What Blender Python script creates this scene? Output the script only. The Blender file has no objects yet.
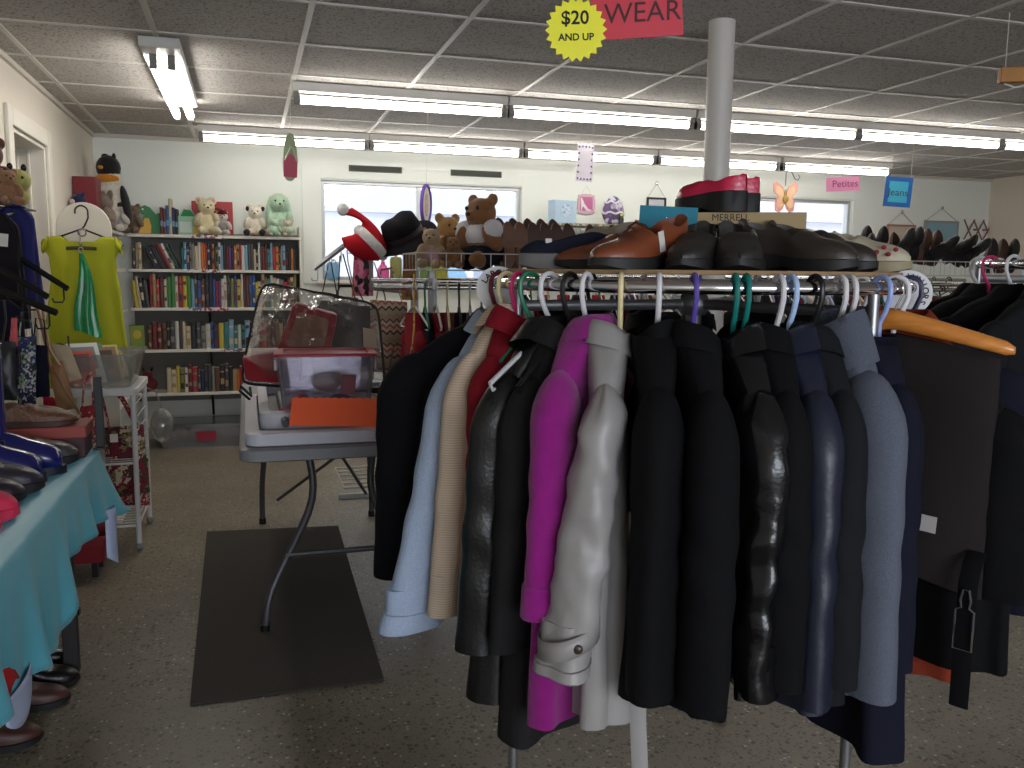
import bpy, math, random
from mathutils import Vector, Matrix, Euler, noise
random.seed(7)
PI = math.pi
sc = bpy.context.scene
COL = sc.collection
# ------------------------------------------------------------------ camera
F, YAW, PITCH, ROLL, HC = 868.43, 0.295584, 0.127132, -0.010261, 1.32
cy_, sy_ = math.cos(YAW), math.sin(YAW)
FWD = Vector((sy_*math.cos(PITCH), cy_*math.cos(PITCH), -math.sin(PITCH)))
RGT0 = Vector((cy_, -sy_, 0)); DWN0 = FWD.cross(RGT0)
RGT = math.cos(ROLL)*RGT0 + math.sin(ROLL)*DWN0
DWN = -math.sin(ROLL)*RGT0 + math.cos(ROLL)*DWN0
CAM = Vector((0, 0, HC))
cd = bpy.data.cameras.new('camera'); cam = bpy.data.objects.new('camera', cd); COL.objects.link(cam)
cd.sensor_width = 36; cd.lens = F/1024*36; cd.clip_start = .02
cam.matrix_world = Matrix(((RGT.x, -DWN.x, -FWD.x, 0), (RGT.y, -DWN.y, -FWD.y, 0), (RGT.z, -DWN.z, -FWD.z, HC), (0, 0, 0, 1)))
sc.camera = cam
def ray(x, y): return RGT*((x-512)/F) + DWN*((y-384)/F) + FWD
def onY(x, y, Y): r = ray(x, y); return CAM + r*(Y/r.y)
def onX(x, y, X): r = ray(x, y); return CAM + r*(X/r.x)
def onZ(x, y, Z): r = ray(x, y); return CAM + r*((Z-HC)/r.z)
def atD(x, y, D): return CAM + ray(x, y)*D
# ------------------------------------------------------------------ materials
def lin(c):
    out = []
    for v in c[:3]:
        v = v/255
        out.append(v/12.92 if v <= .04045 else ((v+.055)/1.055)**2.4)
    return (*out, 1)
MATS = {}
def M(name, rgb, rough=.6, metal=0, bump=0, bscale=300, var=0, vscale=15, sheen=0, coat=0, spec=.5, stretch=None):
    if name in MATS: return MATS[name]
    m = bpy.data.materials.new(name); m.use_nodes = True; MATS[name] = m
    nt = m.node_tree; b = nt.nodes['Principled BSDF']
    c = lin(rgb)
    b.inputs['Base Color'].default_value = c
    b.inputs['Roughness'].default_value = rough; b.inputs['Metallic'].default_value = metal
    b.inputs['Specular IOR Level'].default_value = spec
    if sheen: b.inputs['Sheen Weight'].default_value = sheen; b.inputs['Sheen Roughness'].default_value = .5
    if coat: b.inputs['Coat Weight'].default_value = coat; b.inputs['Coat Roughness'].default_value = .12
    if var or bump:
        tc = nt.nodes.new('ShaderNodeTexCoord'); mp = nt.nodes.new('ShaderNodeMapping')
        nt.links.new(tc.outputs['Object'], mp.inputs['Vector'])
        if stretch: mp.inputs['Scale'].default_value = stretch
    if var:
        n = nt.nodes.new('ShaderNodeTexNoise'); n.inputs['Scale'].default_value = vscale; n.inputs['Detail'].default_value = 4
        nt.links.new(mp.outputs['Vector'], n.inputs['Vector'])
        r = nt.nodes.new('ShaderNodeValToRGB')
        r.color_ramp.elements[0].position = .3; r.color_ramp.elements[1].position = .7
        r.color_ramp.elements[0].color = tuple(max(0, v*(1-var)) for v in c[:3])+(1,)
        r.color_ramp.elements[1].color = tuple(min(1, v*(1+var)) for v in c[:3])+(1,)
        nt.links.new(n.outputs['Fac'], r.inputs['Fac']); nt.links.new(r.outputs['Color'], b.inputs['Base Color'])
    if bump:
        n2 = nt.nodes.new('ShaderNodeTexNoise'); n2.inputs['Scale'].default_value = bscale; n2.inputs['Detail'].default_value = 3
        nt.links.new(mp.outputs['Vector'], n2.inputs['Vector'])
        bp = nt.nodes.new('ShaderNodeBump'); bp.inputs['Strength'].default_value = bump; bp.inputs['Distance'].default_value = .004
        nt.links.new(n2.outputs['Fac'], bp.inputs['Height']); nt.links.new(bp.outputs['Normal'], b.inputs['Normal'])
    return m
def MP(name, cols, kind='voronoi', scale=20, rough=.6, coat=0, axis='Z', bump=0, dist=0, detail=2, mapscale=None):
    """patterned material: colours picked by a voronoi cell, a noise or a band wave"""
    if name in MATS: return MATS[name]
    m = bpy.data.materials.new(name); m.use_nodes = True; MATS[name] = m
    nt = m.node_tree; b = nt.nodes['Principled BSDF']; b.inputs['Roughness'].default_value = rough
    if coat: b.inputs['Coat Weight'].default_value = coat
    tc = nt.nodes.new('ShaderNodeTexCoord'); mp = nt.nodes.new('ShaderNodeMapping')
    nt.links.new(tc.outputs['Object'], mp.inputs['Vector'])
    if mapscale: mp.inputs['Scale'].default_value = mapscale
    r = nt.nodes.new('ShaderNodeValToRGB'); r.color_ramp.interpolation = 'CONSTANT' if kind != 'noise' else 'LINEAR'
    if kind == 'voronoi':
        t = nt.nodes.new('ShaderNodeTexVoronoi'); t.inputs['Scale'].default_value = scale
        sp = nt.nodes.new('ShaderNodeSeparateColor'); nt.links.new(t.outputs['Color'], sp.inputs['Color']); out = sp.outputs['Red']
        if dist:
            nz = nt.nodes.new('ShaderNodeTexNoise'); nz.inputs['Scale'].default_value = scale*1.5
            nt.links.new(mp.outputs['Vector'], nz.inputs['Vector'])
            mx = nt.nodes.new('ShaderNodeMix'); mx.data_type = 'VECTOR'; mx.inputs['Factor'].default_value = dist
            nt.links.new(mp.outputs['Vector'], mx.inputs[4]); nt.links.new(nz.outputs['Color'], mx.inputs[5])
            nt.links.new(mx.outputs[1], t.inputs['Vector'])
        else: nt.links.new(mp.outputs['Vector'], t.inputs['Vector'])
    elif kind == 'noise':
        t = nt.nodes.new('ShaderNodeTexNoise'); t.inputs['Scale'].default_value = scale; t.inputs['Detail'].default_value = detail; out = t.outputs['Fac']
        nt.links.new(mp.outputs['Vector'], t.inputs['Vector'])
    else:
        t = nt.nodes.new('ShaderNodeTexWave'); t.inputs['Scale'].default_value = scale; t.bands_direction = axis; t.inputs['Distortion'].default_value = dist; t.wave_profile = 'SAW'
        t.inputs['Detail'].default_value = 0; t.inputs['Detail Scale'].default_value = detail
        out = t.outputs['Fac']; nt.links.new(mp.outputs['Vector'], t.inputs['Vector'])
    e = r.color_ramp.elements
    e[0].color = lin(cols[0]); e[0].position = .28 if kind == 'noise' else 0
    e[1].color = lin(cols[-1]); e[1].position = .72 if kind == 'noise' else (len(cols)-1)/len(cols)
    for i, c in enumerate(cols[1:-1], 1):
        x = e.new((.28+.44*i/(len(cols)-1)) if kind == 'noise' else i/len(cols)); x.color = lin(c)
    nt.links.new(out, r.inputs['Fac']); nt.links.new(r.outputs['Color'], b.inputs['Base Color'])
    if bump:
        bp = nt.nodes.new('ShaderNodeBump'); bp.inputs['Strength'].default_value = bump; bp.inputs['Distance'].default_value = .004
        nt.links.new(out, bp.inputs['Height']); nt.links.new(bp.outputs['Normal'], b.inputs['Normal'])
    return m
def clear(name, tint=(255, 255, 255), gloss=.12, rough=.08, haze=0, hazecol=(225, 228, 232), bump=0, bscale=12):
    """thin clear plastic or glass: transparent + a fresnel-weighted gloss + a little milky diffuse"""
    if name in MATS: return MATS[name]
    m = bpy.data.materials.new(name); m.use_nodes = True; MATS[name] = m
    nt = m.node_tree; nt.nodes.clear()
    o = nt.nodes.new('ShaderNodeOutputMaterial'); tr = nt.nodes.new('ShaderNodeBsdfTransparent'); tr.inputs[0].default_value = lin(tint)
    gl = nt.nodes.new('ShaderNodeBsdfGlossy'); gl.inputs['Roughness'].default_value = rough
    lw = nt.nodes.new('ShaderNodeLayerWeight'); lw.inputs['Blend'].default_value = .25
    mu = nt.nodes.new('ShaderNodeMath'); mu.operation = 'MULTIPLY_ADD'; mu.inputs[1].default_value = .6; mu.inputs[2].default_value = gloss
    nt.links.new(lw.outputs['Fresnel'], mu.inputs[0])
    mx = nt.nodes.new('ShaderNodeMixShader'); nt.links.new(mu.outputs[0], mx.inputs[0])
    base = tr.outputs[0]
    if haze:
        df = nt.nodes.new('ShaderNodeBsdfDiffuse'); df.inputs[0].default_value = lin(hazecol)
        m2 = nt.nodes.new('ShaderNodeMixShader'); m2.inputs[0].default_value = haze
        nt.links.new(tr.outputs[0], m2.inputs[1]); nt.links.new(df.outputs[0], m2.inputs[2]); base = m2.outputs[0]
    nt.links.new(base, mx.inputs[1]); nt.links.new(gl.outputs[0], mx.inputs[2]); nt.links.new(mx.outputs[0], o.inputs[0])
    if bump:
        tc = nt.nodes.new('ShaderNodeTexCoord'); n = nt.nodes.new('ShaderNodeTexNoise'); n.inputs['Scale'].default_value = bscale; n.inputs['Detail'].default_value = 4
        nt.links.new(tc.outputs['Object'], n.inputs['Vector'])
        bp = nt.nodes.new('ShaderNodeBump'); bp.inputs['Strength'].default_value = bump; bp.inputs['Distance'].default_value = .03
        nt.links.new(n.outputs['Fac'], bp.inputs['Height']); nt.links.new(bp.outputs['Normal'], gl.inputs['Normal'])
    return m
def emit(name, rgb, strength):
    m = bpy.data.materials.new(name); m.use_nodes = True
    b = m.node_tree.nodes['Principled BSDF']; b.inputs['Emission Color'].default_value = lin(rgb); b.inputs['Emission Strength'].default_value = strength
    b.inputs['Base Color'].default_value = (.9, .9, .9, 1)
    return m
# ------------------------------------------------------------------ mesh builder
class G:
    def __init__(s): s.v = []; s.f = []; s.m = []; s.mi = 0
    def add(s, vs, fs, T=None):
        b = len(s.v)
        s.v.extend((T @ Vector(p)) if T else Vector(p) for p in vs)
        for f in fs: s.f.append(tuple(b+i for i in f)); s.m.append(s.mi)
        return s
    def box(s, c, d, rot=None, T=None):
        x, y, z = d[0]/2, d[1]/2, d[2]/2
        R = Matrix.Translation(c) @ (Euler(rot).to_matrix().to_4x4() if rot else Matrix())
        if T: R = T @ R
        vs = [(a*x, b*y, e*z) for a in (-1, 1) for b in (-1, 1) for e in (-1, 1)]
        return s.add(vs, [(0, 1, 3, 2), (4, 6, 7, 5), (0, 4, 5, 1), (2, 3, 7, 6), (0, 2, 6, 4), (1, 5, 7, 3)], R)
    def b2(s, a, b): return s.box([(a[i]+b[i])/2 for i in range(3)], [abs(b[i]-a[i]) for i in range(3)])
    def loft(s, rings, cap=(True, True), closed=True, T=None):
        n = len(rings[0]); vs = [p for r in rings for p in r]; fs = []
        for i in range(len(rings)-1):
            for j in range(n if closed else n-1):
                k = (j+1) % n
                fs.append((i*n+j, i*n+k, (i+1)*n+k, (i+1)*n+j))
        if closed and cap[0]: fs.append(tuple(range(n-1, -1, -1)))
        if closed and cap[1]: fs.append(tuple((len(rings)-1)*n+j for j in range(n)))
        return s.add(vs, fs, T)
    def tube(s, pts, r, seg=8, cap=True, closed=False, flat=None):
        pts = [Vector(p) for p in pts]; n = len(pts); rings = []
        up = None
        for i, p in enumerate(pts):
            if closed: t = pts[(i+1) % n]-pts[i-1]
            else: t = pts[min(i+1, n-1)]-pts[max(i-1, 0)]
            if t.length < 1e-9: t = Vector((0, 0, 1))
            t.normalize()
            if up is None: up = Vector((0, 0, 1)) if abs(t.z) < .9 else Vector((0, 1, 0))
            a = t.cross(up)
            if a.length < 1e-5: a = t.orthogonal()
            a.normalize(); b = a.cross(t).normalized(); up = b
            rr = r[i] if isinstance(r, (list, tuple)) else r
            ra, rb = (rr, rr) if not flat else (rr*flat[0], rr*flat[1])
            rings.append([p+a*(ra*math.cos(2*PI*k/seg))+b*(rb*math.sin(2*PI*k/seg)) for k in range(seg)])
        if closed:
            rings.append(rings[0]); return s.loft(rings, (False, False))
        return s.loft(rings, (cap, cap))
    def cyl(s, a, b, r, seg=16, r2=None): return s.tube([a, b], [r, r if r2 is None else r2], seg)
    def lathe(s, prof, seg=24, T=None, cap=True):
        return s.loft([[(r*math.cos(2*PI*k/seg), r*math.sin(2*PI*k/seg), z) for k in range(seg)] for r, z in prof], (cap, cap), T=T)
    def ell(s, c, r, seg=16, rings=10, T=None, rot=None):
        R = Matrix.Translation(c) @ (Euler(rot).to_matrix().to_4x4() if rot else Matrix())
        if T: R = T @ R
        prof = []
        for i in range(rings+1):
            a = -PI/2+PI*i/rings; prof.append((max(math.cos(a), 1e-3), math.sin(a)))
        return s.loft([[(q*r[0]*math.cos(2*PI*k/seg), q*r[1]*math.sin(2*PI*k/seg), z*r[2]) for k in range(seg)] for q, z in prof], T=R)
    def prism(s, pts, h, T=None, h0=0):
        n = len(pts)
        vs = [(p[0], p[1], h0) for p in pts]+[(p[0], p[1], h0+h) for p in pts]
        fs = [tuple(range(n-1, -1, -1)), tuple(range(n, 2*n))]+[(i, (i+1) % n, n+(i+1) % n, n+i) for i in range(n)]
        return s.add(vs, fs, T)
    def grid(s, fn, nu, nv, T=None):
        vs = [fn(i/nu, j/nv) for i in range(nu+1) for j in range(nv+1)]
        fs = [(i*(nv+1)+j, (i+1)*(nv+1)+j, (i+1)*(nv+1)+j+1, i*(nv+1)+j+1) for i in range(nu) for j in range(nv)]
        return s.add(vs, fs, T)
def obj(name, g, mat, parent=None, smooth=True, bevel=0, solid=0, sub=0, ang=40, remesh=0, recalc=True, seg=2):
    me = bpy.data.meshes.new(name)
    me.from_pydata([tuple(p) for p in g.v], [], g.f)
    mats = mat if isinstance(mat, (list, tuple)) else [mat]
    for x in mats: me.materials.append(x)
    if len(mats) > 1: me.polygons.foreach_set('material_index', g.m)
    if recalc:
        import bmesh
        bm = bmesh.new(); bm.from_mesh(me); bmesh.ops.recalc_face_normals(bm, faces=bm.faces); bm.to_mesh(me); bm.free()
    if smooth:
        me.polygons.foreach_set('use_smooth', [True]*len(me.polygons))
        if ang: me.set_sharp_from_angle(angle=math.radians(ang))
    me.update()
    o = bpy.data.objects.new(name, me); COL.objects.link(o)
    if parent: o.parent = parent
    if solid: md = o.modifiers.new('s', 'SOLIDIFY'); md.thickness = solid; md.offset = 0
    if remesh:
        md = o.modifiers.new('r', 'REMESH'); md.mode = 'VOXEL'; md.voxel_size = remesh; md.use_smooth_shade = True
        md = o.modifiers.new('t', 'SMOOTH'); md.iterations = 3; md.factor = .5
    if bevel: md = o.modifiers.new('b', 'BEVEL'); md.width = bevel; md.segments = seg; md.limit_method = 'ANGLE'; md.angle_limit = .7
    if sub: md = o.modifiers.new('u', 'SUBSURF'); md.levels = md.render_levels = sub
    return o
part = obj
def tag(o, label, cat, group=None):
    o['label'] = label; o['category'] = cat
    if group: o['group'] = group
    return o
def thing(name, label, cat, loc=(0, 0, 0), rot=0, group=None):
    o = bpy.data.objects.new(name, None); COL.objects.link(o); o.empty_display_size = .05
    o.location = loc; o.rotation_euler = (0, 0, rot) if isinstance(rot, (int, float)) else rot
    return tag(o, label, cat, group)
def solo(name, g, mat, label, cat, loc=(0, 0, 0), rot=0, group=None, **k):
    o = obj(name, g, mat, None, **k); o.location = loc
    o.rotation_euler = (0, 0, rot) if isinstance(rot, (int, float)) else rot
    return tag(o, label, cat, group)
def struct(name, g, mat, **k):
    par = k.get('parent'); o = obj(name, g, mat, **k)
    if not par: o['kind'] = 'structure'
    return o
def dup(root, loc=None, rot=None, label=None, group=None, mats=None):
    r = root.copy(); COL.objects.link(r)
    if loc is not None: r.location = loc
    if rot is not None: r.rotation_euler = (0, 0, rot) if isinstance(rot, (int, float)) else rot
    if label: r['label'] = label
    if group: r['group'] = group
    for ch in list(root.children):
        c = ch.copy(); COL.objects.link(c); c.parent = r
        for d in list(ch.children):
            e = d.copy(); COL.objects.link(e); e.parent = c
    return r
def paint(o, mat, slot=0):
    """own copy of the mesh with another material"""
    o.data = o.data.copy(); o.data.materials[slot] = mat
def lettering(s, size, mat, parent, loc, rot=(PI/2, 0, 0), name='lettering', ext=.0006, align='CENTER', shear=0, space=1.0, bold=0):
    c = bpy.data.curves.new('font', 'FONT'); c.body = s; c.size = size; c.extrude = ext; c.align_x = align; c.align_y = 'CENTER'; c.shear = shear; c.space_character = space; c.offset = bold; c.resolution_u = 3
    t = bpy.data.objects.new('font', c); COL.objects.link(t)
    bpy.context.view_layer.update()
    me = bpy.data.meshes.new_from_object(t.evaluated_get(bpy.context.evaluated_depsgraph_get()))
    bpy.data.objects.remove(t); bpy.data.curves.remove(c)
    me.materials.clear(); me.materials.append(mat)
    o = bpy.data.objects.new(name, me); COL.objects.link(o); o.parent = parent; o.location = loc; o.rotation_euler = rot
    return o
ORD = 'first second third fourth fifth sixth seventh eighth ninth tenth eleventh twelfth thirteenth fourteenth fifteenth sixteenth seventeenth eighteenth nineteenth twentieth'.split()
TENS = {2: 'twenty', 3: 'thirty', 4: 'forty', 5: 'fifty', 6: 'sixty'}
def ordn(i):
    if i <= 20: return ORD[i-1]
    t, u = divmod(i, 10)
    return TENS[t]+'-'+ORD[u-1] if u else {3: 'thirtieth', 4: 'fortieth', 5: 'fiftieth', 6: 'sixtieth'}[t]
def fnoise(p, s=1.0, seed=0): return noise.noise(Vector(p)*s+Vector((seed*7.3, seed*3.1, seed*1.7)))
# common materials
WHITE = M('white_paint', (226, 224, 216), .5)
CHROME = M('chrome', (215, 215, 218), .12, 1)
STEEL = M('grey_steel', (150, 150, 152), .35, .8)
WIRE = M('white_wire', (200, 198, 194), .4, .2)
BLACKM = M('black_metal', (22, 21, 22), .4, .3)
STRING = M('pale_string', (205, 200, 190), .8)
INK = M('black_ink', (25, 22, 24), .7)
# ================================================================== the setting
WL, WR, WB, WF, H = -1.07, 7.3, 7.25, -3.2, 2.32
def wallmat(name, rgb):
    return M(name, rgb, .75, bump=.12, bscale=60, var=.03, vscale=1.2)
WALL = wallmat('wall_paint', (222, 220, 204))
# floor: ground exposed-aggregate concrete
fm = bpy.data.materials.new('aggregate_concrete'); fm.use_nodes = True; nt = fm.node_tree; b = nt.nodes['Principled BSDF']
tc = nt.nodes.new('ShaderNodeTexCoord')
def vor(scale, lo, hi, cin):
    v = nt.nodes.new('ShaderNodeTexVoronoi'); v.inputs['Scale'].default_value = scale; v.inputs['Randomness'].default_value = 1
    nt.links.new(tc.outputs['Object'], v.inputs['Vector'])
    s = nt.nodes.new('ShaderNodeSeparateColor'); nt.links.new(v.outputs['Color'], s.inputs['Color'])
    a = nt.nodes.new('ShaderNodeMath'); a.operation = 'GREATER_THAN'; a.inputs[1].default_value = hi; nt.links.new(s.outputs['Red'], a.inputs[0])
    d = nt.nodes.new('ShaderNodeMath'); d.operation = 'LESS_THAN'; d.inputs[1].default_value = lo; nt.links.new(v.outputs['Distance'], d.inputs[0])
    m = nt.nodes.new('ShaderNodeMath'); m.operation = 'MULTIPLY'; nt.links.new(a.outputs[0], m.inputs[0]); nt.links.new(d.outputs[0], m.inputs[1])
    mx = nt.nodes.new('ShaderNodeMix'); mx.data_type = 'RGBA'; mx.inputs[7].default_value = lin(cin)
    nt.links.new(m.outputs[0], mx.inputs[0]); return mx
nz = nt.nodes.new('ShaderNodeTexNoise'); nz.inputs['Scale'].default_value = 2.2; nz.inputs['Detail'].default_value = 6; nz.inputs['Roughness'].default_value = .65
nt.links.new(tc.outputs['Object'], nz.inputs['Vector'])
cr = nt.nodes.new('ShaderNodeValToRGB'); cr.color_ramp.elements[0].position = .3; cr.color_ramp.elements[1].position = .72
cr.color_ramp.elements[0].color = lin((108, 99, 86)); cr.color_ramp.elements[1].color = lin((136, 125, 107)); nt.links.new(nz.outputs['Fac'], cr.inputs['Fac'])
last = cr.outputs['Color']
for a in ((52, .40, .82, (74, 69, 62)), (85, .4, .74, (86, 80, 72)), (70, .34, .9, (176, 170, 156)), (120, .38, .7, (96, 89, 79)), (95, .3, .9, (56, 52, 48))):
    mx = vor(*a); nt.links.new(last, mx.inputs[6]); last = mx.outputs[2]
nt.links.new(last, b.inputs['Base Color']); b.inputs['Roughness'].default_value = .42
g = G(); g.b2((WL-.3, WF-.1, -.1), (WR+.1, WB+.1, 0)); struct('floor', g, fm, smooth=False)
# ceiling tiles
cm = bpy.data.materials.new('ceiling_tile'); cm.use_nodes = True; nt = cm.node_tree; b = nt.nodes['Principled BSDF']; b.inputs['Roughness'].default_value = .85
tc = nt.nodes.new('ShaderNodeTexCoord')
n1 = nt.nodes.new('ShaderNodeTexNoise'); n1.inputs['Scale'].default_value = 95; n1.inputs['Detail'].default_value = 3
nt.links.new(tc.outputs['Object'], n1.inputs['Vector'])
cr = nt.nodes.new('ShaderNodeValToRGB'); cr.color_ramp.elements[0].position = .33; cr.color_ramp.elements[0].color = lin((118, 113, 108)); cr.color_ramp.elements[1].position = .47; cr.color_ramp.elements[1].color = lin((188, 183, 177))
nt.links.new(n1.outputs['Fac'], cr.inputs['Fac'])
n2 = nt.nodes.new('ShaderNodeTexNoise'); n2.inputs['Scale'].default_value = 1.1; nt.links.new(tc.outputs['Object'], n2.inputs['Vector'])
mx = nt.nodes.new('ShaderNodeMix'); mx.data_type = 'RGBA'; mx.blend_type = 'MULTIPLY'; mx.inputs[0].default_value = .25
nt.links.new(cr.outputs['Color'], mx.inputs[6]); nt.links.new(n2.outputs['Color'], mx.inputs[7]); 
nt.links.new(cr.outputs['Color'], b.inputs['Base Color'])
bp = nt.nodes.new('ShaderNodeBump'); bp.inputs['Strength'].default_value = .3; bp.inputs['Distance'].default_value = .003
nt.links.new(n1.outputs['Fac'], bp.inputs['Height']); nt.links.new(bp.outputs['Normal'], b.inputs['Normal'])
g = G(); g.b2((WL-.3, WF-.1, H), (WR+.1, WB+.1, H+.1)); struct('ceiling', g, cm, smooth=False)
g = G()
S = .6096
x = -.346-S
while x < WR:
    g.b2((x-.012, WF, H-.004), (x+.012, WB, H)); x += S
y = 3.848-S*11
while y < WB:
    g.b2((WL, y-.012, H-.0045), (WR, y+.012, H)); y += S*1.04
struct('trim_1', g, M('ceiling_grid_metal', (206, 202, 194), .45), smooth=False)
# back wall with two window openings
def wall_with_holes(name, along, fixed, lo, hi, holes, mat, thick, sgn):
    g = G(); xs = sorted({lo, hi, *[h[0] for h in holes], *[h[1] for h in holes]})
    for a, c in zip(xs, xs[1:]):
        hs = [h for h in holes if h[0] <= a+1e-6 and h[1] >= c-1e-6]
        zs = [(0, H)] if not hs else [(0, hs[0][2]), (hs[0][3], H)]
        for z0, z1 in zs:
            if z1-z0 < .001: continue
            if along == 'x': g.b2((a, fixed, z0), (c, fixed+sgn*thick, z1))
            else: g.b2((fixed, a, z0), (fixed+sgn*thick, c, z1))
    return struct(name, g, mat, smooth=False)
W1 = (.59, 2.27, 1.25, 2.045); W2 = (4.02, 5.64, 1.28, 2.045)
wall_with_holes('wall_back', 'x', WB, WL, WR, [W1, W2], wallmat('back_wall_paint', (229, 233, 226)), .14, 1)
wall_with_holes('wall_left', 'y', WL, WF, WB, [(4.80, 5.58, 0, 2.0)], wallmat('left_wall_paint', (220, 212, 198)), .14, -1)
g = G(); g.b2((WR, WF, 0), (WR+.14, WB, H)); struct('wall_right', g, wallmat('right_wall_paint', (218, 208, 190)), smooth=False)
wall_with_holes('wall_front', 'x', WF, WL, WR, [(-.6, 4.6, .55, 2.1)], WALL, .14, -1)
FRM = M('window_aluminium', (188, 190, 190), .4, .5)
TRIMW = M('trim_white', (224, 218, 206), .45)
GLASS = clear('window_glass', (246, 248, 250), .04, .02)
def window(n, w, split, y0):
    x0, x1, z0, z1 = w
    r = bpy.data.objects.new('window_%d' % n, None); COL.objects.link(r); r['kind'] = 'structure'
    g = G(); t = .028
    g.b2((x0, y0+.03, z0), (x0+t, y0+.09, z1)); g.b2((x1-t, y0+.03, z0), (x1, y0+.09, z1))
    g.b2((x0+t, y0+.03, z1-t), (x1-t, y0+.09, z1)); g.b2((x0+t, y0+.03, z0), (x1-t, y0+.09, z0+t))
    obj('window_frame', g, FRM, r, smooth=False, bevel=.003)
    g = G(); g.b2((split-.02, y0+.035, z0+t), (split+.02, y0+.085, z1-t)); obj('mullion', g, FRM, r, smooth=False, bevel=.003)
    g = G(); g.b2((x0+t, y0+.058, z0+t), (split-.02, y0+.062, z1-t)); obj('pane', g, GLASS, r, smooth=False)
    g = G(); g.b2((split+.02, y0+.058, z0+t), (x1-t, y0+.062, z1-t)); obj('pane', g, GLASS, r, smooth=False)
    g = G(); g.b2((x0-.05, y0-.075, z0-.03), (x1+.05, y0+.03, z0)); obj('window_sill', g, TRIMW, r, smooth=False, bevel=.004)
    g = G(); g.b2((x0-.15, y0-.012, z0-.03), (x0-.005, y0, z1+.11)); g.b2((x1+.005, y0-.012, z0-.03), (x1+.15, y0, z1+.11)); g.b2((x0-.005, y0-.012, z1+.01), (x1+.005, y0, z1+.11))
    obj('window_casing', g, wallmat('back_wall_paint', (0, 0, 0)), r, smooth=False, bevel=.002)
    return r
window(1, W1, 1.39, WB)
window(2, W2, 4.58, WB)
# insect screen bars on the first window's sliding half
# front shop window
r = bpy.data.objects.new('window_3', None); COL.objects.link(r); r['kind'] = 'structure'
g = G()
for x in (-.6, .7, 2.0, 3.3, 4.56): g.b2((x, WF-.1, .55), (x+.04, WF-.04, 2.1))
g.b2((-.6, WF-.1, .55), (4.6, WF-.04, .6)); g.b2((-.6, WF-.1, 2.05), (4.6, WF-.04, 2.1)); obj('window_frame', g, FRM, r, smooth=False)
# doorway in the left wall: casing, jambs and the open door leaf, and the back room seen through it
r = bpy.data.objects.new('door_1', None); COL.objects.link(r); r['kind'] = 'structure'
D0, D1, DZ = 4.80, 5.58, 2.0
g = G()
g.b2((WL, D0-.09, 0), (WL+.02, D0, DZ+.09)); g.b2((WL, D1, 0), (WL+.02, D1+.09, DZ+.09)); g.b2((WL, D0, DZ), (WL+.02, D1, DZ+.09))
obj('door_casing', g, TRIMW, r, smooth=False, bevel=.006)
g = G(); g.b2((WL-.14, D0, 0), (WL, D0+.02, DZ)); g.b2((WL-.14, D1-.02, 0), (WL, D1, DZ)); g.b2((WL-.14, D0+.02, DZ-.02), (WL, D1-.02, DZ))
g.b2((WL-.09, D1-.035, 0), (WL-.075, D1-.02, DZ-.02)); obj('door_jamb', g, TRIMW, r, smooth=False, bevel=.003)
g = G(); g.b2((WL-.95, D1-.06, .01), (WL-.13, D1-.022, DZ-.025)); leaf = obj('door_leaf', g, M('door_paint', (214, 208, 198), .45), r, smooth=False, bevel=.003)
g = G(); g.lathe([(.012, 0), (.012, .04), (.027, .05), (.03, .065), (.02, .08)], T=Matrix.Translation((WL-.86, D1-.06, .95)) @ Euler((PI/2, 0, 0)).to_matrix().to_4x4()); obj('door_handle', g, STEEL, leaf)
# small back room behind the door so the opening shows a real place
g = G(); g.b2((WL-1.6, 4.1, 0), (WL-1.5, 6.2, H)); g.b2((WL-1.5, 4.1, 0), (WL-.14, 4.2, H)); g.b2((WL-1.5, 6.1, 0), (WL-.14, 6.2, H)); struct('wall_backroom', g, WALL, smooth=False)
g = G(); g.b2((WL-1.6, 4.1, -.1), (WL-.3, 6.2, -.001)); g.b2((WL-1.6, 4.1, H), (WL-.3, 6.2, H+.1)); struct('trim_4', g, WALL, smooth=False)
# baseboards
BB = M('baseboard_paint', (150, 146, 138), .5)
g = G(); g.b2((WL, WB-.012, 0), (WR, WB, .09)); struct('baseboard_back', g, BB, smooth=False)
g = G(); g.b2((WL, WF, 0), (WL+.012, D0-.09, .09)); struct('baseboard_left', g, BB, smooth=False)
g = G(); g.b2((WR-.012, WF, 0), (WR, WB, .09)); struct('baseboard_right', g, BB, smooth=False)
# corner strip in the back right corner, wall-to-ceiling trim
g = G(); g.b2((WL, WB-.02, H-.03), (WR, WB, H-.004)); g.b2((WL, WF, H-.03), (WL+.02, WB-.02, H-.004)); struct('trim_2', g, M('wall_angle', (196, 190, 178), .6), smooth=False)
# post
t = thing('support_post', 'white painted round steel post from floor to ceiling behind the round coat rack', 'post', (1.835, 3.21, 0))
g = G(); g.lathe([(.052, 0), (.052, H)], 32); obj('shaft', g, M('post_paint', (214, 208, 200), .4, bump=.05, bscale=40), t)
g = G(); g.lathe([(.09, 0), (.09, .012), (.06, .014)], 32); obj('base_plate', g, STEEL, t)
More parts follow.
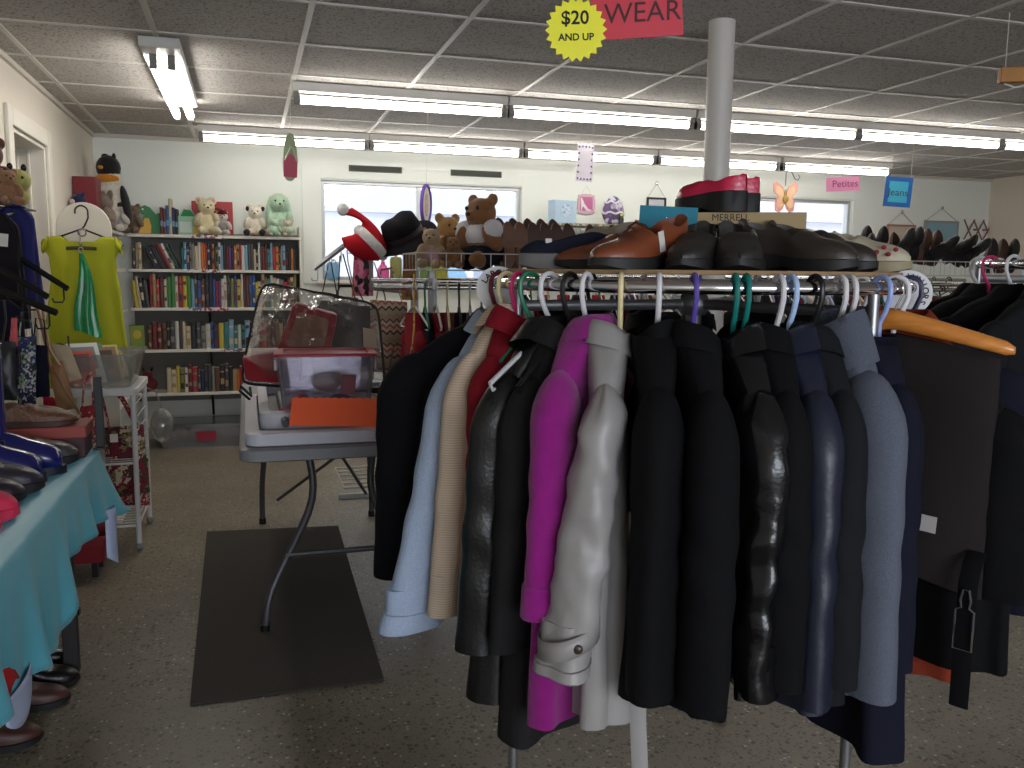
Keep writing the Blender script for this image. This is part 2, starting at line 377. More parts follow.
# ------------------------------------------------------------------ outside the back windows
g = G(); g.b2((-12, WB+.2, -.3), (24, WB+22, -.2)); struct('street_ground', g, M('pale_pavement', (205, 206, 210), .9, var=.1, vscale=.7), smooth=False)
def outhouse(x0, x1, y, h, col, label, name='house'):
    t = thing(name, label, 'building', ((x0+x1)/2, y, -.2)); w = x1-x0
    g = G(); g.b2((-w/2, 0, 0), (w/2, 4, h)); obj('wall', g, M('siding_'+str(int(x0*10)), col, .8, var=.05, vscale=2), t, smooth=False)
    g = G(); g.prism([(-w/2-.25, h), (w/2+.25, h), (0, h+.9)], 4.5, T=Matrix.Translation((0, 4.2, 0)) @ Euler((PI/2, 0, 0)).to_matrix().to_4x4()); obj('roof', g, M('pale_roof', (196, 198, 206), .8), t, smooth=False)
    k = max(2, int(w/1.6))
    for i in range(k):
        x = -w/2+(i+.5)*w/k
        g = G(); g.b2((x-.4, -.03, 1.1), (x+.4, 0, 2.2)); f = obj('window', g, M('house_window', (150, 158, 172), .3), t, smooth=False)
        g = G(); g.b2((x-.44, -.05, 1.06), (x-.38, 0, 2.24)); g.b2((x+.38, -.05, 1.06), (x+.44, 0, 2.24)); g.b2((x-.38, -.05, 2.18), (x+.38, 0, 2.24)); g.b2((x-.02, -.045, 1.1), (x+.02, -.03, 2.2)); obj('window_trim', g, WHITE, f, smooth=False)
    return t
outhouse(1.2, 7.2, 15, 2.5, (226, 228, 232), 'pale low house across the street seen through the wide back window')
outhouse(8.8, 16.5, 15.5, 2.6, (214, 216, 222), 'pale house seen through the small back window above the shoes')
t = thing('parked_truck', 'pale box truck parked outside the wide back window', 'truck', (.8, 10.2, -.2))
g = G(); g.b2((-1.2, 0, .5), (1.0, 1.6, 1.85)); obj('cargo_box', g, M('truck_white', (212, 216, 224), .5), t, smooth=False, bevel=.03)
g = G(); g.prism([(1.02, .4), (2.4, .4), (2.4, .95), (1.95, 1.05), (1.7, 1.6), (1.02, 1.6)], 1.5, T=Matrix.Translation((0, 1.55, 0)) @ Euler((PI/2, 0, 0)).to_matrix().to_4x4()); obj('cab', g, M('truck_cab', (120, 160, 190), .4), t, smooth=False, bevel=.03)
for xx in (-.6, 1.9):
    g = G(); g.cyl((xx, -.02, .35), (xx, .25, .35), .35, 24); obj('wheel', g, M('tyre', (40, 40, 42), .8), t)
# ------------------------------------------------------------------ fluorescent lights
TUBE = emit('fluorescent_tube', (255, 250, 242), 17)
HOUS = M('fixture_enamel', (206, 204, 198), .4)
SOCK = M('lampholder', (120, 118, 114), .5)
def fixture(x0, x1, y, label, group):
    L = x1-x0
    t = thing('fluorescent_light', label, 'ceiling light', ((x0+x1)/2, y, H), 0, group)
    g = G(); g.prism([(-.04, 0), (.04, 0), (.03, -.045), (-.03, -.045)], L+.03, T=Matrix.Translation((-L/2-.015, 0, -.005)) @ Matrix(((0, 0, 1, 0), (1, 0, 0, 0), (0, 1, 0, 0), (0, 0, 0, 1)))); obj('housing', g, HOUS, t, smooth=False)
    g = G(); g.cyl((-L/2+.012, 0, -.09), (L/2-.012, 0, -.09), .022, 14); obj('tube', g, TUBE, t)
    for s in (-1, 1):
        g = G(); g.b2((s*L/2-.012, -.02, -.115), (s*L/2+.012, .02, -.05)); g.cyl((s*(L/2-.02), 0, -.09), (s*(L/2+.012), 0, -.09), .024, 12); obj('lampholder', g, SOCK, t, smooth=False)
    return t
r1 = [.27, 1.465, 2.665, 3.84, 5.02]
for i, x in enumerate(r1):
    fixture(x+.01, x+1.165, 4.93, 'bare tube ceiling light, %s from the left in the row in front of the post' % ordn(i+1), 'tube lights of the near row')
for i, (a, c) in enumerate([(-.28, .865), (.90, 2.045), (2.09, 3.18), (3.22, 4.32), (4.38, 5.46)]):
    fixture(a, c, 6.56, 'bare tube ceiling light, %s from the left in the row along the back wall' % ordn(i+1), 'tube lights of the far row')
t = thing('fluorescent_light', 'two-tube ceiling light set crosswise above the bookcase aisle', 'ceiling light', (-.335, 4.9, H))
g = G(); g.b2((-.085, -.72, -.05), (.085, .72, -.004)); obj('housing', g, HOUS, t, smooth=False, bevel=.006)
for s in (-1, 1):
    g = G(); g.cyl((s*.038, -.56, -.085), (s*.038, .80, -.085), .021, 14); obj('tube', g, TUBE, t)
    for e in (-1, 1):
        g = G(); g.b2((s*.038-.016, .12+e*.70-.015, -.11), (s*.038+.016, .12+e*.70+.015, -.045)); obj('lampholder', g, SOCK, t, smooth=False)
# ------------------------------------------------------------------ vents in the back wall
VENT = M('vent_slats', (92, 96, 88), .6)
for i, (a, c) in enumerate(((.81, 1.24), (1.65, 2.09))):
    t = thing('wall_vent', ('narrow slotted air vent above the first pane of the wide back window', 'narrow slotted air vent above the sliding pane of the wide back window')[i], 'vent', ((a+c)/2, WB-.012, 2.145))
    w = (c-a)/2
    g = G(); g.b2((-w, -.012, -.025), (w, 0, -.019)); g.b2((-w, -.012, .019), (w, 0, .025)); g.b2((-w, -.012, -.019), (-w+.01, 0, .019)); g.b2((w-.01, -.012, -.019), (w, 0, .019)); g.b2((-w, -.003, -.019), (w, 0, .019)); obj('frame', g, VENT, t, smooth=False)
    g = G()
    for k in range(4): g.box((0, -.007, -.014+k*.0095), (2*w-.02, .01, .003), (.5, 0, 0))
    obj('slat', g, VENT, t, smooth=False)
# ------------------------------------------------------------------ light
w = bpy.data.worlds.new('world'); sc.world = w; w.use_nodes = True
bg = w.node_tree.nodes['Background']; bg.inputs[0].default_value = lin((245, 247, 255)); bg.inputs[1].default_value = 3.2
def area(name, loc, rot, sx, sy, power, col):
    l = bpy.data.lights.new(name, 'AREA'); l.shape = 'RECTANGLE'; l.size = sx; l.size_y = sy; l.energy = power; l.color = col
    o = bpy.data.objects.new(name, l); COL.objects.link(o); o.location = loc; o.rotation_euler = rot; return o
area('shop_window_daylight', (.9, WF-.2, 1.45), (PI/2-.08, 0, 0), 3.0, 1.4, 100, (.80, .89, 1.0))
sc.view_settings.view_transform = 'Standard'; sc.view_settings.look = 'None'; sc.view_settings.gamma = 1; sc.view_settings.exposure = 0; sc.view_settings.use_curve_mapping = False
try: sc.cycles.use_denoising = True
except Exception: pass
# ================================================================== round coat rack
RC = Vector((1.0, 1.83, 0)); RR = .46; BZ = 1.297
U = Vector((-RC.x, -RC.y, 0)).normalized(); V = Vector((-U.y, U.x, 0))   # toward the door side / along the aisle
def rdir(th): return U*math.cos(th)+V*math.sin(th)
def rack(label, rc, bz, legs, r=RR):
    t = thing('round_clothes_rack', label, 'clothes rack', rc)
    g = G(); g.tube([(r*math.cos(2*PI*k/72), r*math.sin(2*PI*k/72), bz) for k in range(72)], .0125, 14, closed=True); obj('ring_rail', g, CHROME, t)
    g = G(); g.cyl((0, 0, bz-.16), (0, 0, bz-.002), .019, 16); obj('centre_pole', g, STEEL, t)
    for a in (legs, legs-math.radians(99), legs+math.radians(118)):
        d = Vector((math.cos(a), math.sin(a), 0))
        g = G(); g.tube([d*.018+Vector((0, 0, bz-.045)), d*(r-.004)+Vector((0, 0, bz-.045)), d*r+Vector((0, 0, bz-.012))], .009, 8, flat=(.6, 1.3)); obj('spoke', g, STEEL, t)
        g = G(); g.tube([d*r+Vector((0, 0, bz-.01)), d*r+Vector((0, 0, .06)), d*(r+.0)+Vector((0, 0, .02))], .011, 10); f = obj('leg', g, STEEL, t)
        g = G(); g.lathe([(.02, 0), (.022, .015), (.012, .03)], 14, T=Matrix.Translation(d*r)); obj('foot', g, BLACKM, f)
    g = G(); g.lathe([(.028, bz-.07), (.034, bz-.06), (.034, bz-.03), (.028, bz-.02)], 20); obj('hub', g, STEEL, t)
    return t
leg0 = math.atan2(rdir(math.radians(47)).y, rdir(math.radians(47)).x)
rack('chrome round clothes rack packed with dark coats under a board of shoes', RC, BZ, leg0)
# ------------------------------------------------------------------ hangers
def plastic_hanger(mat, name, label, loc, rot, half=.205, group=None, drop=.095, tubular=True, hook=.0165, flip=1):
    """origin on top of the rail; hook, neck and shoulders lie in local x-z"""
    t = thing(name, label, 'clothes hanger', loc, rot, group)
    r = .0048
    pts = []
    R = .0125+hook*.35+r
    for k in range(15):
        a = math.radians(205-k*205/14); pts.append((R*math.cos(a)*-flip*-1, 0, R*math.sin(a)-.0125))
    nx = pts[-1][0]
    pts += [(nx, 0, -.03), (nx*.6, 0, -.055), (0, 0, -.078), (0, 0, -.108)]
    g = G(); g.tube(pts, [r*1.05]*15+[r*1.1]*4, 8); obj('hook', g, mat, t)
    g = G(); pl = []
    for s in range(-8, 9):
        x = half*s/8; pl.append((x, 0, -.105-drop*(abs(s)/8)**1.15))
    g.tube(pl, r, 8, flat=(1.25, .9)); obj('shoulder_bar', g, mat, t)
    g = G(); g.tube([(-half, 0, -.105-drop), (-half*.96, 0, -.105-drop-.012), (half*.96, 0, -.105-drop-.012), (half, 0, -.105-drop)], r*.8, 8); obj('lower_bar', g, mat, t)
    return t
def HG(nm, rgb): return M('hanger_'+nm, rgb, .38)
H_W = HG('white', (214, 212, 214)); H_C = HG('cream', (226, 210, 160)); H_P = HG('pink', (205, 50, 110)); H_G = HG('green', (30, 120, 88)); H_DG = HG('dark_green', (20, 70, 52))
H_M = HG('maroon', (110, 30, 52)); H_PU = HG('purple', (92, 72, 160)); H_T = HG('teal', (18, 116, 108)); H_B = HG('blue', (150, 168, 222)); H_K = HG('black', (24, 22, 24)); H_LB = HG('light_blue', (170, 195, 232)); H_NV = HG('navy', (34, 34, 66))
# ------------------------------------------------------------------ garments
def ss(a, p): c = math.cos(a); return math.copysign(abs(c)**p, c)
def jacket(label, cat, loc, rot, mat, name='coat', L=.72, half=.165, hem=.19, th=.034, sleeve=.46, sr=.042, cuff=.037, lean=.03, slope=.11, collar='fold', lining=None, folds=1.0, seed=1, sides=(1, -1), cuffmat=None, cmat=None, neckz=-.088, fold_n=5, hemdrop=0, group=None, yb=0.0, sy=0.0, crinkle=0, collar_h=.020, cuff_h=.1, asp=1.35):
    """hanging garment; local +x points away from the rack (shoulder line), +-y is its front and back"""
    t = thing(name, label, cat, loc, rot, group)
    z0 = neckz-.012; zs = z0-slope
    def wrap(p, amp):
        n = fnoise((p[0]*9, p[1]*7, p[2]*2.2), 1.0, seed)
        n2 = fnoise((p[0]*26, p[1]*22, p[2]*9), 1.0, seed+3)
        return Vector((p[0]+n*amp*.5+n2*amp*.22, p[1]+n*amp+n2*amp*.35, p[2]))
    lv = [(z0, .05, .042), (z0-.006, .062, .044), (z0-.018, half*.45, .044), (z0-slope*.35, half*.63, .041), (z0-slope*.68, half*.85, .038), (zs, half*.99, .034), (zs-.03, half*1.02, .035), (zs-.06, half*1.0, th*.95)]
    zb = -L; n = 22
    for k in range(1, n+1):
        u = k/n; z = zs-.06+(zb-(zs-.06))*u
        lv.append((z, half+(hem-half)*u**.8, th*(.95+.35*u)))
    rings = []
    for i, (z, a, b) in enumerate(lv):
        ring = []; dz = max(0, (zs-.05-z)/(zs-.05-zb)) if z < zs-.05 else 0
        for k in range(52):
            ang = 2*PI*k/52; x = a*ss(ang, .9); y = b*ss(ang-PI/2, .62)
            w = math.sin(fold_n*ang+seed*1.7+1.3*math.sin(3*z+seed))*.012*dz**.8*folds
            p = Vector((x+w*.5*math.cos(ang), y+w*math.copysign(1, math.sin(ang)+1e-6)*min(1, abs(math.sin(ang))*2)+yb*dz, z+hemdrop*dz*x/half))
            ring.append(wrap(p, .007*(.3+dz)*folds))
        rings.append(ring)
    last = rings[-1]; inn = [Vector((p.x*.95, p.y*.82+yb*.18, p.z+.004)) for p in last]; inn2 = [Vector((p.x*.95, p.y*.82+yb*.18, p.z+.07)) for p in last]
    g = G(); g.loft(rings+[inn, inn2], (False, False)); obj('body', g, mat, t, ang=60)
    for s in sides:
        path = []; rad = []; m = 30
        for k in range(m+1):
            u = k/m
            x = half-.022+.02*min(1, u*6)+lean*u**1.2; z = zs+.012-(sleeve+.012)*u
            path.append(Vector((s*x, (yb*.4+sy)*u**1.3, z)))
            r1 = sr*(.62+.38*min(1, u*9)**.7) if u < .12 else sr+(cuff-sr)*((u-.12)/.88)
            rad.append(r1)
        rg = []
        for i, p in enumerate(path):
            u = i/m; ring = []
            for k in range(28):
                ang = 2*PI*k/28
                ca, sa = math.cos(ang), math.sin(ang)
                cr = .0035*math.sin(3*ang+2.2*u+seed)*min(1, u*3)*folds                    # folds running down the sleeve
                cr += math.sin(30*u+2.6*math.sin(ang+seed)+seed)*.0024*(math.exp(-((u-.52)/.16)**2)+.25*(u > .2))*folds
                if crinkle:
                    cr += crinkle*fnoise((ca*1.6, sa*1.6, u*13), 1, seed+9)
                rx = rad[i]*asp+cr; ry = rad[i]*.92+cr
                q = p+Vector((rx*ca, ry*sa, (.02*ca*s if u > .9 else 0)*(u-.9)*10*0)); ring.append(wrap(q, .006*folds))
            rg.append(ring)
        c0 = path[0]+Vector((-s*.012, 0, .012))
        rg = [[c0+(p-c0)*.3+Vector((0, 0, .010)) for p in rg[0]], [c0+(p-c0)*.75+Vector((0, 0, .007)) for p in rg[0]]]+rg
        e = rg[-1]; ec = sum(e, Vector())/len(e)
        rg += [[ec+(p-ec)*.88+Vector((0, 0, .002)) for p in e], [ec+(p-ec)*.82+Vector((0, 0, .09)) for p in e]]
        g = G(); g.loft(rg, (True, True)); sl = obj('sleeve', g, mat, t, ang=60)
        if cuffmat:
            band = []; e1 = len(rg)-3; e0 = e1-max(1, int(m*cuff_h))
            for j, q in ((e0, .98), (e0, 1.09), (e0+1, 1.12)): 
                c = sum(rg[j], Vector())/len(rg[j]); band.append([c+(p-c)*q for p in rg[j]])
            for j, q, dz in ((e1, 1.12, 0), (e1, 1.07, -.004), (e1, .97, .0)):
                c = sum(rg[j], Vector())/len(rg[j]); band.append([c+(p-c)*q+Vector((0, 0, dz)) for p in rg[j]])
            g = G(); g.loft(band, (False, False)); obj('cuff', g, cuffmat, sl, ang=60)
    cm = cmat or mat
    if collar in ('fold', 'stand', 'big'):
        ft = 1 if seed % 2 else -1; h = collar_h*(1.35 if collar == 'big' else 1); rr = []
        prof = [(.050, .038, z0-.015), (.047, .036, z0+h*.4), (.045, .036, z0+h*.8)]
        if collar != 'stand': prof += [(.049, .040, z0+h*.85), (.062, .047, z0+h*.2), (.088 if collar != 'big' else .11, .052, z0-h*1.3-(.03 if collar == 'big' else 0))]
        else: prof += [(.05, .031, z0+h), (.054, .032, z0+h*.4), (.056, .032, z0-.012)]
        for a, b, z in prof:
            rr.append([wrap((a*ss(2*PI*k/36, .9), b*ss(2*PI*k/36-PI/2, .8), z+.006*math.cos(2*(2*PI*k/36))-.016*math.sin(2*PI*k/36)*ft), .003) for k in range(36)])
        g = G(); g.loft(rr, (False, False)); obj('collar', g, cm, t, ang=70)
    return t
def at(th, rad=RR, rc=RC, bz=BZ):
    th = math.radians(th); d = rdir(th); return (rc.x+d.x*rad, rc.y+d.y*rad, bz+.0125), math.atan2(d.y, d.x)
# fabrics
def FAB(n, rgb, rough=.85, bump=.35, scale=600, **k): return M(n, rgb, rough, bump=bump, bscale=scale, spec=.18, **k)
def LEA(n, rgb, rough=.34, **k): return M(n, rgb, rough, bump=.22, bscale=130, spec=.55, **k)
F_NAVY = FAB('black_wool', (13, 13, 18)); F_BLK = FAB('black_cloth', (10, 10, 12)); F_BLK2 = FAB('soft_black_cloth', (13, 13, 16), .9); F_CHAR = FAB('charcoal_cloth', (34, 32, 33))
F_DEN = FAB('pale_denim', (164, 178, 202), .85, .5, 420, var=.12, vscale=300); F_GDEN = FAB('grey_denim', (88, 93, 106), .85, .5, 420, var=.14, vscale=320)
F_BEI = MP('beige_rib_knit', [(196, 174, 152), (208, 188, 166), (184, 162, 140)], 'wave', 60, .85, axis='Z', bump=.4)
F_RED = FAB('red_cloth', (126, 20, 34)); F_MAG = FAB('magenta_suede', (136, 24, 116), .95, .5, 300, sheen=.25, var=.08, vscale=30)
F_TRE = M('grey_trench_satin', (150, 146, 144), .42, bump=.25, bscale=30, var=.03, vscale=8)
L_BLK = LEA('black_leather', (11, 11, 13)); L_BLU = LEA('black_blue_leather', (22, 28, 46), .42); L_SHI = LEA('shiny_black_leather', (15, 15, 18), .24)
F_NVY = FAB('dark_navy_cloth', (19, 21, 36)); F_BRN = FAB('dark_brown_cloth', (36, 31, 31), .9, .4, 500); F_RST = FAB('rust_cloth', (130, 52, 32), .9); F_DG = FAB('dark_slate_cloth', (24, 25, 28))
def put(ang_, fn, *a, tw=0, **k):
    loc, rot = at(ang_); d = rdir(math.radians(ang_+tw)); return fn(*a, loc=loc, rot=math.atan2(d.y, d.x), **k)
def hang(ang_, mat, col, what, half=.115, off=0, tw=0, **k):
    loc, rot = at(ang_+off); d_ = rdir(math.radians(ang_+tw)); rot = math.atan2(d_.y, d_.x); return plastic_hanger(mat, 'clothes_hanger', '%s plastic hanger carrying the %s' % (col, what), loc, rot, half, **k)
hang(-80, H_DG, 'dark green', 'black coat at the aisle end of the rack', .18)
put(-80, jacket, 'long black wool coat at the aisle end of the round rack', 'coat', mat=F_NAVY, L=.70, half=.215, hem=.225, sleeve=.52, sr=.052, lean=.03, cuff=.046, seed=2, th=.05)
hang(-70, H_M, 'maroon', 'pale blue denim jacket', tw=31)
den = put(-70, jacket, tw=31, label='pale blue denim jacket with a small white embroidered motif on the sleeve', cat='jacket', mat=F_DEN, name='denim_jacket', L=.66, half=0.118, hem=.16, sleeve=.555, sr=.048, cuff=.05, lean=0.125, seed=5, cuffmat=F_DEN, slope=.10, cuff_h=.07)
hang(-60, H_C, 'cream', 'beige ribbed cardigan', .10, tw=20)
put(-58, jacket, tw=18, label='beige fine-ribbed cardigan between the denim jacket and the red shirt', cat='cardigan', mat=F_BEI, name='cardigan', L=.66, half=0.108, hem=.15, sleeve=.53, sr=.04, cuff=.03, lean=0.06, seed=8, folds=.6, slope=.10, neckz=-.07)
hang(-52, H_P, 'hot pink', 'red shirt', .10, tw=28)
put(-52, jacket, tw=28, label='dark red shirt with a folded collar beside the beige cardigan', cat='shirt', mat=F_RED, name='shirt', L=.62, half=0.1, hem=.15, sleeve=0.36, sr=.04, cuff=.035, lean=.02, seed=11, slope=.10, neckz=-.07)
hang(-46, H_G, 'bright green', 'black leather coat behind the red shirt', .10)
put(-38, jacket, tw=-5, label='black leather coat hanging between the red shirt and the grey jacket', cat='coat', mat=L_BLK, name='leather_coat', L=.84, half=0.112, hem=.18, sleeve=.52, sr=.048, cuff=.042, lean=.045, seed=14)
hang(-38, H_W, 'white', 'charcoal jacket next to the magenta coat', .15)
put(-31.5, jacket, tw=0, label='charcoal grey jacket tucked beside the magenta coat', cat='jacket', mat=F_CHAR, name='jacket', L=.90, half=0.122, hem=.17, sleeve=.49, sr=.042, cuff=.04, lean=.035, seed=17)
hang(-31, H_K, 'black', 'magenta coat, beside a thick white one', .15)
hang(-26, H_W, 'thick white', 'magenta coat', tw=9)
put(-25, jacket, tw=9, label='bright magenta suede coat with turned-back fringed cuffs', cat='coat', mat=F_MAG, name='suede_coat', L=.81, half=0.155, hem=.21, sleeve=.405, sr=.045, cuff=.036, lean=.03, seed=20, cuffmat=F_MAG, th=.04, folds=.8, neckz=-.08, slope=.10, cuff_h=.16)
hang(-17, H_C, 'pale cream', 'light grey trench coat', tw=21)
tr = put(-20, jacket, tw=24, label='light grey satin trench coat with buttoned cuff straps', cat='coat', mat=F_TRE, name='trench_coat', L=.80, half=.165, hem=.185, sleeve=.47, sr=.045, cuff=.05, lean=.02, sy=-.06, seed=23, th=.045, folds=1.4, cuffmat=F_TRE, cuff_h=.03, crinkle=.010, fold_n=7)
hang(-8, H_W, 'flat white', 'black coat beside the trench coat', tw=13)
put(-8.5, jacket, tw=14, label='matt black coat with a stand collar directly beside the grey trench coat', cat='coat', mat=F_BLK, L=.74, half=.17, hem=.18, sleeve=.50, sr=.048, cuff=.046, lean=.01, seed=26, collar='stand')
hang(0, H_PU, 'purple', 'second black coat', tw=11)
put(0.5, jacket, tw=11, label='soft black coat on the purple hanger', cat='coat', mat=F_BLK2, L=.75, half=.17, hem=.18, sleeve=.51, sr=.048, cuff=.046, lean=.01, seed=29)
hang(9, H_T, 'teal', 'shiny black leather jacket'); hang(11.5, H_T, 'second teal', 'shiny black leather jacket')
put(10.5, jacket, tw=3, label='shiny black leather jacket with creased glossy sleeve', cat='jacket', mat=L_SHI, name='leather_jacket', L=.71, half=.16, hem=.18, sleeve=.48, sr=.046, cuff=.042, lean=.02, seed=32, crinkle=.012, folds=1.3)
hang(19, H_W, 'bright white', 'plain black jacket'); hang(20.5, H_LB, 'pale blue', 'blue-black leather coat', off=1.5)
put(17, jacket, tw=-6, label='plain black jacket between two leather coats', cat='jacket', mat=F_BLK, name='jacket', L=.70, half=.16, hem=.18, sleeve=.47, sr=.042, cuff=.04, lean=.01, seed=35)
put(22.5, jacket, tw=-9, label='long blue-black leather coat with smooth sleeve', cat='coat', mat=L_BLU, name='leather_coat', L=.74, half=.16, hem=.18, sleeve=.50, sr=.044, cuff=.042, lean=.015, seed=38)
hang(28, H_K, 'thin black', 'dark slate jacket')
put(27.5, jacket, tw=-9, label='dark slate jacket with pointed collar before the grey denim coat', cat='jacket', mat=F_DG, name='jacket', L=.73, half=.145, hem=.17, sleeve=.48, sr=.04, cuff=.038, lean=.01, seed=41)
hang(35, H_W, 'heavy white', 'grey denim coat', tw=-14); hang(38, H_W, 'second heavy white', 'grey denim coat', tw=-16)
put(35, jacket, tw=-14, label='grey blue denim coat with wide lapel and long sleeve', cat='coat', mat=F_GDEN, name='denim_coat', L=.73, half=.13, hem=.16, sleeve=.53, sr=0.052, cuff=0.052, lean=.03, seed=44, collar='big', folds=.7, slope=.10, neckz=-.07, sy=.0)
hang(50, H_B, 'periwinkle blue', 'dark navy jacket', .06, tw=-16)
put(46, jacket, tw=-20, label='dark navy jacket with long hem behind the grey denim coat', cat='jacket', mat=F_NVY, name='jacket', L=.90, half=0.1, hem=.14, sleeve=.5, sr=.042, cuff=.04, lean=.01, seed=47, collar='none')
hang(58, H_W, 'chunky white', 'rust shirt', tw=10)
put(65, jacket, 'rust red shirt under the wooden hanger', 'shirt', mat=F_RST, name='shirt', L=.80, half=.13, hem=.14, sleeve=.46, sr=.036, cuff=.034, lean=.0, seed=50, collar='fold', neckz=-.07, slope=.08)
hang(82, H_NV, 'navy', 'navy coat beyond the wooden hanger')
put(84, jacket, 'navy coat hanging beyond the dark brown folded trousers', 'coat', mat=F_NVY, L=.74, half=.22, hem=.23, sleeve=.5, sr=.05, lean=.03, seed=53)
# coats on the back half of the ring
bk = [F_BLK, F_NAVY, F_CHAR, F_BLK2, F_NVY, F_BLK, F_DG, F_BLK, F_NAVY]
hk = [H_W, H_W, H_K, H_W, H_B, H_W, H_K, H_W, H_W]
nm = ['black', 'blue-black', 'charcoal', 'soft black', 'navy', 'plain black', 'dark slate', 'dull black', 'dark']
for i in range(9):
    th = 98+i*20
    hang(th, hk[i], ['white', 'white', 'black', 'white', 'blue', 'white', 'black', 'white', 'white'][i], '%s coat on the far side' % nm[i], .155)
    put(th, jacket, '%s coat, %s along the far side of the round rack' % (nm[i], ordn(i+1)), 'coat', mat=bk[i], L=.70, half=.16, hem=.18, sleeve=.45, sr=.045, lean=.02, seed=60+i, group='coats on the far side of the round rack')
# details: embroidery, cuff straps, tags
sl = [c for c in den.children if c.name.startswith('sleeve')][0]
g = G(); z = -.50
pts = [(.25+.0+.012*math.sin(k*1.3), -.052+.004*math.cos(k), z+.02*math.cos(k*2.1)) for k in range(14)]
for q in range(3):
    g.tube([(.142+.014*math.sin(k*1.7+q), .0465, -.31-.016*q+.010*math.cos(k*2.3+q)) for k in range(10)], .0016, 5)
obj('embroidery', g, M('white_thread', (225, 228, 232), .8), den)
sl = [c for c in tr.children if c.name.startswith('sleeve')][0]
g = G(); zc = -.625; sx = .183; yc = -.052
g.loft([[(sx+.074*math.cos(a), yc+.054*math.sin(a)-.0*dz, zc+dz+.018*math.sin(a)) for a in [2*PI*k/32 for k in range(32)]] for dz in (-.018, .018)], (False, False)); st = obj('cuff_strap', g, F_TRE, tr, solid=.003)
g = G(); g.ell((sx+.070, yc+.02, zc+.003), (.005, .009, .009), 14, 8); obj('button', g, M('horn_button', (60, 50, 44), .3), st)
g = G(); g.tube([(.10, .05, -.42), (.13, .068, -.50), (.15, .075, -.80), (.16, .082, -.90)], .015, 8, flat=(.2, 1)); obj('belt_end', g, F_TRE, tr)
# wooden hanger with folded dark brown trousers
loc, rot = at(57); rot += .02
wt = thing('wooden_hanger', 'broad orange wooden hanger at the end of the round rack', 'clothes hanger', loc, rot)
WOOD = MP('hanger_wood', [(222, 144, 64), (206, 128, 54), (230, 154, 74)], 'noise', 9, .35, coat=.4, mapscale=(1, 6, 6))
g = G(); rings = []
for k in range(-16, 17):
    u = k/16; x = .212*u; z = -.072-.05*abs(u)**1.2; w = .014*(1-.25*abs(u)); h = .021-.008*abs(u)
    if abs(k) == 16: w *= .5; h *= .55
    rings.append([(x, w*math.cos(2*PI*q/14)+.03*u*u, z+h*math.sin(2*PI*q/14)) for q in range(14)])
g.loft(rings); obj('shoulder_bar', g, WOOD, wt)
g = G(); g.tube([(-.019, 0, -.012), (-.016, 0, .002), (0, 0, .008), (.016, 0, 0), (.018, 0, -.02), (.006, 0, -.045), (0, 0, -.07)], .0022, 8); obj('hook', g, CHROME, wt)
# folded trousers over it
def sheet_panel(name, mat, parent, xa, xb, ztop, zbot, y0, y1, wav=.006, seed=0, slant=0):
    def fn(u, v):
        x = xa+(xb-xa)*u; zt = ztop-.085*abs(min(1, abs(x)/.235))**1.25*.7
        z = zt+(zbot+slant*(u-.5)-zt)*v
        bulge = .5*(1-math.cos(min(1, v*9)*PI))
        y = (y0+y1)/2+(y1-y0)*bulge+wav*math.sin(u*9+seed+v*2)*v+.01*fnoise((x*9, z*4, seed))
        return (x, y, z)
    return fn
tt = thing('folded_trousers', 'dark brown trousers folded over the wooden hanger with a small white label', 'trousers', loc, rot)
g = G()
prof = []
for k in range(0, 29):
    v = k/28; prof.append(v)
rings = []
for k in range(29):
    v = k/28; z = -.098-.44*v; ring = []
    th = .018+.018*min(1, v*6)
    for q in range(44):
        a = 2*PI*q/44; x = .008+.185*ss(a, .55)
        zz = z-(.05*(abs(x)/.235)**1.2)*(1-v*.6)-.05*v*(x/.2)
        y = th*ss(a-PI/2, .6)*(1.0 if k else .5)+.03*(x/.235)**2+.008*math.sin(x*28+v*3)*v+.008*fnoise((x*8, zz*5, 3))
        ring.append((x, y, zz))
    rings.append(ring)
g.loft(rings); obj('folded_legs', g, F_BRN, tt, ang=60)
g = G(); g.box((.095, -.0475, -.455), (.055, .002, .032), (0, .05, 0)); obj('white_label', g, M('cloth_label', (186, 180, 178), .7), tt, smooth=False)
# suspender clip hanging below
loc2, rot2 = at(57)
bt = thing('hanging_suspenders', 'black suspender strap with a metal clip below the folded trousers', 'suspenders', loc2, rot2)
g = G(); g.tube([(.19, -.012, -.50), (.19, -.04, -.515), (.19, -.056, -.55), (.19, -.058, -.79)], .017, 8, flat=(1, .12)); obj('strap', g, F_BLK2, bt)
g = G(); g.tube([(x_+.055, -.064, z_+.10) for x_, z_ in ((.119, -.73), (.119, -.70), (.128, -.695), (.126, -.68), (.130, -.66), (.14, -.66), (.144, -.68), (.142, -.695), (.151, -.70), (.151, -.73), (.151, -.775), (.119, -.775), (.119, -.73))], .0022, 6); obj('clip', g, CHROME, bt)
# small garments under/behind the trousers
lb_, rb_ = at(62, RR+.085); jacket('black blouse with cropped hem below the folded trousers', 'blouse', (lb_[0], lb_[1], lb_[2]-.05), rb_, F_BLK, name='blouse', L=.70, half=.13, hem=.15, sleeve=.34, sr=.045, lean=.01, seed=57, th=.03)
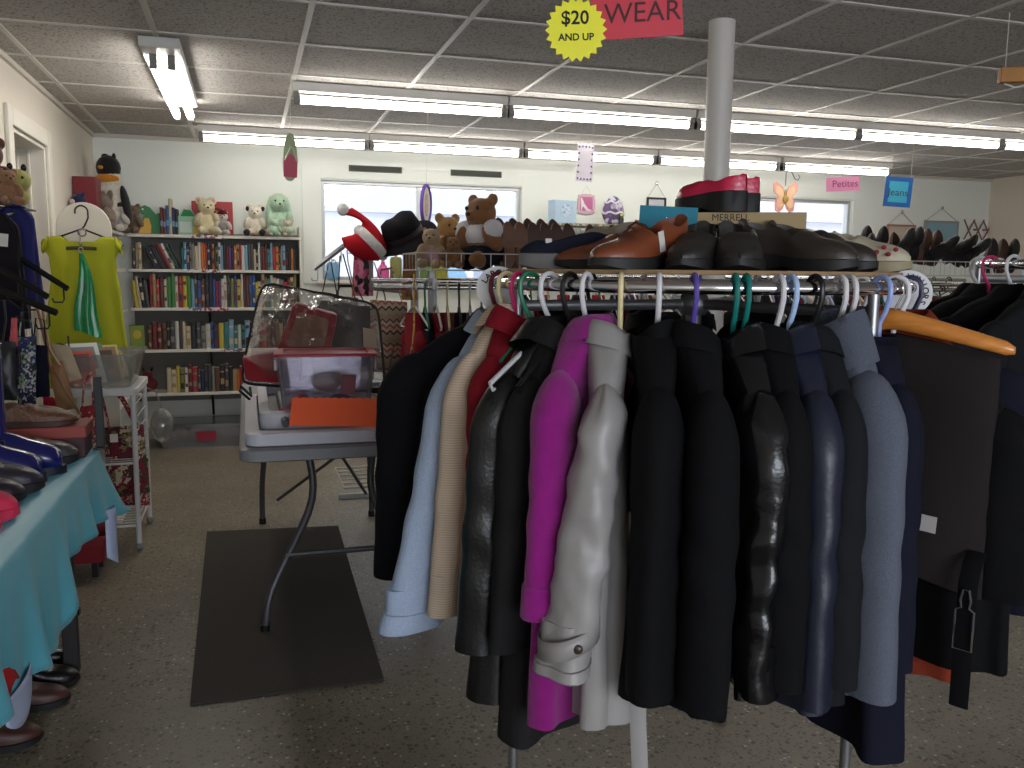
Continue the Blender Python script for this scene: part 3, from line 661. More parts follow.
# ------------------------------------------------------------------ size dividers
def divider(loc, rot, word, label, flip=1, tilt=0):
    t = thing('size_divider', label, 'size marker', loc, rot)
    g = G(); n = 40
    vs = [(.05*math.cos(2*PI*k/n), .05*math.sin(2*PI*k/n)) for k in range(n)]; inner = [(.0155*math.cos(2*PI*k/n), .0155*math.sin(2*PI*k/n)+.012) for k in range(n)]
    ring = [[(p[0], -.001, p[1]) for p in vs], [(p[0], .001, p[1]) for p in vs], [(p[0], .001, p[1]) for p in inner], [(p[0], -.001, p[1]) for p in inner], [(p[0], -.001, p[1]) for p in vs]]
    g.loft(ring, (False, False)); obj('disc', g, M('divider_plastic', (226, 224, 226), .4), t, smooth=False)
    m = len(word)
    for i, ch in enumerate(word):
        a = math.radians(tilt)+(-(i-(m-1)/2))*.36
        lettering(ch, .019, INK, t, (.035*math.sin(-a), -.0013, .035*math.cos(a)), (PI/2, 0, 0) if False else Euler((PI/2, a, 0)).to_matrix().to_euler() if False else (Matrix.Rotation(-a, 3, 'Y') @ Matrix.Rotation(PI/2, 3, 'X')).to_euler(), ext=.0003, name='letter', bold=.0004)
    return t
l1, r1_ = at(-72); divider((l1[0], l1[1], BZ-.012), math.atan2(U.y, U.x)+PI/2+.1, 'LARGE', 'white round size divider reading LARGE at the aisle end of the rail', tilt=20)
l1, r1_ = at(86); divider((l1[0], l1[1], BZ-.012), math.atan2(U.y, U.x)+PI/2-.2, 'JUNIORS', 'white round size divider reading JUNIORS at the wooden hanger end of the rail', tilt=-60)
# ================================================================== board and shoes on top of the round rack
BT = 1.329
g = G(); pts = [(.44*math.cos(2*PI*k/64)*(1+.015*math.sin(3*k)), .44*math.sin(2*PI*k/64)) for k in range(64)]
g.prism(pts, .009)
CARD = M('cardboard', (150, 122, 88), .85, var=.06, vscale=6)
solo('cardboard_disc', g, CARD, 'brown cardboard board lying on top of the round rack under the shoes', 'board', (RC.x, RC.y, BT-.009), 0, smooth=False, bevel=.002)
def shoe(name, label, loc, rot, up, sole, lining, L=.28, W=.095, H=.085, heel=.028, solet=.012, open_a=.06, open_b=.52, toe_h=.045, toe_round=.55, group=None, cat='shoe', pitch=0, roll=0, platform=0, extra=None, pointy=0, dip=.26):
    """toe along +x, origin under the middle of the sole"""
    t = thing(name, label, cat, loc, (roll, pitch, rot), group)
    n = 30
    def hw(s):     # half width along the length s 0 heel .. 1 toe
        b = .78+.22*math.sin(min(1, s/.72)*PI/2)**2
        e = min(1, (s/.16))**.5 if s < .16 else 1
        q = (1-s)/(.30 if not pointy else .42)
        tt = (1-(1-min(1, q))**2)**toe_round if q < 1 else 1
        return W/2*b*max(e, .05)*max(tt, .03)*(1-.08*math.exp(-((s-.42)/.13)**2)*2)
    def cxy(s): return .010*math.sin(s*PI)*1.0
    def top(s):
        return toe_h+(H-toe_h)*(1/(1+math.exp((s-.55)*13)))
    def solez(s): # underside height (arch)
        return heel*0
    def baseh(s):
        f = 1/(1+math.exp((s-.52)*12)); return platform+solet+(heel-solet)*f
    up_g = G(); S = [i/n for i in range(n+1)]
    K = 22
    rows = []
    for s in S:
        w = hw(s); h = top(s)*(1 if s < .74 else max(.3, (1-((s-.74)/.26)**2*.86)**.5)); h *= (min(1, s/.03)*.1+.82); h *= 1-dip*math.exp(-((s-.27)/.12)**2)
        row = []; bz = baseh(s)
        op = 1/(1+math.exp(-(s-open_a)*90))*1/(1+math.exp((s-open_b)*60))
        for k in range(K+1):
            tq = -1+2*k/K; a = tq*PI/2
            y = math.copysign(abs(math.sin(a))**.75, a)*w
            ex = .55-.36/(1+math.exp((s-open_b)*18)); z = h*abs(math.cos(a))**ex
            if op > .01 and abs(tq) < .72:
                q = 1-abs(tq)/.72
                edge = h*abs(math.cos(.72*PI/2))**ex
                zi = edge-(edge-.012)*min(1, q*3.2)
                z = z*(1-op)+zi*op
                y = y*(1-op)+y*(.98 if q < .2 else 1)*op
            row.append((s*L-L/2, y+cxy(s), bz+z))
        rows.append(row)
    inner = G()
    for i in range(n):
        for k in range(K):
            tq = -1+2*(k+.5)/K; s = (S[i]+S[i+1])/2
            up_g.mi = 1 if (abs(tq) < .6 and open_a < s < open_b) else 0
            up_g.add([rows[i][k], rows[i+1][k], rows[i+1][k+1], rows[i][k+1]], [(0, 1, 2, 3)])
    # weld quads by building from grid instead
    v = [p for r in rows for p in r]; f = []; mi = []
    for i in range(n):
        for k in range(K):
            f.append((i*(K+1)+k, (i+1)*(K+1)+k, (i+1)*(K+1)+k+1, i*(K+1)+k+1)); tq = -1+2*(k+.5)/K; s = (S[i]+S[i+1])/2
            mi.append(1 if (abs(tq) < .62 and open_a < s < open_b) else 0)
    gg = G(); gg.v = [Vector(p) for p in v]; gg.f = f; gg.m = mi
    obj('upper', gg, [up, lining], t, ang=60)
    # sole
    g = G(); rings = []
    for s in [i/n for i in range(n+1)]:
        w = hw(s)*1.06+.001; bz = baseh(s); x = (s*L-L/2)*1.02
        lo = platform*0+max(0, .010*math.exp(-((s-.47)/.10)**2)*(heel > .02))+(.010*max(0, (s-.8)/.2)**2)
        y = cxy(s)
        rings.append([(x, y-w, lo), (x, y-w*1.0, bz+.006), (x, y-w*.9, bz+.008), (x, y+w*.9, bz+.008), (x, y+w, bz+.006), (x, y+w, lo)])
    g.loft(rings); obj('sole', g, sole, t, ang=35)
    if extra: extra(t, L, W, H, baseh, top, hw)
    return t
SOLE_K = M('black_rubber', (20, 20, 20), .6); SOLE_G = M('grey_rubber', (120, 118, 116), .6); LIN_K = M('dark_shoe_lining', (28, 25, 24), .8); LIN_T = M('tan_shoe_lining', (150, 120, 90), .8)
SH_BRN = LEA('cognac_leather', (122, 62, 36), .36); SH_BLK = LEA('worn_black_leather', (40, 38, 36), .45); SH_DBR = LEA('oiled_brown_leather', (52, 44, 38), .42); SH_CRM = LEA('cream_leather', (186, 176, 152), .5)
SH_PNK = LEA('pink_patent', (196, 24, 70), .22)
PLAID = MP('pink_plaid', [(190, 70, 96), (120, 40, 66), (214, 150, 160), (70, 50, 70)], 'voronoi', 130, .8)
NAVYC = FAB('navy_canvas', (30, 32, 46)); TAUPE = LEA('taupe_leather', (128, 114, 94), .5)
def pos(px, py, D): return atD(px, py, D)
def onboard(px, D, z=BT):
    p = CAM+ray(px, 270)*D; return Vector((p.x, p.y, z))
VA = math.atan2(-U.y, -U.x)     # direction from camera into the rack
def yawpx(deg): return VA+math.radians(deg)   # 0 = pointing away from the camera, 90 = left in the photo, -90 = right
def lace(t, L, W, H, bh, top, hw):
    g = G()
    for k in range(3):
        s = .56+.05*k; z = bh(s)+top(s)*.98
        g.tube([(s*L-L/2, -.02, z-.006), (s*L-L/2, 0, z+.004), (s*L-L/2, .02, z-.006)], .0022, 6)
    obj('lace', g, M('brown_lace', (84, 44, 30), .8), t)
def pricetag(t, L, W, H, bh, top, hw):
    lace(t, L, W, H, bh, top, hw)
    g = G(); g.box((.0, W/2+.004, .055), (.018, .001, .04), (0, .25, 0)); obj('price_tag', g, M('paper_tag', (214, 208, 200), .8), t, smooth=False)
def toecap(t, L, W, H, bh, top, hw):
    g = G(); g.box((.30*L, W*.43, .045), (.014, .004, .04)); obj('white_stripe', g, M('white_rubber', (210, 206, 200), .5), t, smooth=False, bevel=.001)
g = None
shoe('sneaker', 'navy and pink plaid sneaker lying toe-out at the aisle end of the shoe board', onboard(580, 1.92), yawpx(112), NAVYC, SOLE_G, PLAID, open_b=.80, L=.27, H=.075, heel=.03, solet=.026, extra=toecap)
shoe('sandal', 'taupe open sandal behind the plaid sneaker', onboard(588, 2.12, BT+.0), yawpx(80), TAUPE, SOLE_K, LIN_T, L=.25, H=.07, heel=.06, solet=.02, open_b=.6, toe_h=.04)
shoe('loafer', 'cognac brown leather loafer between the plaid sneaker and the laced brown shoe', onboard(618, 1.87), yawpx(116), SH_BRN, SOLE_K, LIN_K, L=.28, H=.098, heel=.026, solet=.012, toe_h=.04, group=None)
shoe('oxford_shoe', 'cognac brown laced shoe with a paper price tag', onboard(640, 1.74), yawpx(146), SH_BRN, SOLE_K, LIN_K, L=.285, H=.105, heel=.028, solet=.014, toe_h=.042, extra=pricetag)
shoe('slip_on_shoe', 'black slip-on shoe pointing out beside the laced brown shoe', onboard(692, 1.76), yawpx(172), SH_BLK, SOLE_K, LIN_K, L=.28, W=.092, H=.096, heel=.026, solet=.014, toe_h=.042, group=None)
shoe('slip_on_shoe', 'black slip-on shoe pointing out in front of the cardboard shoe box', onboard(731, 1.74), yawpx(184), SH_BLK, SOLE_K, LIN_K, L=.28, W=.092, H=.096, heel=.026, solet=.014, toe_h=.042)
shoe('clog', 'dark oiled brown leather clog with its toe toward the embroidered cream shoe', onboard(793, 1.77), yawpx(-128), SH_DBR, SOLE_K, LIN_K, L=.27, W=.10, H=.096, heel=.03, solet=.016, toe_h=.05)
shoe('ankle_boot', 'dark brown leather shoe lying behind the oiled clog', onboard(818, 1.93), yawpx(-130), SH_DBR, SOLE_K, LIN_K, L=.27, W=.095, H=.105, heel=.03, solet=.016, toe_h=.05)
def embro(t, L, W, H, bh, top, hw):
    g = G()
    for k, c in enumerate(((.10, .055), (.125, .05), (.085, .045), (.11, .04))):
        g.ell((c[0]*1.0-.01, -W*.44, c[1]+.0), (.006, .004, .005), 8, 6)
    obj('embroidered_flower', g, M('red_thread', (150, 40, 60), .8), t)
shoe('clog', 'cream leather clog with small embroidered flowers at the end of the board', onboard(848, 2.0), yawpx(-118), SH_CRM, M('tan_sole', (150, 138, 108), .6), LIN_T, L=.27, W=.10, H=.098, heel=.03, solet=.018, toe_h=.05, extra=embro)
shoe('ankle_boot', 'black leather boot standing behind the dark clogs', onboard(800, 2.22, BT), yawpx(-100), L_BLK, SOLE_K, LIN_K, L=.26, W=.09, H=.125, heel=.04, solet=.02, toe_h=.05)
# shoe box with clogs on it
bx = onboard(752, 2.12)
t = thing('shoe_box', 'kraft brown shoe box on the board behind the black slip-ons', 'box', bx+Vector((-.02, 0, 0)), VA-PI/2+.06)
KR = M('kraft_card', (168, 146, 106), .8, var=.04, vscale=5)
g = G(); g.b2((-.125, -.06, 0), (.125, .06, .098)); obj('tray', g, KR, t, smooth=False, bevel=.002)
g = G(); g.b2((-.128, -.063, .096), (.128, .063, .138)); ld = obj('lid', g, KR, t, smooth=False, bevel=.002)
lettering('MERRELL', .022, INK, ld, (-.045, -.0635, .125), ext=.0003)
for i, (dx, dy, a) in enumerate(((-.105, -.018, 78), (-.072, .04, 82))):
    p = bx+Vector((math.cos(VA-PI/2+.06), math.sin(VA-PI/2+.06), 0))*dx+Vector((-math.sin(VA-PI/2+.06), math.cos(VA-PI/2+.06), 0))*dy
    shoe('clog', ('pink patent clog with black sole on the shoe box, the front one of two', 'pink patent clog on the shoe box, half hidden behind its mate')[i], (p.x, p.y, BT+.1385), yawpx(a-28), SH_PNK, SOLE_K, LIN_K, L=.20, W=.085, H=.055, heel=.04, solet=.03, toe_h=.045)
# teal card sign
p = onboard(664, 2.06)
t = thing('card_sign', 'teal card sign with handwritten black lettering behind the brown shoes', 'sign', (p.x, p.y, BT), VA-PI/2+.05)
t.rotation_euler = (-.12, 0.05, VA-PI/2+.05)
g = G(); g.b2((-.068, -.004, 0), (.068, .004, .152)); obj('card', g, M('teal_card', (18, 122, 146), .55), t, smooth=False, bevel=.001)
lettering('DansKo', .05, INK, t, (.0, -.0046, .09), ext=.0003, shear=.1)
g = G(); g.ell((-.005, -.006, .125), (.0025, .002, .0025), 8, 6); obj('pin', g, CHROME, t)
# ================================================================== floor mat, folding table and what lies on it
RUB = MP('ribbed_mat', [(66, 59, 52), (50, 45, 40), (60, 54, 47)], 'wave', 22, .9, axis='Y', bump=.6)
c = [onZ(*p, 0) for p in ((207, 533), (338, 527), (384, 681), (190, 706))]
g = G(); n = 12
def matfn(u, v):
    p = (c[0]*(1-u)+c[1]*u)*(1-v)+(c[3]*(1-u)+c[2]*u)*v
    return (p.x, p.y, .008+.001*math.sin(v*9))
g.grid(matfn, 8, 20)
b0 = len(g.v); per = [matfn(i/8, 0) for i in range(9)]+[matfn(1, j/20) for j in range(1, 21)]+[matfn(1-i/8, 1) for i in range(1, 9)]+[matfn(0, 1-j/20) for j in range(1, 20)]
g.loft([per, [(p[0], p[1], .0005) for p in per]], (False, True))
solo('floor_mat', g, RUB, 'dark brown ribbed runner mat lying on the concrete floor', 'mat', smooth=False)
# grey plastic folding table, its length running away from the camera
TX0, TX1, TY0, TY1, TZ = -.04, .70, 2.92, 4.76, .735
TP = M('grey_table_plastic', (132, 132, 136), .5, bump=.15, bscale=220); TLEG = M('grey_table_tube', (84, 84, 88), .4, .4)
t = thing('folding_table', 'grey plastic folding table with bent tube legs beside the floor mat', 'table', (.33, 3.84, 0))
def rrect(x0, y0, x1, y1, r, n=6):
    o = []
    for cx, cy, a in ((x1-r, y1-r, 0), (x0+r, y1-r, 90), (x0+r, y0+r, 180), (x1-r, y0+r, 270)):
        for k in range(n+1):
            q = math.radians(a+90*k/n); o.append((cx+r*math.cos(q), cy+r*math.sin(q)))
    return o
g = G(); ox, oy = .33, 3.84
o1 = rrect(TX0-ox, TY0-oy, TX1-ox, TY1-oy, .06); o2 = rrect(TX0-ox+.01, TY0-oy+.01, TX1-ox-.01, TY1-oy-.01, .055)
g.loft([[(p[0], p[1], TZ-.045) for p in o2], [(p[0], p[1], TZ-.04) for p in o1], [(p[0], p[1], TZ-.006) for p in o1], [(p[0], p[1], TZ) for p in o2]]); obj('tabletop', g, TP, t, ang=30)
def bent(a, b, cc, d): 
    P = [Vector(q) for q in (a, b, cc, d)]; out = []
    for i in range(len(P)-1):
        for k in range(6):
            u = k/6; p0 = P[max(i-1, 0)]; p1 = P[i]; p2 = P[i+1]; p3 = P[min(i+2, 3)]
            out.append(.5*((2*p1)+(p2-p0)*u+(2*p0-5*p1+4*p2-p3)*u*u+(3*p1-p0-3*p2+p3)*u**3))
    out.append(P[-1]); return out
yn, yf = 3.18, 4.62
def T_(x, y, z): return (x-ox, y-oy, z)
# near frame: the tubes leave the top near the middle, splay and drop to the feet
near_l = bent(T_(.19, 3.36, TZ-.04), T_(.215, 3.30, .46), T_(.06, 3.20, .16), T_(.03, yn, .0))
near_r = bent(T_(.47, 3.36, TZ-.04), T_(.445, 3.30, .46), T_(.60, 3.20, .16), T_(.63, yn, .0))
far_l = bent(T_(.21, 4.46, TZ-.04), T_(.09, 4.54, .50), T_(.05, 4.60, .25), T_(.045, yf, .0))
far_r = bent(T_(.45, 4.46, TZ-.04), T_(.57, 4.54, .50), T_(.61, 4.60, .25), T_(.615, yf, .0))
for p in (near_l, near_r, far_l, far_r):
    g = G(); g.tube(p, .0145, 10); lg = obj('leg', g, TLEG, t)
    g = G(); g.cyl(p[-1], p[-1]+Vector((0, 0, .03)), .018, 12); obj('foot_cap', g, BLACKM, lg)
g = G(); g.tube([T_(.11, 3.23, .27), T_(.55, 3.23, .27)], .011, 8); obj('crossbar', g, TLEG, t)
g = G(); g.tube([T_(.14, 4.50, .60), T_(.52, 4.50, .60)], .011, 8); obj('crossbar', g, TLEG, t)
g = G(); g.tube([T_(.40, 4.44, TZ-.04), T_(.43, 4.40, .40)], .010, 8); g.tube([T_(.43, 4.40, .40), T_(.12, 4.55, .14)], .008, 8); g.tube([T_(.43, 4.40, .40), T_(.58, 4.57, .14)], .008, 8); obj('brace', g, TLEG, t)
# folded white plastic table lying underside up on the grey table
WP = M('white_table_plastic', (196, 194, 204), .45, bump=.1, bscale=200)
t = thing('folded_table', 'white plastic folding table, folded and lying underside up on the grey table', 'table', (.335, 3.44, TZ))
hx, hy = .355, .49
g = G(); a = rrect(-hx, -hy, hx, hy, .05); bq = rrect(-hx+.012, -hy+.012, hx-.012, hy-.012, .045); cq = rrect(-hx+.045, -hy+.045, hx-.045, hy-.045, .03)
g.loft([[(p[0], p[1], 0) for p in bq], [(p[0], p[1], .006) for p in a], [(p[0], p[1], .045) for p in a], [(p[0], p[1], .05) for p in bq], [(p[0], p[1], .05) for p in cq], [(p[0], p[1], .014) for p in cq]]); obj('shell', g, WP, t, ang=30)
g = G(); a = rrect(-hx+.05, -hy+.17, hx-.05, hy-.02, .045); bq = rrect(-hx+.085, -hy+.20, hx-.085, hy-.05, .03)
g.loft([[(p[0], p[1], .03) for p in a], [(p[0], p[1], .085) for p in a], [(p[0], p[1], .092) for p in bq], [(p[0], p[1], .05) for p in bq]], (True, False)); obj('inner_rim', g, WP, t, ang=30)
g = G(); g.prism([(p[0]*1.01, p[1]) for p in bq], .004, h0=.048); obj('inner_panel', g, M('table_underside', (74, 72, 76), .6), t, smooth=False)
for k, (xx, yy) in enumerate(((-.22, .1), (.22, .1))):
    g = G(); g.tube([(xx, -.40, .062), (xx, .30, .07), (xx+(.12 if xx < 0 else -.12), .40, .072)], .013, 10); obj('folded_leg', g, M('dark_leg_tube', (46, 46, 50), .4, .5), t)
g = G(); g.tube([(-.22, -.30, .064), (.22, -.30, .064)], .012, 10); obj('leg_brace', g, M('dark_leg_tube', (0, 0, 0)), t)
g = G(); g.box((.12, -hy-.004, .025), (.10, .008, .022)); g.box((.12, -hy-.0085, .030), (.075, .003, .006)); obj('handle', g, M('handle_plastic', (176, 174, 184), .4), t, smooth=False, bevel=.002)
g = G(); g.tube([(-hx+.02, .30, .05), (-hx-.02, .32, .085), (-hx-.015, .28, .11), (-hx+.025, .27, .07), (-hx+.02, .31, .10)], .006, 8); obj('cord', g, BLACKM, t)
TT = TZ+.05
# clear storage bin with red lid
p0, p1 = atD(284, 404, 3.05), atD(376, 404, 3.05)
t = thing('storage_bin', 'clear storage bin with a red lid full of toys on the folded white table', 'storage bin', ((p0.x+p1.x)/2, p0.y+.11, TT+.002), -.06)
CLB = clear('bin_plastic', (240, 238, 244), .07, .10, .10, (206, 200, 216))
def tubshell(w0, d0, w1, d1, h, th=.003, r=.03):
    g = G(); 
    lo = rrect(-w0/2, -d0/2, w0/2, d0/2, r); hi = rrect(-w1/2, -d1/2, w1/2, d1/2, r)
    li = rrect(-w0/2+th, -d0/2+th, w0/2-th, d0/2-th, r); hii = rrect(-w1/2+th, -d1/2+th, w1/2-th, d1/2-th, r)
    ho = rrect(-w1/2-.008, -d1/2-.008, w1/2+.008, d1/2+.008, r)
    g.loft([[(p[0], p[1], 0) for p in lo], [(p[0], p[1], h*.62) for p in [((lo[i][0]*.38+hi[i][0]*.62), lo[i][1]*.38+hi[i][1]*.62) for i in range(len(lo))]], [(p[0]*1.03, p[1]*1.03, h*.64) for p in [((lo[i][0]*.38+hi[i][0]*.62), lo[i][1]*.38+hi[i][1]*.62) for i in range(len(lo))]], [(p[0], p[1], h-.012) for p in hi], [(p[0], p[1], h-.010) for p in ho], [(p[0], p[1], h) for p in ho], [(p[0], p[1], h) for p in hii], [(p[0], p[1], .004) for p in li]], (True, True))
    return g
BH = .232
obj('tub', tubshell(.30, .20, .345, .235, BH), CLB, t, ang=35)
g = G(); lo = rrect(-.182, -.127, .182, .127, .03); l2 = rrect(-.178, -.123, .178, .123, .03); l3 = rrect(-.15, -.10, .15, .10, .02)
g.loft([[(p[0], p[1], BH+.001) for p in lo], [(p[0], p[1], BH+.008) for p in lo], [(p[0], p[1], BH+.012) for p in l2], [(p[0], p[1], BH+.012) for p in l3], [(p[0], p[1], BH+.006) for p in l3]]); obj('lid', g, M('red_lid', (160, 34, 52), .4), t, ang=30)
for s in (-1, 1):
    g = G(); g.box((s*.176, 0, BH-.03), (.012, .07, .05)); obj('latch', g, M('latch_plastic', (210, 206, 214), .4), t, smooth=False, bevel=.003)
bl = t.location
def inbin(x, y, z): return (bl.x+x, bl.y+y, bl.z+z)
solo('plush_ball', G().ell((0, 0, 0), (.04, .03, .03), 20, 12), M('white_toy', (232, 232, 250), .5), 'pale lilac oval toy inside the clear bin with red lid', 'toy', inbin(-.075, -.055, .055))
g = G(); g.grid(lambda u, v: (-.12+.24*u, -.03+.09*v, .01+.035*math.sin(u*7)*math.sin(v*3+1)+.045*(1-abs(2*u-1))), 14, 8); solo('folded_cloth', g, FAB('blue_toy_cloth', (58, 84, 150), .8), 'blue cloth crumpled at the bottom of the clear bin with red lid', 'cloth', inbin(.03, -.03, .012), solid=.006)
g = G(); g.box((0, 0, 0), (.05, .02, .07), (.2, .1, 0)); g.box((.0, -.011, .014), (.03, .003, .012), (.2, .1, 0)); solo('toy_block', g, M('coral_toy', (206, 70, 62), .5), 'coral red toy box leaning inside the clear bin with red lid', 'toy', inbin(.075, -.06, .125), smooth=False, bevel=.004)
g = G(); g.tube([(-.03, 0, 0), (-.01, 0, .02), (.01, 0, .03), (.03, 0, .055)], [.014, .01, .012, .016], 10); g.ell((-.035, 0, -.006), (.018, .014, .016)); solo('toy_rattle', g, M('pink_toy', (220, 76, 84), .5), 'pink red toy rattle pressed against the corner of the clear bin', 'toy', inbin(-.115, -.06, .04))
g = G(); g.ell((0, 0, 0), (.05, .03, .035), 20, 12); g.ell((.035, -.01, .02), (.02, .02, .02)); solo('toy_duck', g, M('tan_toy', (176, 150, 128), .6), 'tan round toy near the top of the clear bin with red lid', 'toy', inbin(.0, -.03, .13))
g = G(); g.box((0, 0, 0), (.09, .05, .03), (0, .2, .3)); solo('toy_brick', g, M('green_toy', (104, 138, 96), .5), 'green toy brick lying under the coral toy box in the bin', 'toy', inbin(.09, -.04, .045), smooth=False, bevel=.005)
# orange scalloped card propped on the rim
a0, a1 = atD(290, 419, 2.93), atD(386, 417, 2.93)
OR = M('orange_card', (255, 104, 58), .6)
g = G(); w = (a1-a0).length/2; hh = .052; pts = []
n = 12
for k in range(n+1): pts.append((-w+2*w*k/n, -hh))
for k in range(n*4+1):
    u = 1-k/(n*4); pts.append((-w+2*w*u, hh-.0035+.0045*abs(math.sin(u*n*PI))))
g.prism(pts, .002, T=Matrix(((1, 0, 0, 0), (0, 0, -1, 0), (0, 1, 0, 0), (0, 0, 0, 1))))
solo('orange_sign_card', g, OR, 'bright orange card with scalloped edge leaning on the folded white table', 'card', ((a0+a1)/2+Vector((.005, .045, .013))), (-.52, 0, math.atan2(a1.y-a0.y, a1.x-a0.x)), smooth=False)
# clear zip bag with black piping and a red picnic box inside
t = thing('plastic_zip_bag', 'clear plastic zip bag with black piping leaning behind the clear bin', 'bag', (0, 0, 0))
cs = [atD(x, y, D) for x, y, D in ((262, 282, 3.55), (378, 304, 3.45), (386, 392, 3.3), (239, 384, 3.35))]
def bagpt(u, v, d):
    p = (cs[0]*(1-u)+cs[1]*u)*(1-v)+(cs[3]*(1-u)+cs[2]*u)*v
    b = math.sin(PI*u)**.5*math.sin(PI*min(1, v*1.02))**.5 if 0 < u < 1 and 0 < v < 1 else 0
    fw = Vector((.1, 1, 0)).normalized()
    # rounded corners
    cu, cv = 2*u-1, 2*v-1
    k = 1-.06*(abs(cu)**6*abs(cv)**6)
    m = (cs[0]+cs[1]+cs[2]+cs[3])/4
    p = m+(p-m)*k
    return p-fw*d*(b*.9)+Vector((0, 0, 1))*.006*fnoise((u*6, v*6, d*9))-fw*(.014*fnoise((u*9, v*7, d*5+3))+.010*abs(fnoise((u*17+v*5, v*15-u*6, d*5+1))))*b
PLA = clear('crinkled_clear_plastic', (238, 238, 240),   .07, .05, .01, (205, 206, 210), bump=1.0, bscale=16)
g = G(); g.grid(lambda u, v: bagpt(u, v, .07), 60, 46); obj('front_panel', g, PLA, t)
g = G(); g.grid(lambda u, v: bagpt(u, v, -.07), 28, 22); obj('back_panel', g, PLA, t)
per = [(i/20, 0) for i in range(20)]+[(1, i/16) for i in range(16)]+[(1-i/20, 1) for i in range(20)]+[(0, 1-i/16) for i in range(16)]
g = G(); g.tube([bagpt(u, v, 0) for u, v in per], .0055, 8, closed=True); obj('piping', g, M('black_piping', (40, 24, 34), .5), t)
g = G(); q = [bagpt(u, v, .085) for u, v in ((.86, .30), (.96, .30), (.96, .52), (.86, .52))]; g.add(q, [(0, 1, 2, 3)]); obj('paper_insert', g, M('bag_insert_paper', (186, 166, 150), .7), t, smooth=False, solid=.001)
REDP = M('red_plastic', (150, 26, 42), .35)
t = thing('picnic_case', 'dark red moulded case with a tan panel inside the clear zip bag', 'case', (0, 0, 0))
k4 = [atD(x, y, D) for x, y, D in ((294, 302, 3.47), (338, 314, 3.44), (330, 352, 3.36), (276, 352, 3.38))]
def quadbox(q, th, nrm=Vector((.1, 1, .15)).normalized(), r=.12, n=6):
    m = sum(q, Vector())/4; ring = []
    for i in range(4):
        p, a, bb = q[i], q[i-1], q[(i+1) % 4]
        for k in range(n+1):
            u = k/n; s0 = p+(a-p)*r*(1-u); s1 = p+(bb-p)*r*u; ring.append(p+(a-p)*r*(1-u)**2+(bb-p)*r*u**2)
    inr = [m+(x-m)*.97 for x in ring]
    return G().loft([[x-nrm*th/2*.8 for x in inr], [x-nrm*th/2*.6 for x in ring], [x+nrm*th/2*.6 for x in ring], [x+nrm*th/2*.8 for x in inr]])
obj('lid', quadbox(k4, .05), REDP, t, ang=30)
m = sum(k4, Vector())/4; obj('panel', quadbox([m+(p-m)*.70-Vector((.1, 1, .15)).normalized()*.022 for p in k4], .006), M('tan_panel', (138, 96, 78), .6), t, ang=30)
kb = [atD(x, y, D) for x, y, D in ((243, 354, 3.42), (300, 348, 3.46), (300, 382, 3.36), (246, 378, 3.34))]
obj('base', quadbox(kb, .10), REDP, t, ang=30)
# ================================================================== bookcase on the back wall with its return along the left wall
SHW = M('shelf_white', (214, 210, 200), .5); SHG = M('shelf_back_grey', (122, 120, 116), .8)
BX0, BX1, BY0, BY1 = -.83, .395, 6.98, 7.235
SZ = [1.578, 1.322, 1.036, .722, .392]
t = thing('bookcase', 'white wall bookcase of five shelves filled with paperbacks', 'bookcase', (0, 0, 0))
g = G(); g.b2((BX0, BY1-.01, .30), (BX1, BY1, 1.60)); obj('back_panel', g, SHG, t, smooth=False)
for z in SZ:
    g = G(); g.b2((BX0, BY0, z-.022), (BX1, BY1-.01, z)); obj('shelf', g, SHW, t, smooth=False, bevel=.002)
g = G(); g.b2((BX1, BY0-.005, .30), (BX1+.018, BY1, 1.66)); obj('side_panel', g, SHW, t, smooth=False, bevel=.002)
for z in SZ[1:]:
    for x in (-.28,):
        g = G(); g.prism([(0, 0), (.17, 0), (.17, -.018), (.02, -.19), (0, -.19)], .016, T=Matrix.Translation((x+.008, BY1-.012, z-.022)) @ Matrix(((0, 0, -1, 0), (-1, 0, 0, 0), (0, 1, 0, 0), (0, 0, 0, 1)))); obj('bracket', g, BLACKM, t, smooth=False)
LABM = MP('label_strip', [(214, 208, 200), (150, 60, 80), (90, 110, 120), (214, 208, 200), (214, 208, 200)], 'voronoi', 60, .6)
for z, x0, x1 in ((SZ[0], -.40, -.16), (SZ[1], -.42, -.18), (SZ[2], -.42, -.14), (SZ[3], -.18, -.04)):
    g = G(); g.b2((x0, BY0-.003, z-.024), (x1, BY0-.0005, z+.002)); obj('label_strip', g, LABM, t, smooth=False)
# return shelves along the left wall
t = thing('corner_shelf_unit', 'white corner shelves along the side wall beside the bookcase', 'shelf unit', (0, 0, 0))
RX0, RX1, RY0, RY1 = WL+.004, -.845, 6.15, 6.97
for z in SZ:
    g = G(); g.b2((RX0, RY0, z-.022), (RX1, RY1, z)); obj('shelf', g, SHW, t, smooth=False, bevel=.002)
g = G(); g.b2((RX0, RY0-.016, .30), (RX1, RY0, 1.60)); obj('side_panel', g, SHW, t, smooth=False, bevel=.002)
g = G(); g.b2((RX0, RY0, .30), (RX0+.01, RY1, 1.60)); obj('back_panel', g, SHG, t, smooth=False)
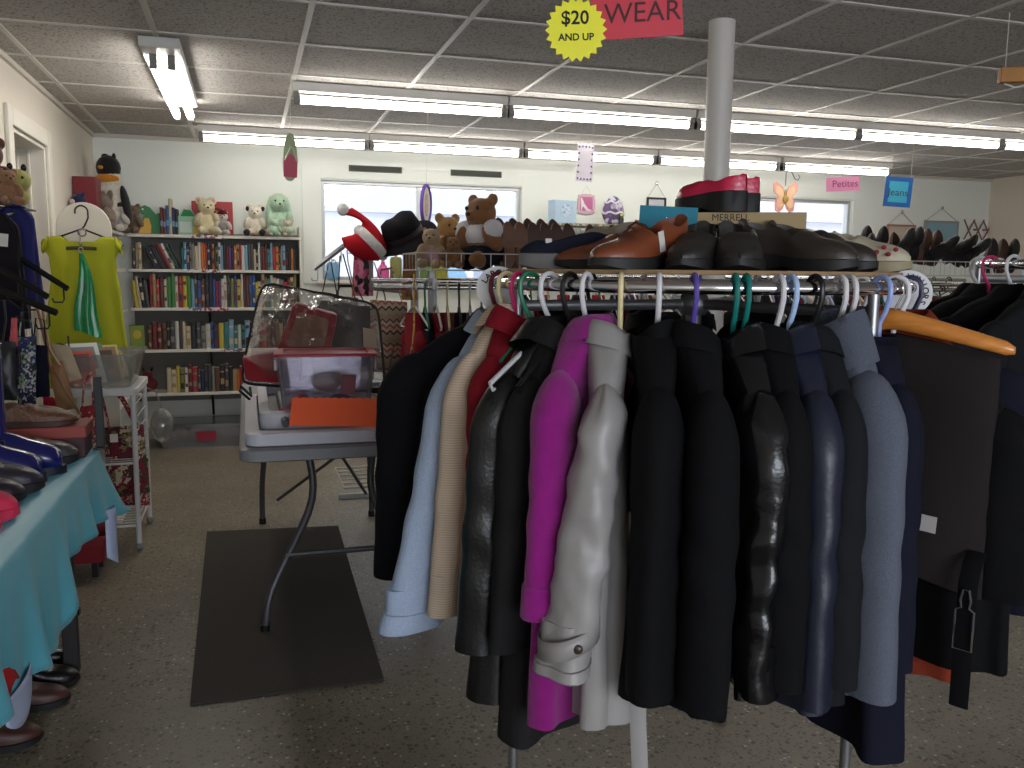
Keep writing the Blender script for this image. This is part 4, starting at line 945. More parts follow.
# ------------------------------------------------------------------ books, one by one
PC = {'black': (30, 28, 30), 'dark grey': (66, 64, 66), 'grey': (128, 124, 120), 'white': (214, 210, 202), 'cream': (206, 190, 156), 'tan': (168, 136, 98), 'brown': (92, 60, 42), 'dark red': (104, 28, 34), 'red': (170, 40, 42), 'orange': (206, 112, 40), 'yellow': (206, 184, 60), 'olive': (124, 120, 56), 'green': (60, 130, 62), 'dark green': (32, 76, 56), 'teal': (44, 124, 126), 'light blue': (120, 166, 196), 'blue': (46, 84, 150), 'navy': (30, 38, 78), 'purple': (98, 56, 116), 'pink': (196, 100, 128)}
BM = {}
def bookmat(c):
    if c not in BM:
        BM[c] = M('book_'+c.replace(' ', '_'), tuple(int(v*.85+12) for v in PC[c]), .5)
    return BM[c]
PAGE = M('book_pages', (200, 190, 168), .85)
BOOKMESH = {}
def book(x, y, z, w, h, d, col, label, group, lean=0, axis='x', stripe=None, nrm=None):
    """closed book standing on the shelf; spine toward the aisle"""
    g = G(); r = w*.5
    c = .0016
    prof = [(-w/2, d), (-w/2, .004)]+[(-w/2+w*k/6, -.003*math.sin(PI*k/6)) for k in range(1, 6)]+[(w/2, .004), (w/2, d), (w/2-c, d), (w/2-c, .006), (-w/2+c, .006), (-w/2+c, d)]
    g.prism(prof, h)
    g.mi = 1; g.b2((-w/2+c, .006, .003), (w/2-c, d-.004, h-.003)); g.mi = 2
    if stripe:
        for (a, b) in stripe[1]: g.b2((-w*.36, -.0036, h*a), (w*.36, .001, h*b))
    mats = [bookmat(col), PAGE, bookmat(stripe[0]) if stripe else PAGE]
    o = solo('book', g, mats, label, 'book', (x, y, z+.0005), (0, 0, 0), group, smooth=False)
    o.rotation_euler = (0, lean, 0 if axis == 'x' else PI/2)
    return o
rb = random.Random(11)
SHN = ['top', 'second', 'third', 'fourth']
rows = [
 (SZ[1], .232, -.80, BX1-.01, 'dark grey,tan,cream;black,navy,black,dark grey,black,red,white,black,dark green;teal,light blue,navy,grey,grey,cream,white,orange,orange,red,navy,black,orange,dark grey,dark green,white,light blue,black,dark red,purple,navy,orange,tan,red,white,light blue,dark grey,dark grey,cream,black,white,dark grey,dark red,dark red,teal,light blue,red,orange,dark green,grey,light blue,black,black,orange,dark grey'),
 (SZ[2], .262, -.80, BX1-.01, ';yellow,cream,black,dark grey,red,tan,red,dark red,cream,green,green,white,red,yellow,green,light blue,dark grey,blue,brown,black,navy,blue,red,purple,white,white,dark grey,olive,blue,yellow,white,dark red,brown,blue,blue,yellow,cream,tan,olive,teal,white,cream,white,grey,red,dark red,tan,olive'),
 (SZ[3], .225, -.72, BX1-.01, ';brown,dark red,dark red,brown,black,dark grey,white,dark grey,cream,cream,black,dark grey,grey,white,blue,navy,yellow,teal,light blue,teal,white,teal,light blue,navy,purple,dark red,red,brown,dark red,brown,tan,black,dark grey,brown,dark red'),
 (SZ[4], .215, -.60, BX1-.01, ';cream,cream,yellow,olive,white,dark red,red,dark grey,navy,dark grey,dark grey,grey,brown,black,dark grey,black,tan,orange,red,white,grey,purple,dark red,brown,tan,yellow,yellow,dark grey,navy,brown,olive,tan'),
]
for ri, (z, hmax, x0, x1, spec) in enumerate(rows):
    parts_ = spec.split(';'); lean_list = parts_[1].split(',') if ri == 0 else []
    seq = []
    for pi_, s in enumerate(parts_):
        for cname in [q for q in s.split(',') if q]:
            seq.append((cname, ri == 0 and pi_ == 1))
    n = len(seq); sp = (x1-x0)
    ws = [rb.uniform(.7, 1.3) for _ in seq]; tot = sum(ws)*1.0
    leanang = .42
    scale = (sp-(.13 if ri == 0 else 0))/tot
    x = x0; cnt = 0
    for i, (cname, ln) in enumerate(seq):
        w = min(.05, ws[i]*scale)*.97; h = hmax*rb.uniform(.74, .99)*(.9 if ri in (0,) and not ln else 1); d = rb.uniform(.11, .15)
        if ri == 0: h = min(h, .212)
        cnt += 1
        st = None
        if rb.random() < .5:
            sc_ = rb.choice([c for c in ('cream', 'tan', 'black', 'dark grey', 'grey', 'dark red') if c != cname]); a = rb.uniform(.12, .3); st = (sc_, [(a, a+rb.uniform(.12, .3)), (.72, .72+rb.uniform(.03, .14))])
        desc = rb.choice(['paperback', 'book']) if h < hmax*.85 else 'tall book'
        lab = '%s %s, %s from the left on the %s row of the bookcase' % (cname, desc, ordn(cnt), SHN[ri])
        le = 0
        if ln: le = -leanang+.0*i; h = min(h*.98, .20)
        elif ri == 1 and i < 4: le = -.10
        elif rb.random() < .08: le = 0
        if ln and not seq[i-1][1]: x += .09
        xx = x+w/2
        book(xx if not ln else x+w/2, BY0+.02, z+(0 if not le else abs(math.sin(le))*w/2), w, h, d, cname, lab, 'books on the %s row of the bookcase' % SHN[ri], le, stripe=st)
        x += w/ (math.cos(le) if le else 1)+.0004
        if ln and i+1 < n and not seq[i+1][1]: x += .012
# books on the corner shelves (spines facing the aisle)
y = 6.52
for k, (c, h, w, si) in enumerate([('grey', .20, .05, 1), ('tan', .19, .04, 1), ('dark grey', .21, .05, 1), ('blue', .24, .04, 2), ('dark red', .23, .035, 2), ('pink', .22, .03, 2), ('white', .24, .035, 2), ('grey', .22, .03, 2), ('navy', .20, .04, 3), ('green', .21, .05, 3), ('red', .2, .03, 3)]):
    if k in (3, 8): y = 6.52
    book(RX1-.03, y+.05, SZ[si], w, h, .14, c, '%s book, %s along the %s corner shelf beside the bookcase' % (c, ordn(k+1 if k < 3 else k-2 if k < 8 else k-7), SHN[si-1]), 'books on the corner shelves', 0, 'y', ('white', [(.3, .6)])); y += w+.01 if k != 2 else 0
# ------------------------------------------------------------------ plush toys and boxes on top
def plush(name, label, loc, rot, body, mat, parts=(), vox=.008, group=None, cat='stuffed animal', scale=1.0, tilt=0):
    """body: ellipsoids (centre, radii[, rot]) fused into one skin; parts: (name, ellipsoids, material)"""
    t = thing(name, label, cat, loc, (tilt, 0, rot), group); t.scale = (scale,)*3
    g = G()
    for e in body: g.ell(e[0], e[1], 16, 12, rot=e[2] if len(e) > 2 else None)
    obj('body', g, mat, t, remesh=vox, ang=0)
    for pn, es, pm in parts:
        g = G()
        for e in es: g.ell(e[0], e[1], 12, 8, rot=e[2] if len(e) > 2 else None)
        obj(pn, g, pm, t, ang=0)
    return t
def FUR(n, rgb): return M('fur_'+n, rgb, .95, bump=.8, bscale=90, var=.12, vscale=40, sheen=.2)
EYE = M('bead_eye', (14, 12, 12), .2); NOSE = M('stitched_nose', (40, 28, 26), .6)
def bear_body(ear=.05, leg=1.0):
    return [((0, 0, .12), (.085, .075, .11)), ((0, -.02, .27), (.08, .072, .075)), ((0, -.08, .255), (.038, .032, .03)), ((-.062, -.005, .335), (ear*.7, .018, ear*.7)), ((.062, -.005, .335), (ear*.7, .018, ear*.7)),
            ((-.09, -.04, .15), (.035, .05, .075), (.5, .4, 0)), ((.09, -.04, .15), (.035, .05, .075), (.5, -.4, 0)), ((-.06, -.10, .045), (.04, .09*leg, .042), (0, 0, -.3)), ((.06, -.10, .045), (.04, .09*leg, .042), (0, 0, .3))]
def face(ez=.285, ey=-.083, nx=.03): return [('eye', [((-nx, ey, ez), (.009, .006, .009))], EYE), ('eye', [((nx, ey, ez), (.009, .006, .009))], EYE), ('nose', [((0, -.11, .262), (.013, .007, .009))], NOSE)]
ST = SZ[0]+.001
def top(px, y=7.08): p = onY(px, 235, y); return (p.x, y, ST)
plush('teddy_bear', 'cream teddy bear with pink ears in front of the red storybook on the bookcase', top(207), .2, bear_body(.06), FUR('cream', (206, 194, 158)), face()+[('ear_lining', [((-.066, -.02, .335), (.02, .01, .02))], FUR('pink', (196, 150, 150))), ('ear_lining', [((.066, -.02, .335), (.02, .01, .02))], FUR('pink', (196, 150, 150)))], scale=.78)
plush('teddy_bear', 'small pale bear in a dark red cap before the red storybook', top(223, 7.07), 0, bear_body(.03), FUR('white', (196, 190, 184)), face()+[('cap', [((0, -.015, .325), (.075, .07, .045)), ((0, -.08, .315), (.05, .035, .012))], FAB('dark_red_felt', (90, 20, 26), .9)), ('vest', [((0, -.01, .13), (.09, .08, .08))], FAB('grey_knit', (140, 132, 128)))], scale=.52)
plush('stuffed_dog', 'white dog plush with black ears and paws sitting at the bookcase top', top(256), -.1, bear_body(.06), FUR('ivory', (214, 206, 188)), face()+[('ear', [((-.08, -.01, .32), (.028, .016, .032))], FUR('black', (26, 24, 24))), ('ear', [((.08, -.01, .32), (.028, .016, .032))], FUR('black', (26, 24, 24))), ('paw', [((-.085, -.17, .04), (.04, .03, .04))], FUR('black', (26, 24, 24))), ('paw', [((.085, -.17, .04), (.04, .03, .04))], FUR('black', (26, 24, 24)))], scale=.66)
bunny = [((0, 0, .12), (.10, .085, .13)), ((0, -.02, .31), (.085, .085, .09)), ((0, -.085, .29), (.04, .03, .03)), ((-.085, -.01, .25), (.03, .025, .13), (0, .15, 0)), ((.085, -.01, .25), (.03, .025, .13), (0, -.15, 0)), ((-.07, -.10, .05), (.05, .11, .05)), ((.07, -.10, .05), (.05, .11, .05)), ((-.09, -.06, .16), (.035, .05, .07)), ((.09, -.06, .16), (.035, .05, .07))]
plush('stuffed_rabbit', 'large mint green rabbit plush with hanging ears at the bookcase end', top(279, 7.1), .1, bunny, FUR('mint', (164, 190, 164)), [('eye', [((-.035, -.09, .325), (.011, .008, .011))], EYE), ('eye', [((.035, -.09, .325), (.011, .008, .011))], EYE), ('nose', [((0, -.118, .296), (.012, .007, .009))], NOSE)], scale=.84)
plush('teddy_bear', 'tiny mint bear plush leaning against the large mint rabbit', top(275, 7.0), 0, bear_body(.05), FUR('pale_mint', (178, 198, 174)), face(), scale=.38)
plush('teddy_bear', 'tiny cream and pink bear plush beside the tiny mint bear', top(288, 7.0), 0, bear_body(.05), FUR('peach', (202, 178, 158)), face(), scale=.36)
plush('stuffed_lizard', 'flat tan beanie plush lying between the dog plush and the mint rabbit', top(266, 6.99), .3, [((0, 0, .02), (.06, .03, .02)), ((.06, 0, .02), (.03, .025, .02)), ((-.08, 0, .015), (.05, .012, .012))], FUR('tan', (150, 116, 92)), [('eye', [((.075, -.015, .033), (.005, .004, .005))], EYE)])
# red storybook standing behind
t = thing('storybook', 'large red storybook with a round cut-out standing behind the cream teddy bear', 'book', (top(210)[0]+.02, 7.17, ST), .05)
t.rotation_euler = (-.1, 0, .05)
g = G(); g.b2((-.15, -.012, 0), (.15, .012, .265)); obj('cover', g, M('storybook_red', (160, 28, 34), .4), t, smooth=False, bevel=.003)
g = G(); g.tube([(.09*math.cos(2*PI*k/30)+.02, -.013, .13+.08*math.sin(2*PI*k/30)) for k in range(30)], .008, 6, closed=True); obj('round_frame', g, M('storybook_dark', (84, 18, 24), .5), t)
g = G(); g.lathe([(.001, 0), (.086, 0), (.086, .002)], 28, T=Matrix.Translation((.02, -.0125, .13)) @ Euler((PI/2, 0, 0)).to_matrix().to_4x4()); obj('picture', g, MP('storybook_art', [(120, 30, 30), (170, 60, 50), (90, 20, 30)], 'noise', 14), t, smooth=False)
g = G(); g.tube([(-.02+.02*k/4*3, -.0135, .20+.012*math.sin(k*2)) for k in range(8)], .003, 5); obj('gold_title', g, M('gold_foil', (190, 140, 50), .35, .6), t)
# green dinosaur shaped board books
def boardbook(pts, th, name, label, loc, rot, mat, parts=()):
    t = thing(name, label, 'board book', loc, rot)
    Tm = Matrix(((1, 0, 0, 0), (0, 0, -1, th/2), (0, 1, 0, 0), (0, 0, 0, 1)))
    g = G(); g.prism(pts, th, T=Tm); obj('cover', g, mat, t, smooth=False, bevel=.002)
    for pn, pp, pm in parts:
        g = G(); g.prism(pp, .003, T=Matrix(((1, 0, 0, 0), (0, 0, -1, -th/2+.001), (0, 1, 0, 0), (0, 0, 0, 1)))); obj(pn, g, pm, t, smooth=False)
    return t
GR = M('board_green', (30, 118, 58), .5); YE = M('board_yellow', (206, 160, 50), .5)
din = [(-.085, 0), (.12, 0), (.12, .05), (.10, .13), (.07, .165), (.04, .15), (.02, .175), (.0, .20), (-.035, .215), (-.07, .20), (-.085, .17), (-.06, .155), (-.04, .15), (-.055, .11), (-.08, .06)]
boardbook(din, .03, 'dinosaur_book', 'green dinosaur shaped board book with a yellow belly on the bookcase', top(151, 7.12), .1, GR, [('yellow_belly', [(-.085, .008), (.0, .008), (.005, .06), (-.01, .12), (-.04, .12), (-.065, .06)], YE), ('eye', [(-.05+.008*math.cos(k), .185+.008*math.sin(k)) for k in range(6)], M('board_white', (214, 210, 196), .5))])
boardbook([(-.07, 0), (.085, 0), (.085, .12), (.05, .15), (.03, .19), (-.02, .195), (-.05, .16), (-.07, .13)], .04, 'dinosaur_book', 'mint and green house shaped board book leaning beside the upright books', top(188, 7.10), -.1, M('board_mint', (150, 190, 164), .5), [('green_roof', [(-.045, .14), (.06, .14), (.03, .185), (-.02, .19)], GR), ('title_panel', [(-.055, .02), (.03, .02), (.03, .10), (-.055, .10)], M('board_pale', (200, 214, 206), .5)), ('yellow_side', [(.04, .0), (.082, .0), (.082, .10), (.05, .12)], YE)])
# a few upright books on top
for k, (px, c, h) in enumerate(((162, 'dark red', .20), (165, 'brown', .19), (168, 'blue', .215), (171, 'cream', .265), (174, 'navy', .20), (177, 'black', .19))):
    p = top(px, 7.06); book(p[0], 7.06, ST, .021, h, .13, c, '%s upright book, %s in the short stand on top of the bookcase' % (c, ordn(k+1)), 'books on top of the bookcase', 0, stripe=('light blue', [(.3, .5)]))
# toys on the corner unit
plush('stuffed_mouse', 'grey beige plush animal slumped on the corner shelf below the penguin', (-.90, 6.60, ST), -.9, bear_body(.07), FUR('greige', (140, 124, 110)), face(), scale=.72)
plush('stuffed_cat', 'black and white plush cat with a tall tail on the corner shelf', (-.845, 6.82, ST), -.6, bear_body(.04), FUR('snow', (190, 184, 176)), face()+[('black_mask', [((0, -.035, .305), (.083, .06, .045))], FUR('black', (0, 0, 0))), ('tail', [((.03, .07, .28), (.016, .016, .15), (.1, .12, 0))], FUR('black', (0, 0, 0))), ('spot', [((-.02, -.075, .14), (.03, .02, .03))], FUR('black', (0, 0, 0)))], scale=.62)
plush('stuffed_monkey', 'brown grey plush beside the dinosaur book on the corner shelf', (-.79, 7.06, ST), -.3, bear_body(.05), FUR('mouse_brown', (112, 92, 74)), face(), scale=.6)
PENG = FUR('penguin_white', (208, 202, 188))
pb = [((0, 0, .2), (.13, .12, .21)), ((0, 0, .40), (.095, .09, .10))]
t = plush('stuffed_penguin', 'big penguin plush with a black head and orange collar on the corner shelf', (-.915, 6.86, ST), -.5, pb, PENG, [('black_head', [((0, -.005, .50), (.092, .092, .10)), ((.05, -.0, .585), (.015, .015, .03)), ((-.03, 0, .592), (.03, .02, .02))], FUR('black', (0, 0, 0))), ('orange_collar', [((0, -.02, .412), (.098, .095, .045))], FUR('orange', (206, 130, 24))), ('wing', [((.14, 0, .22), (.02, .05, .15), (0, -.2, 0))], FUR('black', (0, 0, 0))), ('wing', [((-.14, 0, .22), (.02, .05, .15), (0, .2, 0))], FUR('black', (0, 0, 0))), ('beak', [((0, -.10, .495), (.02, .02, .014))], FUR('orange', (0, 0, 0)))], scale=.90)
q = onX(86, 184, -.95)
t = thing('red_box', 'tall dark red gift box standing in the corner beside the penguin', 'box', (-.99, 6.40, ST), -.05)
g = G(); g.b2((-.068, -.08, 0), (.068, .08, .31)); obj('box_body', g, M('red_board', (120, 26, 36), .5), t, smooth=False, bevel=.003)
g = G(); g.b2((-.07, -.082, .285), (.07, .082, .335)); obj('lid', g, M('red_board', (0, 0, 0)), t, smooth=False, bevel=.003)
# ------------------------------------------------------------------ bins on the floor under the bookcase
def floorbin(x, y, w, d, h, label, lid=True, tagc=None, rot=0):
    t = thing('storage_bin', label, 'storage bin', (x, y, 0), rot)
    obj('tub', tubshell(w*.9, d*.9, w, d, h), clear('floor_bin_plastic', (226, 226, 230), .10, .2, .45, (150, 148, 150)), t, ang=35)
    if lid:
        g = G(); lo = rrect(-w/2-.015, -d/2-.015, w/2+.015, d/2+.015, .03); l3 = rrect(-w/2+.02, -d/2+.02, w/2-.02, d/2-.02, .02)
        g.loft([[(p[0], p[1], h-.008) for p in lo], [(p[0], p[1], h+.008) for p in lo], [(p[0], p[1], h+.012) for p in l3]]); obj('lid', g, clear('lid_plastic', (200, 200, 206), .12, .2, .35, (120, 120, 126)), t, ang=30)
    if tagc:
        g = G(); g.b2((tagc[0]-.07, -d/2-.012, tagc[1]-.035), (tagc[0]+.07, -d/2-.006, tagc[1]+.035)); obj('red_label', g, M('red_paper', (150, 40, 60), .7), t, smooth=False)
    return t
floorbin(-.36, 6.96, .62, .36, .17, 'clear storage bin with a red paper label on the floor under the bookcase', True, (.04, .09))
floorbin(.25, 7.02, .5, .34, .21, 'clear storage bin without label behind the folding table under the bookcase')
for k, (x, c) in enumerate(((-.52, (196, 190, 190)), (-.40, (190, 60, 80)), (-.28, (70, 90, 130)), (-.15, (150, 150, 160)))):
    g = G(); g.grid(lambda u, v: (-.06+.12*u, -.12+.24*v, .05+.05*math.sin(PI*u)*math.sin(PI*v)+.02*fnoise((u*4, v*4, k))), 8, 10)
    solo('folded_garment', g, FAB('bin_cloth_%d' % k, c), '%s folded cloth inside the labelled floor bin' % ('pale', 'pink red', 'blue', 'silver grey')[k], 'cloth', (x, 6.96, .02), solid=.02)
plush('stuffed_ladybird', 'small dark red bug shaped bag with round feelers on the fourth row of the bookcase', (-.74, 7.08, SZ[4]), 0, [((0, 0, .06), (.07, .05, .06)), ((0, -.02, .13), (.04, .04, .035))], FUR('dark_red', (96, 20, 28)), [('feeler', [((-.03, -.02, .175), (.008, .008, .02), (0, -.4, 0))], EYE), ('feeler', [((.03, -.02, .175), (.008, .008, .02), (0, .4, 0))], EYE)])
g = G(); g.b2((-.05, -.01, 0), (.05, .012, .18)); t = thing('picture_book', 'lime green picture book facing out on the third row of the bookcase', 'book', (-.80, 7.05, SZ[3]), .15); obj('cover', g, M('lime_cover', (130, 150, 50), .5), t, smooth=False, bevel=.002)
g = G(); g.ell((0, -.011, .11), (.03, .003, .035)); obj('printed_motif', g, M('cover_yellow', (196, 170, 60), .5), t)
# ================================================================== left side: cloth-covered table with boots, shoes and boxes
LX0, LX1, LY0, LY1, LZ = WL+.02, -.485, 1.25, 3.07, .735
t = thing('display_table', 'dark legged display table along the side wall under the turquoise cloth', 'table', ((LX0+LX1)/2, (LY0+LY1)/2, 0))
cx, cyy = (LX0+LX1)/2, (LY0+LY1)/2
g = G(); g.b2((LX0-cx+.01, LY0-cyy+.01, LZ-.035), (LX1-cx-.012, LY1-cyy-.012, LZ-.006)); obj('tabletop', g, M('dark_tabletop', (60, 54, 50), .6), t, smooth=False, bevel=.003)
for (xx, yy) in ((LX1-.10, 3.02), (LX0+.05, 3.02), (LX1-.10, 1.35), (LX0+.05, 1.35)):
    g = G(); g.b2((xx-cx-.022, yy-cyy-.022, 0), (xx-cx+.022, yy-cyy+.022, LZ-.035)); obj('leg', g, M('dark_table_leg', (34, 31, 32), .6), t, smooth=False, bevel=.003)
# turquoise cloth: flat on top, hanging over the aisle side and the far end
TUR = M('turquoise_satin', (90, 178, 196), .40, bump=.12, bscale=40, sheen=.1, var=.04, vscale=6)
cl = thing('tablecloth', 'turquoise satin tablecloth hanging unevenly over the aisle side of the display table', 'tablecloth', (0, 0, 0))
hem = [(1.25, .22), (1.75, .24), (1.96, .28), (2.1, .30), (2.24, .335), (2.32, .31), (2.42, .265), (2.455, .195), (2.7, .19), (2.9, .20), (3.07, .22)]
def hemd(y):
    for (a, b), (c2, d) in zip(hem, hem[1:]):
        if a <= y <= c2: u = (y-a)/(c2-a); u = u*u*(3-2*u); return b+(d-b)*u
    return hem[-1][1]
g = G()
prof_n = 9
def clothrow(y, drop, k):
    row = []
    for i in range(8):
        u = i/7; x = LX0+.005+(LX1-.004-LX0)*u; row.append((x, y, LZ+.0015+.002*fnoise((x*9, y*7, 1))))
    for i in range(1, 15):
        v = i/14
        wv = (.012*math.sin(y*19+.6)+.008*math.sin(y*37+1))*v**.8+.012*v+.028*v*max(0, (y-2.8)/.27)
        row.append((LX1+.004+wv*(.4+v)+.006*math.sin(v*3), y+.01*math.sin(y*23)*v, LZ-drop*v+(.0 if i > 1 else 0)))
    return row
rows = []
NR = 90
for j in range(NR+1):
    y = LY0+(LY1-LY0)*j/NR; rows.append(clothrow(y, hemd(y), j))
# end drape at the far end
for i in range(1, 10):
    v = i/9; base = clothrow(LY1, hemd(LY1), 0); row = []
    for q, p in enumerate(base):
        topp = base[q]
        if q < 8: row.append((p[0]+.012*math.sin(p[0]*30)*v, LY1+.004+.03*v+.012*math.sin(p[0]*22)*v, LZ-.26*v))
        else:
            w = (q-7)/14; a = base[q]
            row.append((LX1+.004+(a[0]-LX1-.004)*(1-v*.3)+.03*w*v, LY1+.004+.02*v+.05*w*v, a[2]-(.26*v)*(1-w)*.9-.0*v))
    rows.append(row)
nx = len(rows[0])
gg = G(); gg.v = [Vector(p) for r in rows for p in r]
gg.f = [(i*nx+j, (i+1)*nx+j, (i+1)*nx+j+1, i*nx+j+1) for i in range(len(rows)-1) for j in range(nx-1)]; gg.m = [0]*len(gg.f)
obj('cloth', gg, TUR, cl, solid=.0025, ang=0)
g = G()
def lin1(u, v): 
    y = 1.80+.22*u; return (LX1+.015+.012*math.sin(u*PI), y, .735-.25-.085*v*(math.sin(PI*min(1, u+.1))**.5))
g.grid(lin1, 12, 6); obj('pale_lining', g, M('pale_lining', (176, 186, 216), .6), cl, solid=.002)
g = G()
g.grid(lambda u, v: (LX1+.035+.025*math.sin(u*4)-.0, 2.93+.13*u, .56-.19*v*(.8+.2*math.sin(u*PI))), 8, 8); obj('pale_lining', g, M('pale_lining', (0, 0, 0)), cl, solid=.002)
# ------------------------------------------------------------------ things on the cloth
CLZ = LZ+.005
# red shoe box with a dark lower box and a loafer on it
t = thing('shoe_box', 'maroon shoe box with a brick red lid on the turquoise tablecloth', 'box', (-.715, 2.985, CLZ), .02)
g = G(); g.b2((-.22, -.082, 0), (.22, .082, .09)); obj('box_body', g, M('maroon_board', (66, 34, 40), .6), t, smooth=False, bevel=.002)
g = G(); g.b2((-.225, -.086, .062), (.225, .086, .098)); obj('lid', g, M('brick_red_board', (150, 62, 52), .55), t, smooth=False, bevel=.003)
WOVEN = M('woven_brown_leather', (104, 68, 46), .45, bump=.8, bscale=120, var=.15, vscale=90)
shoe('loafer', 'brown woven leather loafer on the brick red lid of the shoe box', (-.665, 2.955, CLZ+.0985), .10, WOVEN, M('thin_brown_sole', (60, 40, 30), .6), LIN_T, L=.29, W=.10, H=.075, heel=.012, solet=.008, toe_h=.04)
shoe('loafer', 'brown woven leather loafer farther back on the same box lid', (-.70, 3.035, CLZ+.0985), .06, WOVEN, M('thin_brown_sole', (0, 0, 0)), LIN_T, L=.29, W=.09, H=.07, heel=.012, solet=.008, toe_h=.04)
GC = LEA('grey_clog_rubber', (72, 68, 66), .4)
shoe('clog', 'dark grey rubber clog in front of the maroon shoe box', (-.635, 2.83, CLZ), .06, GC, SOLE_K, LIN_K, L=.27, W=.10, H=.085, heel=.028, solet=.02, toe_h=.05)
def rainboot(loc, rot, label):
    t = thing('rain_boot', label, 'boot', loc, rot)
    BL = M('blue_rubber', (26, 28, 96), .22, coat=.3)
    L, W = .27, .095; rings = []
    # shaft down to the foot as one loft along a bent spine
    spine = [(-.085, .40, .062, .06), (-.083, .34, .060, .058), (-.078, .25, .055, .052), (-.07, .16, .052, .047), (-.06, .11, .058, .046), (-.035, .085, .064, .046), (0, .068, .058, .046), (.04, .058, .05, .048), (.08, .050, .045, .049), (.11, .044, .038, .044), (.128, .040, .026, .03)]
    for i, (x, z, rx, ry) in enumerate(spine):
        ang = 0 if i < 3 else min(1, (i-2)/4)*PI/2*.98
        ring = []
        for k in range(24):
            a = 2*PI*k/24; u, v = math.cos(a), math.sin(a)
            dx = u*rx*math.cos(ang); dz = -u*rx*math.sin(ang) if i >= 3 else 0
            zz = z+dz; 
            ring.append((x+dx, v*ry, max(.018, zz)))
        rings.append(ring)
    inner = [[(p[0]*.94-.005, p[1]*.93, p[2]) for p in rings[0]], [(p[0]*.94-.005, p[1]*.9, p[2]-.12) for p in rings[0]]]
    g = G(); g.loft(list(reversed(inner))+rings, (True, True)); obj('boot_body', g, BL, t, ang=50)
    g = G(); rr = []
    for k in range(26):
        s = k/25; x = -.13+.27*s; w = .044*(1 if s < .65 else (1-((s-.65)/.35)**2.2)**.5 if s < 1 else .05)*(min(1, (s/.1))**.5 if s < .1 else 1); w = max(w, .006)*(1-.12*math.exp(-((s-.38)/.12)**2)); lo = 0 if (s < .3 or s > .36) else 0
        rr.append([(x, -w*1.06, lo), (x, -w*1.06, .024), (x, w*1.06, .024), (x, w*1.06, lo)])
    g.loft(rr); obj('sole', g, M('blue_sole', (16, 16, 40), .5), t, ang=35)
    g = G(); g.tube([(x*1.02, y*1.02, .392) for x, y in [(-.085+.062*math.cos(2*PI*k/24), .060*math.sin(2*PI*k/24)) for k in range(24)]], .004, 6, closed=True); obj('rim', g, BL, t)
    g = G(); g.tube([(-.02, -.048, .06), (-.03, -.05, .10), (-.055, -.048, .125)], .009, 8, flat=(.3, 1)); st = obj('strap', g, M('blue_sole', (0, 0, 0)), t)
    t.scale = (.9, .95, .95)
    g = G(); g.tube([(-.045, -.053, .085), (-.02, -.053, .085), (-.02, -.053, .115), (-.045, -.053, .115)], .0028, 6, closed=True); obj('buckle', g, M('dark_buckle', (150, 146, 140), .3, .9), st)
    return t
rainboot((-.635, 2.70, CLZ), .08, 'royal blue rubber rain boot beside the dark grey clog')
rainboot((-.665, 2.59, CLZ), .10, 'royal blue rubber rain boot next to the buckled purple clog')
PCL = LEA('purple_grey_leather', (44, 38, 50), .4)
def buckled(t, L, W, H, bh, top, hw):
    g = G(); g.tube([(.02, -W*.5, .04), (.015, -W*.44, .075), (.01, 0, .105)], .008, 8, flat=(.3, 1)); b_ = obj('strap', g, PCL, t)
    g = G(); g.tube([(.03, -W*.5-.002, .055), (.0, -W*.5-.002, .055), (.0, -W*.46, .08), (.03, -W*.46, .08)], .0028, 6, closed=True); obj('buckle', g, M('dark_buckle', (0, 0, 0)), b_)
shoe('clog', 'dark purple grey buckled clog in front of the blue rain boots', (-.665, 2.48, CLZ), .10, PCL, SOLE_K, LIN_K, L=.28, W=.10, H=.095, heel=.03, solet=.02, toe_h=.05, extra=buckled)
shoe('clog', 'dark purple grey clog between the buckled clog and the pink slippers', (-.68, 2.37, CLZ), .12, PCL, SOLE_K, LIN_K, L=.27, W=.10, H=.08, heel=.026, solet=.018, toe_h=.045)
PKS = M('pink_foam', (214, 46, 84), .7, bump=.1, bscale=150)
shoe('slipper', 'bright pink foam slipper at the near edge of the turquoise table', (-.645, 2.22, CLZ), .05, PKS, PKS, PKS, L=.24, W=.10, H=.05, heel=.022, solet=.02, toe_h=.05, open_b=.5)
shoe('slipper', 'bright pink foam slipper lying against its mate by the purple clog', (-.655, 2.10, CLZ), .02, PKS, PKS, PKS, L=.24, W=.10, H=.05, heel=.022, solet=.02, toe_h=.05, open_b=.5)
# ------------------------------------------------------------------ shoes and boxes under the table
BRS = LEA('dark_brown_shoe', (72, 38, 32), .5)
shoe('oxford_shoe', 'dark brown shoe on the floor under the turquoise cloth nearest its pale corner', (-.73, 2.57, 0), .15, BRS, SOLE_K, LIN_K, L=.29, W=.10, H=.09)
shoe('oxford_shoe', 'reddish brown shoe on the floor behind the dark brown one', (-.70, 2.80, 0), .12, BRS, SOLE_K, LIN_K, L=.29, W=.10, H=.09)
shoe('ankle_boot', 'black shoe on the floor beside the dark table leg', (-.69, 2.93, 0), .12, L_BLK, SOLE_K, LIN_K, L=.28, W=.10, H=.09)
shoe('ankle_boot', 'black shoe on the floor behind the dark table leg', (-.73, 3.10, 0), .12, L_BLK, SOLE_K, LIN_K, L=.28, W=.10, H=.09)
t = thing('red_bin', 'dark red bin on short legs between the turquoise table and the white cart', 'bin', (-.75, 4.05, 0))
g = tubshell(.26, .20, .29, .23, .12, .004, .02); g.v = [v+Vector((0, 0, .07)) for v in g.v]; obj('tub', g, M('red_bin_plastic', (120, 16, 26), .45), t, ang=35)
